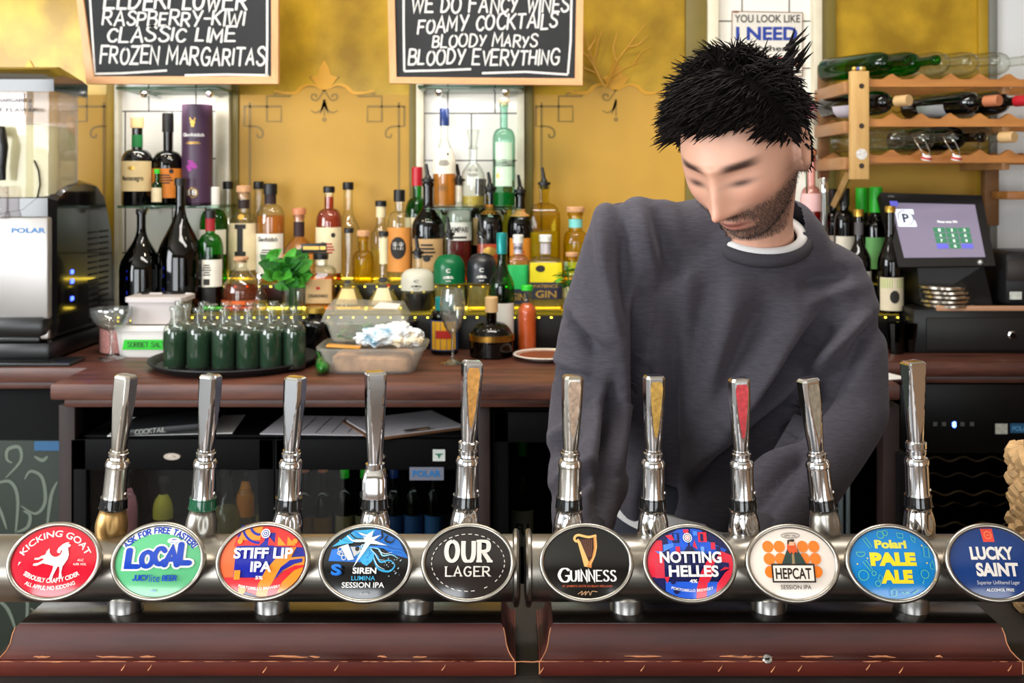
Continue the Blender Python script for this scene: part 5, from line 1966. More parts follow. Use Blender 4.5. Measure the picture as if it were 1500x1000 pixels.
put('green_glass_print', b_, M('sign green', (70, 150, 50), .5), smooth=False)

# dried branches against the mirror beside the bartender
t_ = thing('dried_branches', 'gold dried twigs spreading against the mirror behind the bartender', 'branch', W(890, 132, 3.27))
o0 = W(890, 132, 3.27)
b_ = MB()
rnd = random.Random(5)
for pts_ in ([(886, 128), (868, 90), (858, 55), (852, 34)], [(888, 128), (905, 88), (930, 55), (945, 36)], [(884, 124), (862, 84), (845, 66)], [(870, 92), (876, 60), (886, 40)], [(903, 92), (898, 70), (904, 48)],
             [(918, 70), (935, 66), (950, 52)], [(862, 74), (872, 58), (872, 38)], [(890, 118), (915, 100), (945, 88)], [(926, 96), (940, 76), (958, 68)], [(866, 84), (852, 78), (843, 60)], [(876, 108), (856, 100), (846, 84)]):
    q_ = [W(px, py, 3.268 - .012 * rnd.random()) for px, py in pts_]
    b_.tube(q_, [.0042 - .0028 * k / (len(q_) - 1) for k in range(len(q_))], 7)
put('twigs', b_, M('gilded twig', (186, 140, 50), .45, metal=.2))

# pink flower spray behind the bartender's head
t_ = thing('pink_flower', 'small pink flower on a stem behind the bartender\'s ear', 'flower', (X_(1182, 3.22), 3.235, Z2))
H_ = Z_(160, 3.22) - Z2
MB().tube([(0, 0, 0), (.004, 0, H_ * .5), (0, -.003, H_)], .003, 8).build('stem', m_mintd, t_)
b_ = MB()
for k in range(26):
    an = rnd.uniform(0, 6.28)
    leaf(b_, (0, -.003, H_ - .03 + .05 * rnd.random()), (math.cos(an), math.sin(an) * .5, rnd.uniform(-.2, .9)), (0, 0, 1), .04, .013)
b_.build('petals', M('pink petal', (206, 110, 140), .6, var=.2, vscale=30), t_)

# ================================================================= fridges under the counter
m_fr = M('fridge black', (7, 7, 8), .6, spec=.12)
m_pane = glass('fridge door glass', (206, 208, 206), (150, 152, 150), .03, .3)


def fridge(label, px0, px1, Yf, ztop, doors=2, pane=True, name='bottle_fridge'):
    x0, x1 = X_(px0, Yf), X_(px1, Yf)
    o = Vector(((x0 + x1) / 2, Yf + .25, 0))
    t = thing(name, label, 'fridge', o, group='fridges under the back counter')
    w = x1 - x0
    b = MB()
    for c, s in (((-w / 2 + .012, 0, ztop / 2), (.024, .46, ztop)), ((w / 2 - .012, 0, ztop / 2), (.024, .46, ztop)), ((0, 0, ztop - .012), (w, .46, .024)), ((0, 0, .06), (w, .46, .12)), ((0, .222, ztop / 2), (w, .016, ztop))):
        b.box(c, s)
    b.build('cabinet', m_fr, t)
    b = MB()
    for z in (.546, .13):
        b.box((0, .0, z), (w - .05, .4, .008))
    b.build('shelf', M('dark grey shelf', (52, 52, 52), .5), t)
    dw = w / doors
    for i in range(doors):
        xc = -w / 2 + dw * (i + .5)
        b = MB()
        yf = -.243
        z0, z1 = .1, ztop - .004
        hd = .075
        b.box((xc - dw / 2 + .02, yf, (z0 + z1) / 2), (.038, .024, z1 - z0), bev=.002)
        b.box((xc + dw / 2 - .02, yf, (z0 + z1) / 2), (.038, .024, z1 - z0), bev=.002)
        b.box((xc, yf, z1 - hd / 2), (dw - .004, .024, hd), bev=.002)
        b.box((xc, yf, z0 + .03), (dw - .004, .024, .06), bev=.002)
        d = b.build('door', m_fr, t)
        MB().box((xc, yf + .004, (z0 + z1) / 2 - .01), (dw - .07, .006, z1 - z0 - .13)).build('door_pane', m_pane, d)
        MB().lathe([(.0001, 0), (.023, 0), (.02, .004), (.008, .004), (.007, .006), (.0001, .006)], 26, sy=1, R=Matrix.Scale(.42, 3, Vector((0, 0, 1))) @ Matrix.Rotation(PI / 2, 3, 'X'), c=(xc + (.0 if doors == 2 else 0), yf - .012, z1 - hd * .55)).build('door_lock', M('satin nickel', (186, 176, 164), .3, metal=1), d)
    return t, o


ZFT = Z_(640, 2.5)
t_, o0 = fridge('double-door black bottle fridge under the counter with papers lying on top', 104, 702, 2.5, ZFT)
# stickers on its header
yst_ = 2.5 + .25 - .243 - .0128
for nm_, px0_, px1_, py0_, py1_, c_ in (('green_white_sticker', 634, 652, 658, 675, (206, 214, 208)), ('blue_sticker', 600, 650, 684, 703, (112, 116, 132))):
    b_ = MB()
    q_ = [W(px0_, py0_, yst_), W(px1_, py0_, yst_), W(px1_, py1_, yst_), W(px0_, py1_, yst_)]
    b_.hexa([p - Vector((0, .0008, 0)) for p in q_] + q_)
    st_ = put(nm_, b_, M(nm_.replace('_', ' '), c_, .5), smooth=False)
b_ = MB()
vs_, fs_ = fit_text('POLAR', 42, 10, 'font', bold=.04)
drape(b_, [(x + 625, 698 - y) for x, y in vs_], fs_, lambda u, v: W(u, v, yst_ - .0016))
put('sticker_lettering', b_, M('blue print'), smooth=False)
b_ = MB()
drape(b_, [(636, 664), (650, 664), (645, 667), (643, 672), (641, 667)], [(0, 1, 2, 3, 4)], lambda u, v: W(u, v, yst_ - .0016))
put('sticker_print', b_, M('sticker green', (50, 120, 90), .5), smooth=False)

# bottles inside it, with a light added to make them visible
area_light('added_fridge_light', (X_(403, 2.6), 2.56, ZFT - .03), (X_(403, 2.6), 2.66, .5), .9, .02, .5, (.9, .96, 1))
FB = 'bottles inside the double-door fridge'
zsf = .55


def fbottle(px, ytop, w, Y, label, gl, lab=None, cap=None, style='round', hb=.56, hs=.78, x=None):
    bottle(px, ytop, w, Y, zsf, label, gl, hb, hs, .38, style, 'straw' if gl == 'clear' else None, .55, (cap, .1) if cap else ('black', .06), [lab] if lab else None, group=FB)


fbottle(187, 688, 34, 2.62, 'wine bottle with pink label low in the fridge, below the tap with the brass-coloured body', 'clear', (.3, .8, 1.2, (226, 150, 160)))
fbottle(240, 700, 30, 2.62, 'dark bottle with yellow and green label in the fridge', 'dgreen', (.5, .8, 1.3, (196, 186, 60)))
fbottle(332, 684, 40, 2.62, 'pale sloping wine bottle behind the fridge glass', 'clear', None, 'black', 'slope', .4, .8)
fbottle(360, 690, 26, 2.75, 'slim bottle with bright orange label in the fridge', 'clear', (.35, .86, 1.4, (226, 140, 30)))
fbottle(386, 705, 24, 2.62, 'short grey-capped bottle beside the orange label', 'clear', None, 'steel')
for k, (px_, g_, cp_, lb_, ll_) in enumerate(((446, 'brown', 'copper', (150, 104, 40), 'amber bottle with ochre label, nearest the middle of the fridge'), (473, 'brown', 'copper', (156, 110, 40), 'amber bottle with copper cap and ochre label'),
                                              (505, 'green', 'green', (140, 130, 90), 'green bottle with olive label in the fridge'), (534, 'green', 'green', (120, 116, 84), 'green bottle hidden behind the square-bodied tap'),
                                              (577, 'aqua', 'blue', (40, 84, 140), 'blue-labelled bottle with navy cap, first of three'), (606, 'aqua', 'blue', (44, 92, 150), 'blue-labelled bottle, middle of three'), (636, 'aqua', 'blue', (56, 110, 170), 'blue-labelled bottle, last of three by the fridge edge'))):
    fbottle(px_, 686, 27, 2.6, ll_, g_, (.12, .5, 1.4, lb_), cp_)

# papers and folder on the fridge
t_ = thing('menu_folder', 'long black folder with chalky writing lying on the bottle fridge', 'folder', (X_(245, 2.55), 2.57, ZFT + .0005))
o0 = Vector((X_(245, 2.55), 2.57, ZFT + .0005))
MB().box((0, 0, .0185), (.23, .16, .016), bev=.004, rot=Matrix.Rotation(-.09, 3, 'Y')).build('cover', M('black leatherette', (24, 26, 28), .5), t_)
b_ = MB()
vs_, fs_ = fit_text('COCKTAIL', .075, .011, 'stroke', width=.14, slant=.15)
R9 = Matrix.Rotation(-.09, 3, 'Y')
drape(b_, [(x - .02, y + .0135) for x, y in vs_], fs_, lambda u, v: R9 @ Vector((u, -.0808, v)) )
b_.build('handwriting', M('faded chalk', (150, 150, 146), .8), t_, smooth=False)
t_ = thing('paper_sheet', 'loose white papers under the black folder', 'paper', (X_(255, 2.58), 2.62, ZFT))
MB().box((0, 0, .001), (.3, .2, .002), rot=Matrix.Rotation(.1, 3, 'Z')).build('sheet', M('white paper'), t_)
t_ = thing('clipboard', 'clipboard with printed forms lying on the bottle fridge', 'clipboard', (X_(590, 2.58), 2.62, ZFT))
MB().box((0, 0, .002), (.26, .22, .004), rot=Matrix.Rotation(.5, 3, 'Z')).build('board', M('brown hardboard', (120, 84, 56), .6), t_)
MB().box((0, 0, .0055), (.24, .2, .003), rot=Matrix.Rotation(.5, 3, 'Z')).build('sheet', M('form paper', (206, 202, 206), .6, var=.08, vscale=30), t_)
MB().box((.04, -.085, .0095), (.07, .012, .006), bev=.002, rot=Matrix.Rotation(.5, 3, 'Z')).build('clip', m_chrome, t_)
t_ = thing('paper_sheet', 'printed table form partly under the clipboard', 'paper', (X_(470, 2.58), 2.62, ZFT))
MB().box((0, 0, .0008), (.27, .2, .0016), rot=Matrix.Rotation(-.06, 3, 'Z')).build('sheet', M('form paper'), t_)
b_ = MB()
for k in range(5):
    b_.box((-.08 + .04 * k, 0, .0018), (.002, .17, .0004), rot=Matrix.Rotation(-.06, 3, 'Z'))
b_.build('table_lines', m_ink, t_)

# fridge at one end, a wallpaper reflection painted on its door
t_ = thing('reflecting_fridge', 'fridge with a grey-green door painted with reflected leaf scrolls under the drink machine', 'fridge', (X_(-40, 2.72), 2.95, 0), group='fridges under the back counter')
o0 = Vector((X_(-40, 2.72), 2.95, 0))
xa_, xb_ = X_(-180, 2.72), X_(91, 2.72)
zt_ = ZT - .07
b_ = MB()
b_.box(((xa_ + xb_) / 2, 2.96, zt_ / 2), (xb_ - xa_, .46, zt_), bev=.003)
put('cabinet', b_, m_fr)
zd_ = Z_(645, 2.72)
b_ = MB()
b_.box(((xa_ + xb_) / 2, 2.728, (zd_ + .06) / 2), (xb_ - xa_ - .004, .014, zd_ - .06), bev=.002)
put('door', b_, M('grey green door glass', (42, 50, 42), .5, spec=.3, var=.12, vscale=3))
b_ = MB()
fl = lambda u, v: W(u, v, 2.7195)
tp = lambda q: .25 + .9 * math.sin(PI * min(1, q * 1.0)) ** .7
for sc_ in range(3):
    oy = sc_ * 150
    ox = (0, 14, -6)[sc_]
    for pts_ in ([(8, 700 + oy), (30, 675 + oy), (28, 655 + oy), (12, 658 + oy), (10, 672 + oy), (18, 678 + oy)], [(-10, 710 + oy), (14, 705 + oy), (26, 730 + oy), (22, 790 + oy)], [(30, 740 + oy), (52, 752 + oy), (66, 735 + oy), (62, 700 + oy), (45, 690 + oy), (36, 702 + oy)],
                 [(22, 780 + oy), (40, 772 + oy), (44, 755 + oy), (34, 748 + oy)], [(84, 705 + oy), (76, 722 + oy), (72, 745 + oy), (68, 780 + oy)], [(-30, 720 + oy), (-4, 740 + oy), (10, 775 + oy)], [(50, 668 + oy), (62, 674 + oy), (70, 668 + oy)]):
        drape(b_, *ribbon(catmull([(a + ox, c) for a, c in pts_], 7), 4.6, False, tp), fl)
put('scroll_reflection', b_, M('pale scroll reflection', (104, 114, 102), .4), smooth=False)
b_ = MB()
q_ = [W(50, 646, 2.7185), W(91, 646, 2.7185), W(91, 660, 2.7185), W(50, 660, 2.7185)]
b_.hexa(q_ + [p + Vector((0, .0015, 0)) for p in q_])
put('blue_sticker', b_, M('blue tape', (46, 92, 132), .4), smooth=False)
b_ = MB()
q_ = [W(88, 619, 2.72), W(92, 619, 2.72), W(92, 634, 2.72), W(88, 634, 2.72)]
b_.hexa(q_ + [p + Vector((0, .003, 0)) for p in q_])
put('hinge', b_, M('white hinge', (206, 206, 200), .4), smooth=False)

# fridge in the middle bay, mostly behind the bartender
t_, o0 = fridge('black fridge in the bay behind the bartender', 722, 1228, 2.52, ZT - .08, 2)
b_ = MB()
for k, px_ in enumerate((1233, 1243)):
    b_.box((X_(px_, 2.5), 2.51, .45), (.008, .02, .82), bev=.001)
put('silver_edge', b_, M('grey aluminium', (120, 132, 136), .35, metal=.7))
bottle(765, 646, 34, 2.62, .55, 'dark wine bottle with bright green cap and pale label, low behind the tap gap', 'dgreen', .5, .78, .36, 'slope', 'dark', .4, ('green', .12), (.12, .42, 1.2, (206, 210, 200)),
       [('text', .22, 1.1, .1, 'ink', 'FU')], group='bottles in the middle fridge')

# wine cooler
t_ = thing('wine_cooler', 'black wine cooler with a glowing blue digit and wavy wire shelves', 'fridge', (X_(1410, 2.8), 3.0, 0), group='fridges under the back counter')
xa_, xb_ = X_(1317, 2.8), X_(1560, 2.8)
o0 = Vector((X_(1410, 2.8), 3.0, 0))
w_ = xb_ - xa_
xc_ = (xa_ + xb_) / 2
zt_ = ZT - .07
b_ = MB()
for c, s in (((xa_ + .012, 3.02, zt_ / 2), (.024, .4, zt_)), ((xb_ - .012, 3.02, zt_ / 2), (.024, .4, zt_)), ((xc_, 3.02, zt_ - .05), (w_, .4, .1)), ((xc_, 3.02, .05), (w_, .4, .1)), ((xc_, 3.21, zt_ / 2), (w_, .02, zt_))):
    b_.box(c, s)
put('cabinet', b_, m_fr)
b_ = MB()
b_.box((xc_, 2.803, Z_(612, 2.8)), (w_, .022, .19), bev=.003)
put('control_panel', b_, M('panel black', (10, 10, 11), .4, spec=.3))
b_ = MB()
vs_, fs_ = fit_text('8', .011, .017, 'font', bold=.05)
drape(b_, [(x + X_(1398, 2.79), y + Z_(626, 2.79)) for x, y in vs_], fs_, lambda u, v: Vector((u, 2.7905, v)))
put('blue_digit', b_, M('blue digit', (60, 90, 255), .3, emis=(60, 90, 255), estr=22), smooth=False)
b_ = MB()
for px_ in (1370, 1383, 1410, 1424):
    b_.box((X_(px_, 2.79), 2.7908, Z_(621, 2.79)), (.011, .001, .011))
put('button_icon', b_, M('grey icon', (84, 84, 84), .5))
b_ = MB()
b_.box((X_(1467, 2.79), 2.7908, Z_(628, 2.79)), (.033, .001, .028))
put('sticker', b_, M('pale sticker'))
b_ = MB()
b_.box((X_(1496, 2.79), 2.7908, Z_(627, 2.79)), (.06, .001, .026))
put('blue_sticker', b_, M('blue tape'))
b_ = MB()
vs_, fs_ = fit_text('POLAR', .05, .014, 'font', bold=.04)
drape(b_, [(x + X_(1496, 2.79), y + Z_(631, 2.79)) for x, y in vs_], fs_, lambda u, v: Vector((u, 2.7898, v)))
put('sticker_lettering', b_, M('sky print', (90, 160, 210), .5), smooth=False)
b_ = MB()
b_.box((xc_, 2.806, .37), (w_ - .03, .006, .62))
put('door_pane', b_, m_pane)
for k, py_ in enumerate((672, 722, 768)):
    b_ = MB()
    for y_ in (2.87, 3.05):
        b_.tube([(xa_ + .03 + (w_ - .06) * q / 80, y_, Z_(py_, 2.87) + .006 * math.sin(q / 80 * 2 * PI * 5.0 + k)) for q in range(81)], .0028, 6)
    put('wire_shelf', b_, M('bronze wire', (150, 132, 108), .35, metal=.8))
b_ = MB()
b_.box((X_(1295, 2.6), 2.62, .45), (.02, .3, .8))
put('side_lining', b_, m_black)

# ================================================================= front bar
ZB = ZC - .567          # bar top
m_mahog = wood('dark red varnished wood', (54, 20, 15), (84, 33, 25), .55, 9, (.15, 1, 1), .0, chips=None)
m_mahogw = wood('worn red varnished wood', (72, 22, 15), (102, 37, 23), .5, 9, (.15, 1, 1), .03, chips=(176, 116, 78))
m_darktop = wood('black stained wood', (15, 11, 10), (27, 20, 17), .22, 9, (.15, 1, 1), .5)
t_ = thing('front_bar', 'dark wooden front bar carrying the beer taps', 'counter', (0, 1.1, 0))
o0 = Vector((0, 1.1, 0))
b_ = MB()
b_.box(((-.625 + 2.8) / 2, 1.12, ZB - .025), (2.8 + .625, .68, .05), bev=.006)
put('bar_top', b_, wood('worn dark bar wood', (12, 9, 8), (26, 18, 14), .6, 9, (.15, 1, 1), .0, chips=(54, 40, 28)))
b_ = MB()
b_.box(((-.6 + 2.75) / 2, 1.12, (ZB - .05) / 2), (2.75 + .6, .5, ZB - .05), bev=.004)
put('bar_front', b_, m_darkwood)


def tap_plinth(label, x0, x1, dz):
    """moulded wooden base: flat top, ogee edge, straight lip; x0, x1 = ends of the flat top"""
    y0, y1 = 1.205, 1.30
    zt = ZC - .5165
    o = Vector(((x0 + x1) / 2, 1.28, ZB))
    t = thing('tap_plinth', label, 'plinth', o, group='wooden plinths under the tap rails')
    # (outset, height)
    prof = [(0, zt), (.004, zt - .003), (.007, zt - .010), (.009, zt - .019), (.013, zt - .026), (.019, zt - .0305), (.022, zt - .032)]
    lip = [(.0225, zt - .0325), (.0255, zt - .0335), (.0255, zt - .0475), (.0235, zt - .0495), (.0235, ZB + .0002)]

    def loft(pr, cap_top, cap_bot):
        vs, fs = [], []
        for q, z in pr:
            e = q * .65
            vs += [(x0 - e, y0 - q, z), (x1 + e, y0 - q, z), (x1 + e, y1 + q, z), (x0 - e, y1 + q, z)]
        for i in range(len(pr) - 1):
            for k in range(4):
                fs.append((4 * i + k, 4 * i + (k + 1) % 4, 4 * i + 4 + (k + 1) % 4, 4 * i + 4 + k))
        if cap_top:
            fs.append((0, 1, 2, 3))
        if cap_bot:
            n = 4 * (len(pr) - 1)
            fs.append((n, n + 1, n + 2, n + 3))
        return MB().add(vs, fs)

    def add(nm, mb, mt):
        ob = mb.build(nm, mt, t, ang=50)
        ob.matrix_parent_inverse = Matrix.Translation(-o)
    add('moulding', loft(prof, False, False), m_mahog)
    add('lip', loft(lip, False, True), m_mahogw)
    b = MB()
    b.box(((x0 + x1) / 2, (y0 + y1) / 2, zt - .004), (x1 - x0 - .0005, y1 - y0 - .0005, .0092), bev=.0006)
    add('top_board', b, m_darktop)
    # worn pale arris where the varnish has gone
    rnd = random.Random(int(abs(x0) * 1000))
    b = MB()
    x = x0 - .02
    ze = zt - .0333
    while x < x1 + .02:
        L_ = rnd.uniform(.012, .09)
        th = rnd.uniform(.0003, .0008)
        pts = [(x + L_ * q / 6, y0 - .0242 - rnd.uniform(0, .0006), ze - rnd.uniform(-.0002, .0006)) for q in range(7)]
        b.tube(pts, [th * (.3 + .7 * math.sin(PI * q / 6)) + .0002 for q in range(7)], 6)
        if rnd.random() < .35:
            xs = x + rnd.uniform(0, L_)
            zz = zt - .0465 + rnd.uniform(0, .004)
            b.tube([(xs, y0 - .0255, zz), (xs + .003, y0 - .0256, zz + .004), (xs + .0045, y0 - .0256, zz + .007)], [.0009, .0007, .0002], 5)
        x += L_ * rnd.uniform(.8, 1.6)
    for _ in range(7):
        xs = rnd.uniform(x0, x1 - .06)
        L_ = rnd.uniform(.008, .05)
        pts = [(xs + L_ * q / 6, y0 - .0192 - .0008 * q / 6, zt - .0304 + rnd.uniform(-.0004, .0012)) for q in range(7)]
        b.tube(pts, [.0003 + .0012 * math.sin(PI * q / 6) * rnd.uniform(.5, 1) for q in range(7)], 6)
    for xe, s in ((x0, -1), (x1, 1)):
        b.tube([(xe + s * q * .64, y0 - q, z) for q, z in prof[1:] + lip[:3]], .0007, 6)
    add('worn_arris', b, M('bare worn wood', (186, 120, 80), .7, var=.3, vscale=60))
    return t, o, zt, y0


t_, o0, zt_, y0_ = tap_plinth('moulded red wooden plinth under the five taps whose badges run red to plain black', -.58, -.0125, 0)
t_, o0, zt_, y0_ = tap_plinth('moulded red wooden plinth with a cross-head screw, under the harp badge end', .048, .572, 0)
b_ = MB()
b_.lathe([(.0001, -.002), (.0052, -.002), (.0058, .0012), (.005, .002), (.0001, .002)], 20, R=Matrix.Rotation(PI / 2 - .9, 3, 'X'), c=(X_(1124, 1.184), 1.1835, Z_(965, 1.184)))
sc_ = put('screw', b_, m_chrome)
b_ = MB()
for a_ in (0, PI / 2):
    b_.box((X_(1124, 1.184), 1.1818, Z_(965, 1.184) + .0013), (.006, .001, .0016), rot=Matrix.Rotation(.75, 3, 'X') @ Matrix.Rotation(a_ + .4, 3, 'Y'))
put('screw_slot', b_, m_blackmatt)

# tap rails: horizontal steel pipe on short collars
m_pipe = M('worn steel pipe', (158, 152, 143), .3, metal=1.0, bump=.03, bscale=180, stretch=(.05, 1, 1))
ZP, YP, RP = ZC - .4675, 1.25, .039
zt_ = ZC - .5165


def rail(label, x0, x1, flange_at, legs):
    t = thing('tap_rail', label, 'pipe', ((x0 + x1) / 2, YP, zt_), group='steel tap rails')
    o = Vector(((x0 + x1) / 2, YP, zt_))

    def add(nm, mb, mt):
        ob = mb.build(nm, mt, t)
        ob.matrix_parent_inverse = Matrix.Translation(-o)
    RX = Matrix.Rotation(PI / 2, 3, 'Y')
    add('pipe', MB().lathe([(.0001, 0), (RP, 0), (RP, x1 - x0), (.0001, x1 - x0)], 64, R=RX, c=(x0, YP, ZP)), m_pipe)
    s = 1 if flange_at == x1 else -1
    b = MB()
    b.lathe([(.0001, -.001), (RP + .001, -.001), (RP + .006, .001), (RP + .0065, .004), (RP + .005, .0065), (RP - .004, .0085), (.0001, .009)], 64, R=Matrix.Rotation(s * PI / 2, 3, 'Y'), c=(flange_at, YP, ZP))
    add('end_flange', b, m_pipe)
    for px in legs:
        b = MB()
        b.lathe([(.0205, zt_ + .0002), (.0212, zt_ + .001), (.0212, zt_ + .016), (.0195, zt_ + .018), (.0195, zt_ + .03), (.0001, zt_ + .03)], 40, c=(X_(px, YP - .02), YP - .004, 0))
        b.f, b.m = b.f[:-0 or None], b.m
        add('collar', b, m_steel)


rail('steel tap rail carrying the red, green, blue and black badges up to its gap end', X_(-60, YP), X_(752, YP), X_(752, YP), (177, 394, 608))
rail('steel tap rail carrying the harp badge through to the navy badge', X_(778, YP), X_(1560, YP), X_(778, YP), (921, 1131, 1343))

# ---------------------------------------------------------------- beer taps
m_pewter = M('dull pewter', (176, 172, 164), .34, metal=1, bump=.05, bscale=90, var=.1, vscale=40)
m_brassy = M('dull gold metal', (188, 152, 98), .42, metal=1, var=.14, vscale=60, bump=.05, bscale=90)
m_chr = M('polished chrome', (222, 222, 224), .1, metal=1, bump=.012, bscale=70)
m_worn = M('worn chrome', (214, 208, 198), .2, metal=1, bump=.04, bscale=60, var=.08, vscale=50)
TAPS = [  # top x,y ; base x,y ; metal ; knob ; band ; facet turn ; style ; inset ; label
    (185, 548, 162, 786, 'worn', 'brass', 'black', -.35, 0, None, 'tilted worn steel beer tap on a dull gold knob with a black band'),
    (309, 548, 294, 788, 'chr', 'pewter', 'green', -.3, 1, None, 'chrome beer tap with a green band above a pewter knob'),
    (433, 551, 420, 790, 'chr', 'chr', 'black', -.25, 1, None, 'chrome beer tap with black band rising behind the orange and blue badge'),
    (550, 543, 549, 790, 'chr', 'chr', 'black', .35, 2, None, 'chrome beer tap with a square faceted shoulder block'),
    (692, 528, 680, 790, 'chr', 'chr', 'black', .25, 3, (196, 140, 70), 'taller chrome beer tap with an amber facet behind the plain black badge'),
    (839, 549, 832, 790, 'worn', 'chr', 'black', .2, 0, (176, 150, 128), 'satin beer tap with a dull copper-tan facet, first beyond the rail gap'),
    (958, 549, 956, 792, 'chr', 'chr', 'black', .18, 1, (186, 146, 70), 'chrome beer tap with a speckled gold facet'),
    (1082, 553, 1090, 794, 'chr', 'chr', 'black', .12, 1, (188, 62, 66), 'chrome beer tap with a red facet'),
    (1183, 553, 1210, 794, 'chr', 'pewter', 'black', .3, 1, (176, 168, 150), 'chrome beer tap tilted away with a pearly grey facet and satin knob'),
    (1337, 528, 1347, 794, 'chr', 'chr', 'black', .3, 3, None, 'tallest chrome beer tap in front of the wine cooler'),
]
MT = {'worn': m_worn, 'chr': m_chr, 'brass': m_brassy, 'pewter': m_pewter, 'black': M('gloss black band', (12, 13, 15), .12, coat=.5), 'green': M('gloss green band', (16, 84, 56), .12, coat=.5)}


def tap(a):
    tx, ty, bx, by, mh, mk, mb_, turn, st, facet_col, label = a
    Y = YP + .012
    top, base = W(tx, ty, Y), W(bx, by, Y)
    base.z = ZP + RP - .004
    ax = (top - base)
    H = ax.length
    t = thing('beer_tap', label, 'beer tap', base, group='chrome beer taps on the rails')
    t.rotation_euler = ax.to_track_quat('Z', 'Y').to_euler()
    # track quat turns local Y somewhere; find the local direction that faces the drinker
    Rm = t.rotation_euler.to_matrix().inverted()
    fd = Rm @ Vector((0, -1, 0))
    a0 = math.atan2(fd.y, fd.x)
    k = H / .192
    # heights
    z_k0, z_k1 = .0, .032 * k
    z_b1 = z_k1 + .0145
    z_c1 = z_b1 + (.046 if st != 2 else .028)
    z_r = z_c1 + (.012 if st != 3 else .02)
    # dimpled knob
    b = MB()
    n = 48
    vs, fs = [], []
    m_ = 14
    for i in range(m_ + 1):
        q = i / m_
        z = z_k0 + (z_k1 - z_k0) * q
        r = .0155 + .0038 * math.sin(PI * min(1, q * .9 + .18))
        if q > .94:
            r = .0162
        for j in range(n):
            an = 2 * PI * j / n
            dm = max(0, math.cos((an - a0 - .4) * 3)) ** 3 * max(0, 1 - ((q - .55) / .36) ** 2)
            rr = r - .0026 * dm
            vs.append((rr * math.cos(an), rr * math.sin(an), z))
    for i in range(m_):
        for j in range(n):
            fs.append((i * n + j, i * n + (j + 1) % n, (i + 1) * n + (j + 1) % n, (i + 1) * n + j))
    fs += [tuple(reversed(range(n))), tuple(m_ * n + j for j in range(n))]
    b.add(vs, fs)
    b.lathe([(.0175, -.004), (.018, -.002), (.018, .003), (.0165, .0045), (.0001, .0045)], 40)
    b.build('knob', MT[mk], t, ang=40)
    MB().lathe([(.0165, z_k1 + .0002), (.0175, z_k1 + .0012), (.0168, z_k1 + .002), (.0158, z_k1 + .0125), (.0165, z_k1 + .0132), (.0163, z_b1), (.0001, z_b1)], 40).build('band', MT[mb_], t)
    b = MB()
    if st == 2:
        b.lathe([(.0155, z_b1), (.0155, z_b1 + .022), (.012, z_c1 + .005), (.0095, z_c1 + .008), (.0001, z_c1 + .008)], 48, sq=4, R=Matrix.Rotation(a0 + PI / 2, 3, 'Z'))
        b.lathe([(.0095, z_c1 + .006), (.0118, z_c1 + .0065), (.0118, z_c1 + .0125), (.0095, z_c1 + .013)], 32)
        z_r = z_c1 + .013
    else:
        b.lathe([(.0147, z_b1), (.0141, z_b1 + .004), (.0138, z_c1 - .009), (.0146, z_c1 - .008), (.0148, z_c1 - .004), (.0128, z_c1), (.0108, z_c1 + .001), (.0104, z_c1 + .004), (.0117, z_c1 + .0045), (.0119, z_c1 + .0085), (.0106, z_c1 + .0095), (.0106, z_r)], 44)
        if st == 3:
            b.lathe([(.0112, z_c1 + .011), (.0126, z_c1 + .012), (.0126, z_c1 + .0185), (.0112, z_c1 + .0195)], 44)
        # small grub screw
        b.sphere((.0142 * math.cos(a0 + 1.35), .0142 * math.sin(a0 + 1.35), z_b1 + .006), .002, u=10, v=6)
    b.build('ferrule', MT['worn' if mh == 'worn' else 'chr'], t)
    # lever: a round rod that swells upwards and is cut by flat facets, so that each facet opens like a wedge
    b = MB()
    n, m_ = 72, 30
    r0, r1 = .0090, .0152
    flats = [(turn, .0110), (turn + PI, .0110), (turn + PI * .5, .0122), (turn - PI * .5, .0122)]
    if st == 1 or st == 0:
        flats += [(turn + PI / 4, .0136), (turn - PI / 4, .0136), (turn + 3 * PI / 4, .0136), (turn - 3 * PI / 4, .0136)]

    def rad(an, q):
        r = r0 + (r1 - r0) * q ** .9
        for d, ap in flats:
            cth = math.cos(an - a0 - d)
            if cth > .2:
                r = min(r, (ap - .0012 * (1 - q)) / cth)
        return r
    vs, fs = [], []
    for i in range(m_ + 1):
        q = i / m_
        z = z_r + (H - .004 - z_r) * q
        for j in range(n):
            an = 2 * PI * j / n
            r = rad(an, q)
            vs.append((r * math.cos(an), r * math.sin(an), z))
    for dz, sc in ((.002, .93), (.0037, .8), (.004, .6)):
        for j in range(n):
            an = 2 * PI * j / n
            r = rad(an, 1) * sc
            vs.append((r * math.cos(an), r * math.sin(an), H - .004 + dz))
    L_ = m_ + 3
    for i in range(L_):
        for j in range(n):
            fs.append((i * n + j, i * n + (j + 1) % n, (i + 1) * n + (j + 1) % n, (i + 1) * n + j))
    fs += [tuple(reversed(range(n))), tuple(L_ * n + j for j in range(n))]
    b.add(vs, fs)
    lev = b.build('lever', MT[mh], t, ang=14)
    if facet_col:
        # coloured wedge laid over the front flat
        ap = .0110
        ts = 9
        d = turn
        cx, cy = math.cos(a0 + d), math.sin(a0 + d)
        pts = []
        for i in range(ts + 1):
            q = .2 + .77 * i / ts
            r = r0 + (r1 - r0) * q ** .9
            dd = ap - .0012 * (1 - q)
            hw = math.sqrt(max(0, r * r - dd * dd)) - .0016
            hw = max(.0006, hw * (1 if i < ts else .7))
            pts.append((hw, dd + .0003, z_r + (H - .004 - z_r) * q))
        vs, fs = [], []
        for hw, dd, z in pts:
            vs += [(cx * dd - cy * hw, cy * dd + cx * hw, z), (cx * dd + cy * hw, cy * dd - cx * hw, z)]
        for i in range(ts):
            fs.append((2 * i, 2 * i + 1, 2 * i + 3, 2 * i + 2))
        b = MB().add(vs, fs)
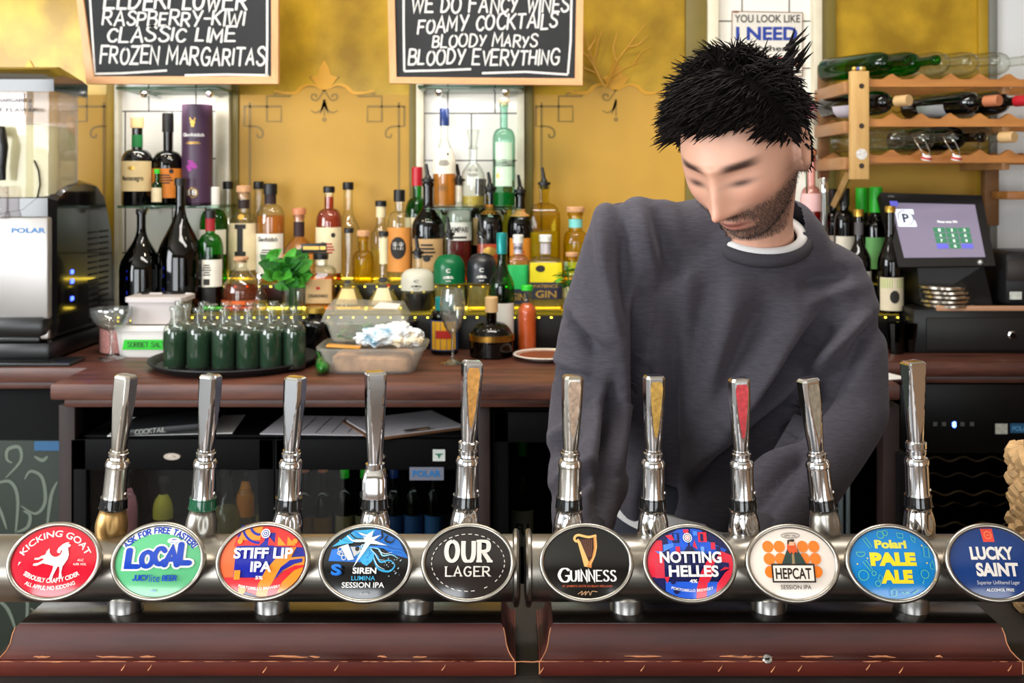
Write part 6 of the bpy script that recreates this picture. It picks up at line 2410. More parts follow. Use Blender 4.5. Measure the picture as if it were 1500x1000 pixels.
        b.build('facet_wedge', M('facet %02x%02x%02x' % facet_col, facet_col, .3, metal=.55, var=.25, vscale=160, bump=.05, bscale=140), lev, smooth=False)
    return t


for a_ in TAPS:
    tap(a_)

# ---------------------------------------------------------------- oval badges
BW, BH = .0502, .0392        # half axes of the printed face
TILT = math.radians(24)
m_rim = M('badge rim metal', (172, 166, 156), .3, metal=1.0, var=.2, vscale=70, bump=.04, bscale=120)
m_rimin = M('dark rim groove', (60, 46, 32), .6, var=.4, vscale=90)  # mottled dark brown line just inside the rim


def ink(c, r=.12):
    return M('badge ink %02x%02x%02x' % c, c, r, coat=.6)


class Badge:
    def __init__(self, px, py, label, base):
        self.t = thing('tap_badge', label, 'badge', W(px, py, 1.19), (-TILT, 0, 0), 'oval badges on the tap rails')
        rim = MB()
        # oval rim, cross-section swept round the ellipse
        n = 72
        sec = [(.0045, .001), (.0047, -.0035), (.0032, -.0058), (.0012, -.0062), (-.0006, -.005), (-.0009, .0)]
        vs, fs = [], []
        for k in range(n):
            a = 2 * PI * k / n
            for q, y in sec:
                vs.append(((BW + q) * math.cos(a), y, (BH + q) * math.sin(a)))
        m = len(sec)
        for k in range(n):
            for j in range(m):
                a, b2 = k * m + j, k * m + (j + 1) % m
                c, d = ((k + 1) % n) * m + (j + 1) % m, ((k + 1) % n) * m + j
                fs.append((a, b2, c, d))
        rim.add(vs, fs)
        rim.build('rim', m_rim, self.t, ang=60)
        bk = MB()
        ring = [(1.0, .001), (1.02, .004), (.72, .02), (.4, .036), (.4, .05)]
        vs, fs = [], []
        for s, y in ring:
            for k in range(48):
                a = 2 * PI * k / 48
                e = 1 if y < .01 else .86
                vs.append(((BW + .003) * s * math.cos(a), y, (BH + .003) * s * math.sin(a) * e))
        for i in range(len(ring) - 1):
            for k in range(48):
                fs.append((i * 48 + k, i * 48 + (k + 1) % 48, (i + 1) * 48 + (k + 1) % 48, (i + 1) * 48 + k))
        fs.append(tuple(range(48)))
        bk.add(vs, fs)
        bk.build('backing', m_worn, self.t)
        gr = MB()
        vs, fs = ribbon([((BW + .0002) * math.cos(2 * PI * k / 72), (BH + .0002) * math.sin(2 * PI * k / 72)) for k in range(72)], .0024, True)
        drape(gr, vs, fs, lambda u, v: Vector((u, -.0030, v)))
        gr.build('rim_groove', m_rimin, self.t)
        f = MB()
        vs, fs = disc(0, 0, BW * .988, BH * .988, 72)
        drape(f, vs, fs, lambda u, v: self.at(u, v, 0), 0, .007)
        f.build('face', ink(base), self.t, ang=80)
        self.lay = {}
        self.n = 0

    def at(self, u, v, lift):
        r2 = min(1.0, (u / BW) ** 2 + (v / BH) ** 2)
        return Vector((u, -.0032 - .0026 * (1 - r2) - lift, v))

    def draw(self, vs, fs, col, part, maxlen=.006):
        """u, v in units of the face half-width (u from -1 to 1, v from -.78 to .78)"""
        self.n += 1
        lift = .00018 * self.n
        key = (part, col)
        if key not in self.lay:
            self.lay[key] = MB()
        drape(self.lay[key], [(x * BW, y * BW) for x, y in vs], fs, lambda u, v: self.at(u, v, lift), 0, maxlen)

    def poly(self, pts, col, part='print', clip=True, mx=.006):
        if clip:
            el = [(.975 * math.cos(2 * PI * k / 60), .975 * BH / BW * math.sin(2 * PI * k / 60)) for k in range(60)]
            a = sum(p[0] * q[1] - q[0] * p[1] for p, q in zip(pts, pts[1:] + pts[:1]))
            pts = clip_to(pts if a > 0 else pts[::-1], el)
        if len(pts) > 2:
            self.draw(pts, [tuple(range(len(pts)))], col, part, mx)

    def line(self, pts, w, col, part='print', closed=False, taper=None):
        self.draw(*ribbon(pts, w, closed, taper), col, part)

    def text(self, s, x, y, w, h, col, part='lettering', kind='font', **kw):
        vs, fs = fit_text(s, w, h, kind, **kw)
        self.draw([(p[0] + x, p[1] + y) for p in vs], fs, col, part, .008)

    def arctext(self, s, R, cy, w, h, col, part='lettering', top=True, kind='font', cx=0, **kw):
        """lettering along a circle of radius R centred (cx, cy); w measured along the baseline"""
        vs, fs = fit_text(s, w, h, kind, **kw)
        if top:
            vs = [(cx + (R + p[1]) * math.sin(p[0] / R), cy + (R + p[1]) * math.cos(p[0] / R)) for p in vs]
        else:
            vs = [(cx + (R - p[1]) * math.sin(p[0] / R), cy - (R - p[1]) * math.cos(p[0] / R)) for p in vs]
        self.draw(vs, fs, col, part, .008)

    def disc(self, x, y, r, col, part='print', ry=None):
        vs, fs = disc(x, y, r, ry, 24)
        self.draw(vs, fs, col, part)

    def done(self):
        for (part, col), mb in self.lay.items():
            mb.build(part, ink(col), self.t, ang=80)


WH = (238, 234, 228)
# 1 ---- red goat badge
B = Badge(81, 822, 'red oval badge with a white kicking goat', (206, 16, 44))
B.arctext('KICKING GOAT', .82, -.29, 1.72, .15, WH, bold=.012)
B.arctext('SERIOUSLY CRAFTY CIDER', 1.3, .83, 1.36, .105, WH, top=False, bold=.03)
B.arctext('ALL APPLE, NO KIDDING', 1.45, .83, 1.2, .09, WH, top=False, bold=.02)
B.text('ALC', .62, .0, .14, .05, WH, bold=.01)
B.text('4.8% VOL', .62, -.09, .3, .05, WH, bold=.01)
goat = [(.33, .41), (.24, .40), (.15, .35), (.06, .26), (.03, .18), (.05, .13), (.11, .12), (.14, .16), (.12, .19), (.15, .21), (.17, .16), (.14, .08), (.07, .03), (-.02, .02), (-.11, .07), (-.17, .14), (-.19, .25), (-.25, .17), (-.275, .08), (-.37, .05), (-.45, .0),
        (-.55, .0), (-.56, -.045), (-.45, -.05), (-.37, -.015), (-.28, -.02), (-.33, -.07), (-.43, -.13), (-.56, -.15), (-.57, -.20), (-.46, -.205), (-.31, -.14), (-.16, -.17), (.0, -.21), (-.01, -.32), (-.05, -.46), (-.07, -.53), (.02, -.53), (.03, -.45), (.07, -.34), (.12, -.22),
        (.17, -.24), (.19, -.36), (.19, -.53), (.28, -.53), (.27, -.47), (.24, -.38), (.25, -.22), (.31, -.12), (.36, -.02), (.37, .08), (.34, .18), (.31, .27), (.36, .29), (.38, .33), (.33, .36), (.29, .36)]
B.poly([(x * .84 + .03, y * .84 + .07) for x, y in goat], WH, 'goat_print')
B.poly([(-.80, -.1), (-.74, -.02), (-.79, -.02)], WH, 'goat_print')
B.done()
# 2 ---- green badge
B = Badge(233, 822, 'green oval badge with big bubbly blue lettering', (92, 180, 124))
GRN, BLU = (92, 180, 124), (16, 62, 170)
el = [(.99 * math.cos(a), .79 * math.sin(a)) for a in [math.radians(q) for q in range(26, 155, 4)]]
inner = [(.90 * math.cos(a), .60 * math.sin(a)) for a in [math.radians(q) for q in range(28, 153, 4)]]
n1 = len(el)
B.draw(el + inner[::-1], [tuple(range(len(el) + len(inner)))], WH, 'white_band')
B.arctext('ASK FOR FREE TASTER!', 1.04, -.42, 1.72, .12, BLU, kind='stroke', width=.26, gap=.22)
LOC = (('L', -.56, .36, .24, 0), ('O', -.24, .32, .25, .0), ('C', .04, .35, .22, .05), ('A', .32, .36, .28, .03), ('L', .62, .40, .22, .08))
for col_, wd_, pt_ in ((WH, .52, 'lettering_outline'), (BLU, .30, 'lettering')):
    for s_, x_, h_, w_, dy in LOC:
        B.text(s_, x_, -.12 + dy, w_, h_, col_, pt_, 'stroke', width=wd_)
B.disc(.33, .44, .15, WH, 'white_cloud', .07)
B.text('ABV', .33, .45, .12, .045, BLU, bold=.02)
B.text('LOW CALS', .33, .39, .2, .035, BLU, bold=.01)
B.text('JUICY', -.33, -.42, .34, .11, BLU, kind='stroke', width=.22)
B.text('lite', .0, -.45, .24, .17, BLU, bold=.0)
B.text('BEER', .34, -.42, .31, .1, BLU, kind='stroke', width=.24)
B.text('3.4%', 0, -.66, .13, .05, BLU, bold=.03)
B.done()
# 3 ---- orange and blue badge
NB, OR, RD, DB = (22, 34, 150), (238, 142, 42), (224, 48, 46), (24, 28, 84)
B = Badge(386, 822, 'orange, red and deep blue oval badge with two lines of white capitals', RD)
B.poly([(-1, -.78), (-.62, -.78), (-.62, .78), (-1, .78)], (226, 104, 60))
B.poly([(-.64, -.36), (1, -.36), (1, .62), (-.64, .62)], NB)
B.poly([(-.7, .32), (-.66, .5), (-.4, .66), (.0, .66), (.0, .44), (-.1, .34), (-.45, .34)], RD)
B.poly([(-.6, .46), (-.1, .46), (-.06, .8), (-.5, .8)], OR)
for k, c_ in ((0, NB), (1, OR), (2, NB)):
    B.line(arc(-.12, .82, .42 - .09 * k, 185, 272, 14), .055, c_)
B.poly([(.25, .32), (.25, .8), (1, .8), (1, .3)], RD)
for k in range(3):
    B.poly([(.1 + .22 * k, .34), (.3 + .22 * k, .34), (.1 + .22 * k, .54)], OR if k else RD)
B.poly([(-.9, -.36), (1, -.36), (1, -.8), (-.9, -.8)], (220, 40, 50))
B.poly([(-.62, -.4), (-.62, -.2), (-.48, -.2), (-.48, -.4)], OR)
B.poly([(-.08, -.8), (-.04, -.5), (.1, -.2), (.3, .04), (.5, .14), (.62, .3), (.76, .3), (.66, .08), (.98, .1), (.98, .3), (1, -.1), (.75, -.1), (.5, -.22), (.3, -.42), (.2, -.6), (.16, -.8)], OR)
B.poly([(.34, -.8), (.5, -.45), (.75, -.2), (1, -.1), (1, -.8)], OR)
B.poly([(.16, -.8), (.2, -.62), (.3, -.44), (.52, -.22), (.75, -.1), (1, -.08), (.98, -.12), (.74, -.2), (.5, -.45), (.34, -.8)], (220, 40, 50))
B.poly([(.3, -.42), (.5, -.2), (.75, -.06), (.92, -.02), (.92, .06), (.64, .02), (.44, -.14)], NB)
B.poly([(-.7, -.62), (-.3, -.66), (.0, -.76), (-.02, -.8), (-.7, -.8)], DB)
for x_, y_, r_ in ((-.55, .43, .06), (.72, .43, .06), (-.4, -.62, .09)):
    B.disc(x_, y_, r_, OR)
for r_, c_ in ((.105, WH), (.08, NB), (.062, WH), (.04, NB), (.02, WH)):
    B.disc(.03, .6, r_, c_, 'roundel')
B.text('STIFF LIP', .02, .05, 1.36, .25, WH, bold=.035)
B.text('IPA', .0, -.24, .48, .24, WH, bold=.035)
B.text('5%', -.02, -.4, .17, .08, WH, bold=.03)
B.arctext('PORTOBELLO BREWERY', 1.9, 1.28, .98, .06, WH, top=False, bold=.02)
B.done()
# 4 ---- black badge with blue picture
BK = (16, 17, 20)
B = Badge(536, 825, 'black oval badge with a swirling blue picture above white lettering', BK)
C1, C2, C3, C4 = (30, 110, 200), (60, 170, 220), (150, 210, 232), (212, 224, 228)
B.poly([(-.86, .05), (-.1, .02), (.0, .4), (-.8, .3)], C1)
B.poly([(-.8, .36), (-.3, .72), (.4, .76), (.1, .4), (-.1, .5)], C2)
B.poly([(.1, .5), (.2, .76), (.75, .5), (.98, .1), (.6, .2), (.35, .35)], C1)
B.poly([(-.3, .3), (-.08, .0), (.02, .45)], C2)
B.poly([(-.02, .42), (-.14, .14), (-.06, -.02), (.04, -.06), (.15, .04), (.2, .2), (.1, .36)], C2)
B.line(catmull([(.07, .3), (.1, .18), (.02, .12), (.08, .1)], 5), .012, C1)
B.line([(.06, .2), (.14, .22)], .012, C1)
B.line([(.02, .03), (.08, .035)], .014, C1)
B.poly([(-.6, .36), (-.42, .42), (-.26, .08), (-.4, .06)], C4)
B.poly([(-.36, .36), (-.14, .34), (-.1, .26), (-.26, .14)], (186, 186, 182))
B.disc(-.2, .31, .05, BK)
for x_, y_, r_ in ((-.6, .3, .045), (-.57, .2, .04), (-.5, .12, .05), (-.62, .22, .03), (-.07, .36, .04)):
    B.line(arc(x_, y_, r_, 0, 350, 12), .02, (196, 196, 190))
B.poly([(.0, .62), (.16, .72), (.12, .56), (.34, .62), (.18, .5), (.5, .38), (.1, .42), (-.28, -.12), (-.02, .45), (-.35, .5), (-.05, .54), (-.2, .68)], C4)
for k, (pts_, c_, w_) in enumerate((([(.1, .34), (.3, .3), (.4, .16), (.6, .18), (.75, .1)], C3, .03), ([(.14, .26), (.26, .16), (.36, .02), (.55, .06), (.66, .0)], C2, .04), ([(.18, .16), (.24, .0), (.34, -.14), (.56, -.18), (.68, -.08), (.66, .0)], C2, .045),
                                    ([(.1, .36), (.4, .34), (.6, .28), (.8, .26), (.94, .16)], C1, .05), ([(.2, .1), (.3, -.06), (.46, -.14)], C4, .016), ([(.3, .26), (.46, .2), (.62, .24)], C4, .014), ([(.12, .3), (.22, .2), (.3, .08), (.45, .06)], C4, .014),
                                    ([(-.45, .6), (-.3, .48), (-.1, .46)], C4, .03), ([(-.4, .66), (-.24, .54), (-.05, .52)], BK, .03), ([(-.3, .7), (-.16, .6), (-.02, .58)], C1, .03), ([(.5, .6), (.44, .5), (.58, .44), (.66, .52)], BK, .045), ([(.34, .7), (.38, .58), (.3, .5)], BK, .04),
                                    ([(-.62, .5), (-.5, .44), (-.3, .44)], C2, .04))):
    B.line(catmull(pts_, 6), w_, c_, 'print', False, lambda q: .5 + .5 * math.sin(PI * min(1, q + .12)))
rnd = random.Random(3)
for _ in range(26):
    B.disc(rnd.uniform(.45, .85), rnd.uniform(-.3, .1), rnd.uniform(.006, .014), (170, 186, 196))
B.text('S', -.62, -.28, .24, .25, (20, 84, 160), 'letter_mark', bold=.05)
B.text('S', -.64, -.26, .22, .24, (36, 116, 210), 'letter_mark', bold=.03)
B.text('SIREN', .02, -.24, .54, .14, WH, bold=.03)
B.text('LUMINA', .0, -.38, .54, .1, (60, 160, 200), bold=.01)
B.text('SESSION IPA', .0, -.535, .96, .12, WH, bold=.015)
B.text('4.2%', .02, -.69, .2, .05, (120, 120, 124), bold=.0)
B.done()
# 5 ---- black stitched badge
B = Badge(686, 824, 'plain charcoal oval badge with a dashed border and slab lettering', (34, 27, 27))
for k in range(34):
    a_, a2 = 2 * PI * k / 34, 2 * PI * (k + .55) / 34
    if 25 < k < 30 and k % 2:
        continue
    B.line([(.84 * math.cos(a_ + (a2 - a_) * q / 3), .62 * math.sin(a_ + (a2 - a_) * q / 3)) for q in range(4)], .018, (206, 200, 190), 'dashed_border')
B.text('OUR', .0, .02, 1.0, .44, (214, 208, 198), kind='stroke', width=.24, gap=.3, serif=.15, contrast=.4)
B.text('LAGER', .0, -.30, 1.0, .2, (214, 208, 198), kind='stroke', width=.15, gap=.26, serif=.13)
B.done()
# 6 ---- harp badge
B = Badge(859, 824, 'black oval badge with a golden harp above white serif capitals', (10, 10, 11))
HG, HO, HB = (232, 176, 106), (206, 128, 64), (70, 36, 28)
B.poly([(-.18, .5), (.16, .52), (.14, .24), (.07, .04), (-.0, .1)], HB, 'harp_strings')
for k in range(6):
    B.line([(-.12 + .05 * k, .5), (.0 + .02 * k, .12 + .0 * k)], .008, (130, 80, 56), 'harp_strings')
B.line(catmull([(-.17, .50), (-.22, .46), (-.27, .50), (-.25, .57), (-.17, .60), (-.06, .575), (.06, .555), (.18, .575), (.24, .59)], 7), .055, HG, 'harp')
B.poly([(-.21, .48), (-.14, .46), (.06, -.02), (.02, -.10), (-.06, -.09)], HG, 'harp')
B.poly([(.17, .56), (.24, .56), (.25, .34), (.2, .14), (.12, -.02), (.1, -.12), (.0, -.1), (.04, .0), (.12, .1), (.17, .3)], HO, 'harp')
B.line(catmull([(.215, .55), (.225, .34), (.17, .12), (.06, -.06)], 6), .03, HG, 'harp')
B.text('G', -.52, -.42, .24, .29, WH, kind='stroke', width=.17, contrast=.5, serif=0)
B.text('UINNESS', .14, -.40, 1.02, .225, WH, kind='stroke', width=.21, gap=.24, contrast=.6, serif=.1)
B.text("ST JAMES'S GATE DUBLIN IRELAND", .0, -.53, 1.14, .045, (190, 90, 60), bold=.01)
B.line(catmull([(-.22, -.68), (-.12, -.62), (-.14, -.7), (-.04, -.62), (-.06, -.7), (.02, -.62), (.06, -.7), (.1, -.62), (.22, -.63)], 5), .014, (196, 150, 110), 'signature')
B.done()
# 7 ---- red and blue badge
RB, BB, DN = (222, 38, 62), (28, 88, 206), (18, 26, 82)
B = Badge(1010, 825, 'red and royal blue oval badge with two lines of white capitals', DN)
B.poly([(-1, -.3), (-.62, -.3), (-.62, .5), (-1, .5)], RB)
B.poly([(-.82, .32), (-.82, .1), (-.6, .1), (-.6, -.32), (-.82, -.32)], (206, 50, 70))
B.poly([(-.45, .2), (-.05, .2), (.02, .76), (-.2, .76), (-.5, .6)], BB)
B.poly([(.0, .2), (.8, .2), (.86, .3), (.4, .5), (.3, .76), (.05, .76)], BB)
B.poly([(-.8, .26), (-.6, .26), (-.6, .4), (-.36, .44), (-.36, .36), (-.7, .2)], (70, 130, 226))
for x0_, y0_s, x1_s, y1_s, c_ in ((-.38, .44, -.22, .66, DN), (-.34, .5, -.27, .64, BB), (.22, .46, .42, .68, RB), (.27, .48, .34, .64, DN), (-.32, .2, -.22, .36, RB), (.26, .2, .34, .36, (110, 160, 232)), (.5, .3, .6, .45, RB), (.62, .26, .72, .36, DN), (-.12, .66, .0, .74, RB), (.1, .6, .2, .7, (70, 130, 226))):
    B.poly([(x0_, y0_s), (x1_s, y0_s), (x1_s, y1_s), (x0_, y1_s)], c_)
B.poly([(-.55, .6), (-.44, .5), (-.34, .5), (-.4, .62)], RB)
B.poly([(.08, .36), (.18, .3), (.12, .5)], RB)
B.poly([(-.16, .2), (.16, .2), (.06, .36), (-.06, .36)], DN)
B.poly([(-.6, -.4), (1, -.4), (1, -.8), (-.6, -.8)], BB)
B.poly([(-.62, -.3), (-.5, -.3), (-.56, -.44)], RB)
B.poly([(.08, -.8), (.1, -.55), (.22, -.2), (.38, .05), (.6, .1), (.72, .26), (.98, .16), (.98, -.1), (.7, -.16), (.52, -.2), (.4, -.4), (.34, -.8)], RB)
B.poly([(.3, -.8), (.36, -.42), (.62, -.42), (.52, -.8)], BB)
B.poly([(.5, -.8), (.58, -.44), (.78, -.2), (1, -.06), (1, -.8)], RB)
B.poly([(.52, -.4), (.6, -.2), (.78, -.08), (.88, -.1), (.88, .0), (.72, .02), (.66, .14), (.58, .06), (.5, -.1)], DN)
for x_, y_, r_ in ((-.43, -.4, .06), (-.36, -.6, .07)):
    B.disc(x_, y_, r_, DN)
for r_, c_ in ((.105, WH), (.085, DN), (.068, WH), (.046, RB), (.03, WH)):
    B.disc(-.04, .55, r_, c_, 'roundel')
B.text('NOTTING', -.0, -.0, 1.42, .26, WH, bold=.035)
B.text('HELLES', .05, -.3, 1.14, .26, WH, bold=.035)
B.text('4%', .03, -.43, .18, .08, WH, bold=.03)
B.arctext('PORTOBELLO BREWERY', 1.9, 1.28, .98, .06, WH, top=False, bold=.02)
B.done()
# 8 ---- cream badge
CR, OG = (236, 222, 208), (238, 122, 36)
B = Badge(1160, 825, 'cream oval badge with orange dots and a bearded figure above a boxed name', CR)
for r_ in range(3):
    for c_ in (-2, -1, 1, 2):
        x_ = c_ * .26 + (-.02 if c_ < 0 else .0)
        if r_ == 2 and abs(c_) == 1:
            continue
        B.disc(x_, .36 - .27 * r_ - (0 if r_ < 2 else .01), .13, OG, 'orange_dots')
B.line([(.17 * math.cos(a) * (1 + .35 * abs(math.cos(a)) * 0) + (.04 if math.cos(a) > 0 else -.04), .60 + .055 * math.sin(a)) for a in [2 * PI * k / 24 for k in range(24)]], .012, (60, 50, 46), 'name_lozenge', True)
B.text('GIPSY HILL', .0, .575, .3, .05, (60, 50, 46), bold=.01)
B.poly([(-.09, .36), (.09, .36), (.3, -.04), (-.28, -.04)], (36, 58, 52), 'figure_coat')
B.poly([(-.02, .2), (.03, .2), (.03, -.04), (-.04, -.04)], (150, 124, 84), 'figure_coat')
B.poly([(-.1, .42), (-.12, .3), (-.06, .2), (-.02, .24), (.02, .18), (.06, .24), (.12, .22), (.1, .34), (.08, .44)], (214, 80, 30), 'figure_beard')
B.poly([(-.07, .46), (-.07, .38), (.06, .38), (.06, .46), (.0, .49)], (226, 170, 130), 'figure_face')
B.poly([(-.1, .42), (-.09, .5), (.05, .52), (.08, .49), (.04, .46), (-.05, .47), (-.07, .4)], (40, 32, 28), 'figure_hair')
B.poly([(-.52, -.02), (.47, -.02), (.47, -.42), (-.52, -.42)], (40, 32, 30), 'name_box')
B.poly([(-.485, -.055), (.435, -.055), (.435, -.385), (-.485, -.385)], CR, 'name_box')
B.text('HEPCAT', -.03, -.345, .82, .25, (40, 32, 30), bold=.02)
B.text('SESSION IPA', .0, -.565, .7, .095, (56, 46, 42), bold=.01)
B.done()
# 9 ---- bright blue badge
SB, YE = (10, 122, 190), (236, 210, 34)
B = Badge(1306, 825, 'bright blue oval badge with chunky yellow lettering and doodles', SB)
B.text('Polari', .0, .32, .74, .2, (216, 206, 70), bold=.05)
B.text('PALE', .01, -.06, 1.06, .31, YE, bold=.065)
B.text('ALE', .04, -.44, .74, .31, YE, bold=.065)
DO = (96, 186, 150)
for pts_, cl in ((arc(-.2, .62, .08, 0, 350, 14), True), (arc(-.09, .66, .06, 0, 350, 12), True), ([(-.62, .52), (-.5, .33), (-.44, .36), (-.55, .56)], True), (arc(-.72, .24, .1, 180, 360, 10), True), ([(-.7, .03), (-.62, .06), (-.5, -.14), (-.55, -.17)], True), (arc(-.48, -.22, .05, 0, 350, 10), True),
                 (arc(-.72, -.26, .11, 0, 350, 14), True), ([(-.36, -.24), (-.3, -.3), (-.34, -.4), (-.4, -.34)], True), (arc(-.42, -.44, .06, 0, 350, 10), True), ([(.16, .66), (.32, .64), (.3, .54), (.18, .56)], True), ([(.48, .6), (.58, .54), (.56, .44), (.5, .5)], True),
                 ([(.74, .36), (.86, .34), (.85, .12), (.73, .14)], True), ([(.84, -.02), (.9, .05), (.96, -.14), (.84, -.12)], True), (arc(.68, -.24, .09, 0, 350, 14), True), ([(.64, -.36), (.6, -.45)], False), ([(-.15, -.6), (-.08, -.56), (-.02, -.6), (-.04, -.7), (-.14, -.7)], True), ([(.34, -.66), (.48, -.58)], False)):
    B.line(pts_, .016, DO, 'doodles', cl)
for x_, y_ in ((-.84, -.02), (-.6, .1), (.76, .0), (.7, .38), (.9, -.36)):
    B.disc(x_, y_, .016, YE, 'doodles')
B.text('4.2%', .16, -.66, .17, .05, DO, bold=.02)
B.arctext('---- ----- --- ------ ----- -- ------', 1.6, .84, 1.36, .03, DO, top=False, bold=.0)
B.done()
# 10 ---- navy badge
NV = (14, 52, 112)
B = Badge(1452, 824, 'navy oval badge with a small red flag and condensed white capitals', NV)
B.poly([(-.16, .74), (.12, .74), (.12, .45), (-.14, .45)], (220, 66, 52), 'red_flag', True)
B.line(arc(-.01, .6, .08, 0, 350, 14), .02, (240, 130, 80), 'flag_mark', True)
B.line([(-.05, .6), (.03, .6)], .02, (240, 130, 80), 'flag_mark')
B.text('LUCKY', -.0, .06, 1.0, .3, (222, 214, 206), bold=.045)
B.text('SAINT', .06, -.3, .98, .31, (222, 214, 206), bold=.045)
B.text('Superior Unfiltered Lager', .04, -.47, .98, .085, (200, 200, 206), bold=.0)
B.text('ALCOHOL FREE', .05, -.62, .64, .065, (214, 212, 210), bold=.02)
B.done()

# ---------------------------------------------------------------- wicker basket at the bar's end
t_ = thing('wicker_basket', 'woven rush basket at the end of the front bar', 'basket', (X_(1582, 1.34) + .028, 1.34, ZB))
m_rush = M('pale rush', (204, 164, 114), .7, var=.22, vscale=40, bump=.3, bscale=90)
b_ = MB()
hw_, hd_ = .09, .07
zb1 = Z_(698, 1.28) - ZB
rows_ = 15
for r_ in range(rows_):
    z_ = .008 + (zb1 - .016) * r_ / (rows_ - 1)
    per = []
    n_ = 128
    for k in range(n_):
        a_ = 2 * PI * k / n_
        q_ = (abs(math.cos(a_)) ** 6 + abs(math.sin(a_)) ** 6) ** (-1 / 6)
        wv = .004 * math.sin(a_ * 16 + (r_ % 2) * PI)
        per.append(Vector(((hw_ + wv) * q_ * math.cos(a_), (hd_ + wv) * q_ * math.sin(a_), z_ + .0035 * math.sin(a_ * 32 + r_))))
    b_.tube(per + [per[0]], [.0085 + .0014 * math.sin(k * .8 + r_ * 2.1) for k in range(n_ + 1)], 7)
b_.build('weave', m_rush, t_)
b_ = MB()
n_ = 96
for s_ in (0, PI):
    per = []
    for k in range(n_ + 1):
        a_ = 2 * PI * k / n_
        q_ = (abs(math.cos(a_)) ** 6 + abs(math.sin(a_)) ** 6) ** (-1 / 6)
        per.append(Vector(((hw_ + .006 * math.cos(a_ * 20 + s_)) * q_ * math.cos(a_), (hd_ + .006 * math.cos(a_ * 20 + s_)) * q_ * math.sin(a_), zb1 + .008 * math.sin(a_ * 20 + s_))))
    b_.tube(per, .009, 7)
b_.build('plaited_rim', m_rush, t_)

# ================================================================= the bartender
PO = Vector((X_(1040, 1.8), 1.84, 0))
t_ = thing('person', 'dark-haired bartender in a charcoal sweatshirt bending over the taps, looking down', 'person', PO)
o0 = PO


def capsule(mb, pts, u=20):
    """round limb through points (x, y, z, r): lofted spheres"""
    P = [Vector(p[:3]) for p in pts]
    R = [p[3] for p in pts]
    dense, rr = [], []
    for i in range(len(P) - 1):
        n = max(2, int((P[i + 1] - P[i]).length / .015))
        for k in range(n):
            q = k / n
            dense.append(P[i].lerp(P[i + 1], q))
            rr.append(R[i] + (R[i + 1] - R[i]) * (q * q * (3 - 2 * q)))
    dense.append(P[-1])
    rr.append(R[-1])
    mb.tube(dense, rr, u)
    mb.sphere(dense[0], rr[0], u=u, v=12)
    mb.sphere(dense[-1], rr[-1], u=u, v=12)


def loft(mb, rings, u=40, power=2.4):
    """body trunk: rings of (centre, half width, half depth, side direction, depth direction)"""
    vs, fs = [], []
    for c, a, b, ex, ey in rings:
        for k in range(u):
            an = 2 * PI * k / u
            q = (abs(math.cos(an)) ** power + abs(math.sin(an)) ** power) ** (-1 / power)
            vs.append(Vector(c) + Vector(ex) * a * q * math.cos(an) + Vector(ey) * b * q * math.sin(an))
    for i in range(len(rings) - 1):
        for k in range(u):
            fs.append((i * u + k, i * u + (k + 1) % u, (i + 1) * u + (k + 1) % u, (i + 1) * u + k))
    fs.append(tuple(reversed(range(u))))
    fs.append(tuple((len(rings) - 1) * u + k for k in range(u)))
    mb.add(vs, fs)


def union(mb, voxel, smooth=6, fac=.6):
    """join overlapping shapes into one continuous skin; returns a mesh"""
    me = bpy.data.meshes.new('skin')
    me.from_pydata(mb.v, [], mb.f)
    bm = bmesh.new()
    bm.from_mesh(me)
    bmesh.ops.remove_doubles(bm, verts=bm.verts[:], dist=1e-6)
    bmesh.ops.recalc_face_normals(bm, faces=bm.faces[:])
    bm.to_mesh(me)
    bm.free()
    ob = bpy.data.objects.new('skin', me)
    COL.objects.link(ob)
    m = ob.modifiers.new('r', 'REMESH')
    m.mode = 'VOXEL'
    m.voxel_size = voxel
    if smooth:
        s = ob.modifiers.new('s', 'SMOOTH')
        s.factor = fac
        s.iterations = smooth
    bpy.context.view_layer.update()
    dg = bpy.context.evaluated_depsgraph_get()
    out = bpy.data.meshes.new_from_object(ob.evaluated_get(dg))
    bpy.data.objects.remove(ob)
    return out


def coords(me):
    a = np.empty(len(me.vertices) * 3, dtype=np.float64)
    me.vertices.foreach_get('co', a)
    return a.reshape(-1, 3)


def normals(me):
    a = np.empty(len(me.vertices) * 3, dtype=np.float32)
    me.vertices.foreach_get('normal', a)
    return a.reshape(-1, 3).astype(np.float64)


def set_coords(me, a):
    me.vertices.foreach_set('co', a.astype(np.float32).ravel())
    me.update()


def place(name, me, mats, par=None):
    me.materials.clear()
    for m in (mats if isinstance(mats, list) else [mats]):
        me.materials.append(m)
    me.polygons.foreach_set('use_smooth', [True] * len(me.polygons))
    me.name = name
    ob = bpy.data.objects.new(name, me)
    COL.objects.link(ob)
    ob.parent = par or t_
    if par is None:
        ob.matrix_parent_inverse = Matrix.Translation(-PO)
    return ob


# ---------------------------------------------------------------- pose
yaw, pit = math.radians(37), math.radians(31)
HF = Vector((-math.sin(yaw) * math.cos(pit), -math.cos(yaw) * math.cos(pit), -math.sin(pit)))   # where the face looks
HU = Vector((-math.sin(yaw) * math.sin(pit), -math.cos(yaw) * math.sin(pit), math.cos(pit)))    # crown
HS = HF.cross(HU).normalized()                                                                  # towards the left of the picture or right
if HS.x < 0:
    HS = -HS
HC = W(1086, 226, 1.55)
HSC = 1.13


def hd(s, f, u):
    """head-local (side, forward, up) to the room"""
    return HC + (HS * s + HF * f + HU * u) * HSC


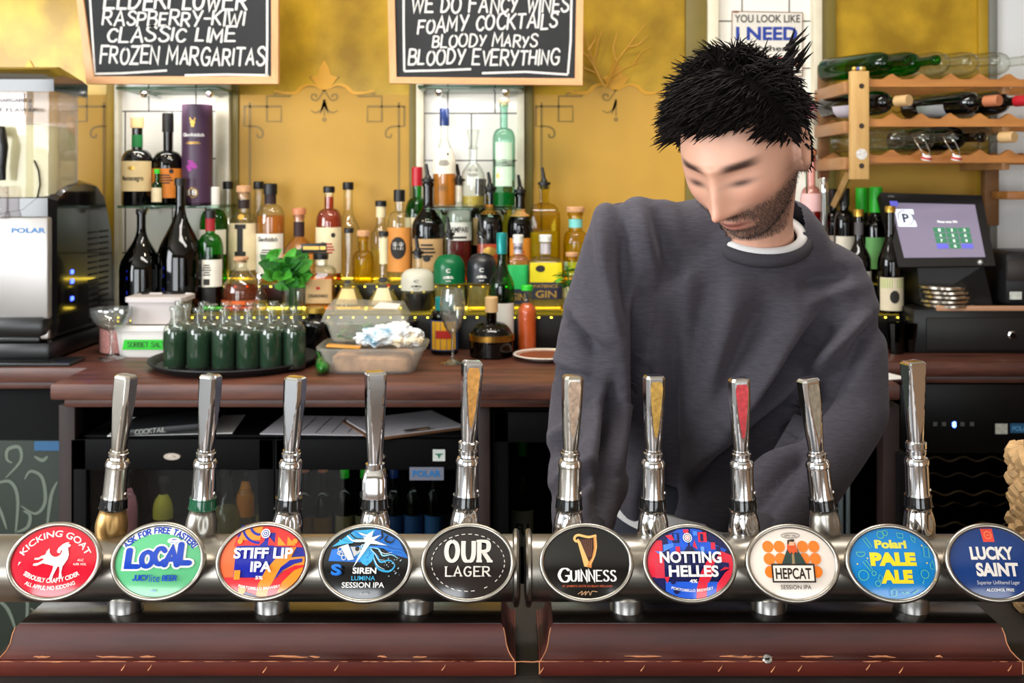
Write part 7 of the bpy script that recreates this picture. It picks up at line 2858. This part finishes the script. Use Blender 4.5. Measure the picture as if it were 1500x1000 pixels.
J = {
    'shL': W(920, 350, 1.70), 'elL': W(864, 600, 1.74), 'wrL': W(850, 806, 1.50),
    'shR': W(1212, 414, 1.76), 'elR': W(1240, 600, 1.70), 'wrR': W(1108, 808, 1.52),
    'neck': W(1112, 340, 1.69), 'chest': W(1065, 470, 1.80), 'waist': W(1035, 640, 1.86), 'hip': W(1030, 735, 1.88),
}
EX = (J['shR'] - J['shL']).normalized()
EYc = Vector((0, 0, 1)).cross(EX).normalized()

# ---------------------------------------------------------------- head, with features
bm = bmesh.new()
bmesh.ops.create_uvsphere(bm, u_segments=160, v_segments=110, radius=1)
hv = np.array([v.co[:] for v in bm.verts])
# unit sphere: x side, y forward, z up


def bump(p, c, r, h):
    d = ((p[:, 0] - c[0]) / r[0]) ** 2 + ((p[:, 1] - c[1]) / r[1]) ** 2
    return h * np.exp(-d)


S_, F_, U_ = hv[:, 0], hv[:, 1], hv[:, 2]
s = .0745 * S_
f = np.where(F_ > 0, .088, .105) * F_
u = np.where(U_ > 0, .118, .118) * U_
# narrower jaw, flatter cheeks
low = np.clip(-U_, 0, 1)
s *= 1 - .34 * low ** 1.6
f = np.where(F_ > 0, f * (1 - .02 * low), f * (1 - .35 * low))
sq = np.clip(np.abs(S_), 0, 1)
s *= 1 + .06 * (1 - low) * (np.abs(F_) ** 2)
front = np.clip(F_, 0, 1)
msk = front ** .5
a = np.stack([s, u], 1)
d = np.zeros(len(s))
d += bump(a, (0, .030), (.050, .014), .0050)                       # brow
for q in (-1, 1):
    d += bump(a, (q * .031, .012), (.016, .011), -.0105)           # eye socket
    d += bump(a, (q * .031, .010), (.0115, .0075), .0060)          # lid over the eyeball
    d += bump(a, (q * .047, -.018), (.018, .016), .0045)           # cheekbone
    d += bump(a, (q * .0155, -.037), (.0075, .0075), .0075)        # nostril wing
    d += bump(a, (q * .034, -.062), (.015, .018), -.0035)          # cheek hollow
    d += bump(a, (q * .020, .027), (.014, .0045), .0028)           # brow hair ridge
ridge = np.clip((.022 - u) / .052, 0, 1)
d += np.where((u < .03) & (u > -.06), np.exp(-(s / (.0085 + .004 * ridge)) ** 2) * (.006 + .022 * ridge ** 1.2) * np.clip((u + .047) / .009, 0, 1), 0)   # nose
d += bump(a, (0, -.033), (.0095, .0075), .0055)                    # nose tip
d += bump(a, (0, -.0605), (.020, .0048), .0062)                    # upper lip
d += bump(a, (0, -.0725), (.018, .0055), .0068)                    # lower lip
d += bump(a, (0, -.0665), (.022, .0018), -.0050)                   # mouth line
d += bump(a, (0, -.084), (.018, .006), -.0040)                     # under the lip
d += bump(a, (0, -.100), (.020, .012), .0085)                      # chin
f = f + d * msk
for v, x, y, z in zip(bm.verts, s, f, u):
    v.co = hd(x, y, z)
body = MB()
body.bm(bm)
# ears
for q in (-1, 1):
    n = 16
    vs, fs = [], []
    for j, (k, off, th) in enumerate(((1.0, .004, 0), (1.0, .014, 0), (.86, .018, 0), (.72, .013, 0), (.3, .009, 0))):
        for i in range(n):
            an = 2 * PI * i / n
            vs.append(hd(q * (.070 + off), -.012 + .019 * k * math.cos(an) - .006 * math.sin(an), -.002 + .031 * k * math.sin(an) * (1.0 if math.sin(an) > 0 else .9)))
    for j in range(4):
        for i in range(n):
            fs.append((j * n + i, j * n + (i + 1) % n, (j + 1) * n + (i + 1) % n, (j + 1) * n + i))
    fs += [tuple(range(n)), tuple(4 * n + i for i in reversed(range(n)))]
    body.add(vs, fs)
# neck
nb, nt = J['neck'] + Vector((.0, .035, -.03)), hd(0, -.035, -.055)
capsule(body, [(*nb, .066), (*nb.lerp(nt, .5), .058), (*nt, .058)])
# slim trunk under the sweatshirt, arms, legs
loft(body, [(J['hip'] + Vector((0, 0, -.09)), .140, .090, EX, EYc), (J['hip'], .140, .095, EX, EYc), (J['waist'], .122, .085, EX, EYc), (J['chest'], .140, .090, EX, EYc),
            (W(1075, 420, 1.77), .150, .085, EX, EYc), (W(1095, 370, 1.765), .10, .065, EX, EYc), (W(1108, 350, 1.74), .06, .05, EX, EYc)])
for q in 'LR':
    capsule(body, [(*J['sh' + q], .040), (*J['sh' + q].lerp(J['el' + q], .5), .037), (*J['el' + q], .033), (*J['el' + q].lerp(J['wr' + q], .4), .033), (*J['wr' + q], .025)])
HIPZ = J['hip'].z
for q in (-1, 1):
    hp = J['hip'] + EX * q * .085 + Vector((0, 0, -.07))
    kn = Vector((hp.x + q * .03, hp.y - .02, .49))
    an_ = Vector((hp.x + q * .04, hp.y + .03, .085))
    capsule(body, [(*hp, .085), (*hp.lerp(kn, .5), .070), (*kn, .054), (*kn.lerp(an_, .35), .056), (*an_, .036)])
    capsule(body, [(an_.x, an_.y + .03, .045, .035), (an_.x, an_.y - .06, .04, .036), (an_.x + q * .01, an_.y - .15, .03, .028)])


def hand(mb, wr, d, palm, side):
    """hand resting on the bar: wrist point, pointing direction, palm normal, thumb side"""
    d = d.normalized()
    sd = d.cross(palm).normalized() * side
    loft(mb, [(wr - d * .01, .026, .020, sd, palm), (wr + d * .02, .030, .017, sd, palm), (wr + d * .06, .040, .015, sd, palm), (wr + d * .095, .042, .012, sd, palm)], 24, 2.4)
    for k, (off, L_) in enumerate(((.031, .072), (.011, .080), (-.010, .075), (-.030, .058))):
        b0 = wr + d * .088 + sd * off
        d1 = (d + palm * .05 + sd * off * 2.2).normalized()
        d2 = (d + palm * (.22 + .05 * k)).normalized()
        d3 = (d + palm * (.42 + .08 * k)).normalized()
        p1 = b0 + d1 * L_ * .45
        p2 = p1 + d2 * L_ * .32
        p3 = p2 + d3 * L_ * .25
        capsule(mb, [(*b0, .0098), (*p1, .0088), (*p2, .0080), (*p3, .0068)], 14)
    b0 = wr + d * .025 + sd * .026
    p1 = b0 + (d * .6 + sd * .75 + palm * .25).normalized() * .042
    p2 = p1 + (d * .95 + sd * .25 + palm * .35).normalized() * .032
    p3 = p2 + (d * 1.0 + palm * .4).normalized() * .022
    capsule(mb, [(*b0, .0125), (*p1, .0105), (*p2, .0092), (*p3, .0072)], 14)


hand(body, J['wrL'] + Vector((0, -.004, .009)), Vector((.25, -.75, -.02)), Vector((.05, -.25, -1)).normalized(), 1)
hand(body, J['wrR'] + Vector((0, -.004, .009)), Vector((-.45, -.62, -.02)), Vector((-.05, -.25, -1)).normalized(), -1)
skin = union(body, .0034, 3, .5)
co = coords(skin)
# colour of skin, lips, brows, lashes and stubble as a vertex attribute in head space
rel = (co - np.array(HC)) / HSC
hs, hf, hu = rel @ np.array(HS), rel @ np.array(HF), rel @ np.array(HU)
face = (hf > .02) & (np.abs(hs) < .09) & (np.abs(hu) < .14)
base = np.array(lin((224, 170, 144))[:3])
colr = np.tile(base, (len(co), 1))


def mixc(w, c):
    global colr
    w = np.clip(w, 0, 1)[:, None]
    colr = colr * (1 - w) + np.array(lin(c)[:3]) * w


def g2(cs, cu, rs, ru, p=2):
    return np.exp(-(np.abs((hs - cs) / rs) ** p + np.abs((hu - cu) / ru) ** p))


rn = np.random.RandomState(2)
grain = rn.rand(len(co))
inhead = (np.abs(hs) < .1) & (hf > -.13) & (hf < .14) & (hu > -.14) & (hu < .14)
jaw = np.clip((-.036 - hu + .012 * np.clip(np.abs(hs) / .05, 0, 1.6)) / .018, 0, 1) * np.clip((hf + .045) / .03, 0, 1) * inhead * np.clip((hu + .150) / .02, 0, 1)
side_b = np.clip((np.abs(hs) - .052) / .012, 0, 1) * np.clip((.0 - hu + .02) / .03, 0, 1) * np.clip((hf + .02) / .02, 0, 1) * np.clip((.05 - hf) / .03, 0, 1) * inhead
nolip = 1 - g2(0, -.0665, .026, .0105, 4) * (hf > .03)
mixc((.62 + .3 * grain) * np.clip(jaw + .8 * side_b, 0, 1) * nolip * .82, (58, 42, 36))
mixc(g2(0, -.0665, .021, .009, 4) * (hf > .03) * .75, (178, 100, 92))
mixc(g2(0, -.0665, .020, .0016) * (hf > .03) * .8, (96, 50, 46))
for q in (-1, 1):
    mixc(g2(q * .033, .0265, .020, .0062, 4) * (hf > .02) * .95, (40, 28, 24))
    mixc(g2(q * .031, .0025, .0155, .0046) * (hf > .02) * .97, (30, 22, 20))
    mixc(g2(q * .031, .012, .018, .009) * (hf > .02) * .25, (150, 96, 80))
    mixc(g2(q * .045, -.02, .02, .014) * (hf > .0) * .25, (214, 128, 108))
mixc(g2(0, -.034, .014, .009) * (hf > .05) * .3, (214, 126, 106))
ca = skin.color_attributes.new('skin_colour', 'FLOAT_COLOR', 'POINT')
ca.data.foreach_set('color', np.concatenate([colr, np.ones((len(co), 1))], 1).astype(np.float32).ravel())
m_skin, nt_, bs_ = new_mat('skin')
at_ = nt_.nodes.new('ShaderNodeAttribute')
at_.attribute_name = 'skin_colour'
nt_.links.new(at_.outputs['Color'], bs_.inputs['Base Color'])
bs_.inputs['Roughness'].default_value = .5
bs_.inputs['Subsurface Weight'].default_value = .12
bs_.inputs['Subsurface Radius'].default_value = (.012, .004, .002)
bs_.inputs['Subsurface Scale'].default_value = .6
ob_body = place('body', skin, m_skin)

# ---------------------------------------------------------------- hair
hb = MB()
rnd = random.Random(9)
capv = MB()
bm = bmesh.new()
bmesh.ops.create_uvsphere(bm, u_segments=64, v_segments=44, radius=1)
keep = []
for v in bm.verts:
    S0, F0, U0 = v.co
    hl = .60 - .06 * abs(S0)                          # hairline height at the brow
    lim = hl if F0 > .25 else (hl - (0.25 - F0) * 1.15 if F0 > -.5 else -.40)
    if abs(S0) > .72 and F0 > -.05:
        lim = min(lim, .12 + .6 * max(0, F0))
    keep.append(U0 > lim)
    n_ = noise.noise(Vector((S0 * 3, F0 * 3, U0 * 3)))
    k = 1.08 + .04 * n_ + .03 * max(0, U0)
    v.co = hd(.0745 * S0 * k * 1.02, (.088 if F0 > 0 else .105) * F0 * k, .118 * U0 * k)
bm.verts.ensure_lookup_table()
bmesh.ops.delete(bm, geom=[v for v, k in zip(bm.verts[:], keep) if not k], context='VERTS')
hb.bm(bm)


def lock(p0, d0, d1, L_, w):
    """a tapered tuft from the scalp, bending from d0 to d1"""
    pts, rs = [], []
    p = Vector(p0)
    for i in range(6):
        q = i / 5
        pts.append(p.copy())
        rs.append(w * (1 - q) ** .75 + .0003)
        p = p + (d0 * (1 - q) + d1 * q).normalized() * L_ / 5
    hb.tube(pts, rs, 5, caps=True)


for k in range(5200):
    z = rnd.uniform(-.45, 1)
    an = rnd.uniform(0, 2 * PI)
    r = math.sqrt(max(0, 1 - z * z))
    S0, F0, U0 = r * math.cos(an), r * math.sin(an), z
    hl = .60 - .06 * abs(S0)
    lim = hl if F0 > .25 else (hl - (0.25 - F0) * 1.15 if F0 > -.5 else -.40)
    if abs(S0) > .72 and F0 > -.05:
        lim = min(lim, .12 + .6 * max(0, F0))
    if U0 < lim:
        continue
    p = hd(.0745 * S0 * 1.06, (.088 if F0 > 0 else .105) * F0 * 1.06, .118 * U0 * 1.06)
    nrm = (HS * S0 / .0745 + HF * F0 / .1 + HU * U0 / .118).normalized()
    jit = Vector((rnd.uniform(-1, 1), rnd.uniform(-1, 1), rnd.uniform(-1, 1)))
    top = max(0, U0)
    if F0 > .1:
        flow = HF * .9 - HS * .35 + HU * .15
    else:
        flow = HS * .25 * (1 if S0 > 0 else -1) + HF * .25 - HU * (.5 if U0 < .3 else .0) + HU * .35 * top
    flow = flow + jit * .22 + HS * .35 * noise.noise(Vector((S0 * 2.5, F0 * 2.5, U0 * 2.5 + 7)))
    L_ = rnd.uniform(.026, .044) * (1.0 + .2 * top)
    if U0 < .3:
        L_ *= .45
    d0 = (nrm * (.42 + .2 * top) + flow * .8).normalized()
    d1 = (nrm * .0 + flow * 1.0 - HU * .25).normalized()
    lock(p, d0, d1, L_, rnd.uniform(.0012, .0028))
# wild spikes at the back of the crown
for k in range(30):
    an = rnd.uniform(-.9, .9)
    p = hd(.075 * (.55 + .3 * rnd.random()), -.05 - .06 * rnd.random(), .075 + .03 * rnd.random())
    d0 = (HS * rnd.uniform(.3, .9) + HU * rnd.uniform(.1, .9) - HF * rnd.uniform(.3, .9)).normalized()
    lock(p, d0, (d0 + HU * rnd.uniform(-.3, .5)).normalized(), rnd.uniform(.02, .045), rnd.uniform(.002, .0038))
m_hair = M('dark brown hair', (22, 17, 16), .75, spec=.18, var=.35, vscale=60)
oh = hb.build('hair', m_hair, t_)
oh.matrix_parent_inverse = Matrix.Translation(-PO)
# short beard hairs along the jaw
bb = MB()
n_b = 0
cand = np.nonzero((jaw > .5) & (nolip > .6) & inhead & (hu > -.135))[0]
nr = normals(skin)
for i in rn.choice(cand, min(2600, len(cand)), replace=False):
    p = Vector(co[i])
    n1 = Vector(nr[i])
    dd = (n1 * .8 - HU * .8 + Vector(rn.uniform(-.4, .4, 3))).normalized()
    L_ = rn.uniform(.003, .0065)
    q = p + dd * L_
    sd_ = dd.cross(n1).normalized() * .00045
    k = len(bb.v)
    bb.v += [tuple(p - sd_), tuple(p + sd_), tuple(q)]
    bb.f.append((k, k + 1, k + 2))
    bb.m.append(0)
obd = bb.build('beard', M('beard hair', (34, 25, 22), .6), t_, smooth=False)
obd.matrix_parent_inverse = Matrix.Translation(-PO)

# ---------------------------------------------------------------- sweatshirt
sw = MB()
hemz = Z_(784, 1.78)
loft(sw, [(Vector((J['hip'].x, J['hip'].y, hemz)), .168, .128, EX, EYc), (J['hip'] + Vector((.01, 0, .02)), .172, .136, EX, EYc), (J['waist'] + Vector((.02, 0, 0)), .172, .138, EX, EYc),
          (W(1055, 540, 1.82), .205, .145, EX, EYc), (J['chest'], .208, .142, EX, EYc), (W(1072, 420, 1.765), .180, .118, EX, EYc), (W(1092, 375, 1.745), .130, .095, EX, EYc), (W(1108, 345, 1.725), .092, .080, EX, EYc)], 48, 2.5)
shw = {'L': .078, 'R': .082}
for q in 'LR':
    a_, b_, c_ = J['sh' + q], J['el' + q], J['wr' + q]
    out = -EX if q == 'L' else EX
    capsule(sw, [(*(a_ - out * .05 + Vector((0, 0, .012))), .068), (*a_, .070), (*(a_.lerp(b_, .5) + out * .008), .074), (*(b_ + Vector((0, .0, .0))), .068), (*b_.lerp(c_, .45), .062), (*b_.lerp(c_, .80), .050), (*b_.lerp(c_, .93), .044)], 28)
    capsule(sw, [(*(a_ - out * .03), .062), (*W(1100 + (-45 if q == 'L' else 45), 352, 1.74), .075), (*W(1105, 345, 1.73), .08)], 24)
sme = union(sw, .0062, 9, .6)
sc_ = coords(sme)
sn_ = normals(sme)


def fold(p0, p1, width, depth, skew=0.0):
    """a soft crease along the line p0-p1 (picture columns and rows on the front of the body)"""
    global sc_
    px = 750 + sc_[:, 0] / sc_[:, 1] * FP
    py = HZ - (sc_[:, 2] - ZC) / sc_[:, 1] * FP
    ax, ay = p1[0] - p0[0], p1[1] - p0[1]
    L2 = ax * ax + ay * ay
    tt = np.clip(((px - p0[0]) * ax + (py - p0[1]) * ay) / L2, 0, 1)
    d = ((px - p0[0]) * -ay + (py - p0[1]) * ax) / math.sqrt(L2)
    e = (px - p0[0] - tt * ax) ** 2 + (py - p0[1] - tt * ay) ** 2 - d * d
    prof = np.exp(-(d / width) ** 2) - .65 * np.exp(-((d - width * 1.5) / (width * 1.1)) ** 2)
    wgt = np.sin(np.pi * np.clip(tt * .96 + .02, 0, 1)) ** .6 * np.exp(-np.maximum(e, 0) / 400) * (sn_[:, 1] < .25)
    sc_ = sc_ - sn_ * (depth * prof * wgt)[:, None]


for a_ in (((905, 300), (920, 480), 12, .010), ((940, 420), (925, 700), 18, .010), ((985, 430), (960, 760), 20, .012), ((880, 520), (830, 470), 10, .008), ((860, 560), (810, 540), 9, .007),
           ((1215, 470), (1080, 640), 22, .014), ((1200, 560), (1010, 730), 22, .013), ((1250, 520), (1150, 640), 14, .009), ((1120, 440), (1060, 620), 26, .008), ((1040, 400), (1010, 600), 24, .007),
           ((1290, 470), (1210, 560), 12, .009), ((1180, 660), (1090, 770), 14, .009), ((850, 640), (815, 660), 9, .007), ((870, 700), (820, 720), 9, .007), ((960, 300), (990, 420), 14, .005),
           ((1170, 420), (1250, 400), 12, .006), ((900, 560), (880, 740), 12, .012), ((1000, 640), (960, 770), 16, .009)):
    fold(a_[0], a_[1], a_[2] * 1.1, a_[3] * 4.4)
wob = np.array([noise.noise(Vector((p[0] * 9, p[1] * 9, p[2] * 7))) for p in sc_])
sc_ = sc_ + sn_ * (wob * .0045)[:, None]
# keep the cloth clear of the body underneath
from mathutils.bvhtree import BVHTree
tree = BVHTree.FromPolygons([v.co for v in skin.vertices], [p.vertices for p in skin.polygons])
for i in range(len(sc_)):
    p = Vector(sc_[i])
    if (p - J['neck']).length < .14:
        continue
    q_, n_, _, d_ = tree.find_nearest(p, .05)
    if q_ is not None and (p - q_).dot(n_) < .006:
        sc_[i] = q_ + n_ * .006
# open neckline: drop the faces inside the collar ring
NC = J['neck'] + Vector((0, .012, -.012))
NN = (Vector((0, -.42, .9)) + EX * .0).normalized()
set_coords(sme, sc_)
bm = bmesh.new()
bm.from_mesh(sme)
kill = []
for v in bm.verts:
    d = v.co - NC
    h = d.dot(NN)
    rr = (d - NN * h).length
    if rr < .070 and h > -.006:
        kill.append(v)
bmesh.ops.delete(bm, geom=kill, context='VERTS')
# hollow cuffs and hem stay closed: the body fills them
bm.to_mesh(sme)
bm.free()
m_sw, nt_, bs_ = new_mat('charcoal sweatshirt')
bs_.inputs['Base Color'].default_value = lin((76, 72, 78))
bs_.inputs['Roughness'].default_value = .9
bs_.inputs['Specular IOR Level'].default_value = .2
bs_.inputs['Sheen Weight'].default_value = .3
bs_.inputs['Sheen Tint'].default_value = lin((150, 146, 156))
tc_ = nt_.nodes.new('ShaderNodeTexCoord')
mp_ = nt_.nodes.new('ShaderNodeMapping')
mp_.inputs['Scale'].default_value = (60, 60, 420)
nz_ = nt_.nodes.new('ShaderNodeTexNoise')
nz_.inputs['Scale'].default_value = 1.0
nz_.inputs['Detail'].default_value = 3
nt_.links.new(tc_.outputs['Object'], mp_.inputs['Vector'])
nt_.links.new(mp_.outputs[0], nz_.inputs['Vector'])
rp_ = nt_.nodes.new('ShaderNodeValToRGB')
rp_.color_ramp.elements[0].color = lin((62, 59, 66))
rp_.color_ramp.elements[0].position = .3
rp_.color_ramp.elements[1].color = lin((73, 70, 77))
rp_.color_ramp.elements[1].position = .7
nt_.links.new(nz_.outputs['Fac'], rp_.inputs['Fac'])
nt_.links.new(rp_.outputs[0], bs_.inputs['Base Color'])
bp_ = nt_.nodes.new('ShaderNodeBump')
bp_.inputs['Strength'].default_value = .25
bp_.inputs['Distance'].default_value = .002
nt_.links.new(nz_.outputs['Fac'], bp_.inputs['Height'])
nt_.links.new(bp_.outputs[0], bs_.inputs['Normal'])
ob_sw = place('sweatshirt', sme, m_sw)


def collar(name, rad, r, lift, mt, sx=1.0):
    n = 64
    e1 = EX - NN * EX.dot(NN)
    e1.normalize()
    e2 = NN.cross(e1)
    b = MB()
    pts = [NC + NN * lift + e1 * rad * sx * math.cos(2 * PI * k / n) + e2 * rad * math.sin(2 * PI * k / n) for k in range(n + 1)]
    b.tube(pts, r, 12, caps=False)
    ob = b.build(name, mt, t_)
    ob.matrix_parent_inverse = Matrix.Translation(-PO)
    return ob


collar('ribbed_collar', .077, .0125, .003, M('charcoal ribbing', (54, 51, 57), .9, bump=.3, bscale=200))
collar('tshirt_collar', .071, .0085, .013, M('grey white jersey', (206, 204, 202), .9))
# cuffs, shirt hem, trousers, shoes
for q in 'LR':
    b = MB()
    p0, p1 = J['el' + q].lerp(J['wr' + q], .88), J['el' + q].lerp(J['wr' + q], 1.03)
    b.tube([p0, p0.lerp(p1, .5), p1], [.044, .0425, .038], 24)
    ob = b.build('cuff', M('charcoal ribbing'), t_)
    ob.matrix_parent_inverse = Matrix.Translation(-PO)
b = MB()
loft(b, [(Vector((J['hip'].x, J['hip'].y, hemz - .022)), .172, .128, EX, EYc), (Vector((J['hip'].x, J['hip'].y, hemz + .02)), .176, .128, EX, EYc)], 40, 2.5)
ob = b.build('tshirt_hem', M('grey white jersey'), t_)
ob.matrix_parent_inverse = Matrix.Translation(-PO)
b = MB()
loft(b, [(J['hip'] + Vector((0, 0, -.10)), .168, .118, EX, EYc), (J['hip'] + Vector((0, 0, .0)), .170, .118, EX, EYc), (J['hip'] + Vector((0, 0, .04)), .166, .114, EX, EYc)], 36)
for q in (-1, 1):
    hp = J['hip'] + EX * q * .085 + Vector((0, 0, -.07))
    kn = Vector((hp.x + q * .03, hp.y - .02, .49))
    an_ = Vector((hp.x + q * .04, hp.y + .03, .085))
    capsule(b, [(*hp, .096), (*hp.lerp(kn, .5), .082), (*kn, .067), (*kn.lerp(an_, .4), .064), (*(an_ + Vector((0, 0, .02))), .055)])
place('trousers', union(b, .011, 4), M('dark denim', (34, 36, 46), .8, bump=.2, bscale=200))
for q in (-1, 1):
    hp = J['hip'] + EX * q * .085
    ax_, ay_ = hp.x + q * .04, hp.y + .03
    b = MB()
    capsule(b, [(ax_, ay_ + .035, .055, .042), (ax_, ay_ - .07, .05, .044), (ax_ + q * .01, ay_ - .16, .04, .036)])
    b.box((ax_ + q * .005, ay_ - .065, .014), (.085, .27, .028), bev=.012)
    place('shoe', union(b, .007, 3), M('black leather', (18, 17, 17), .35, coat=.2))
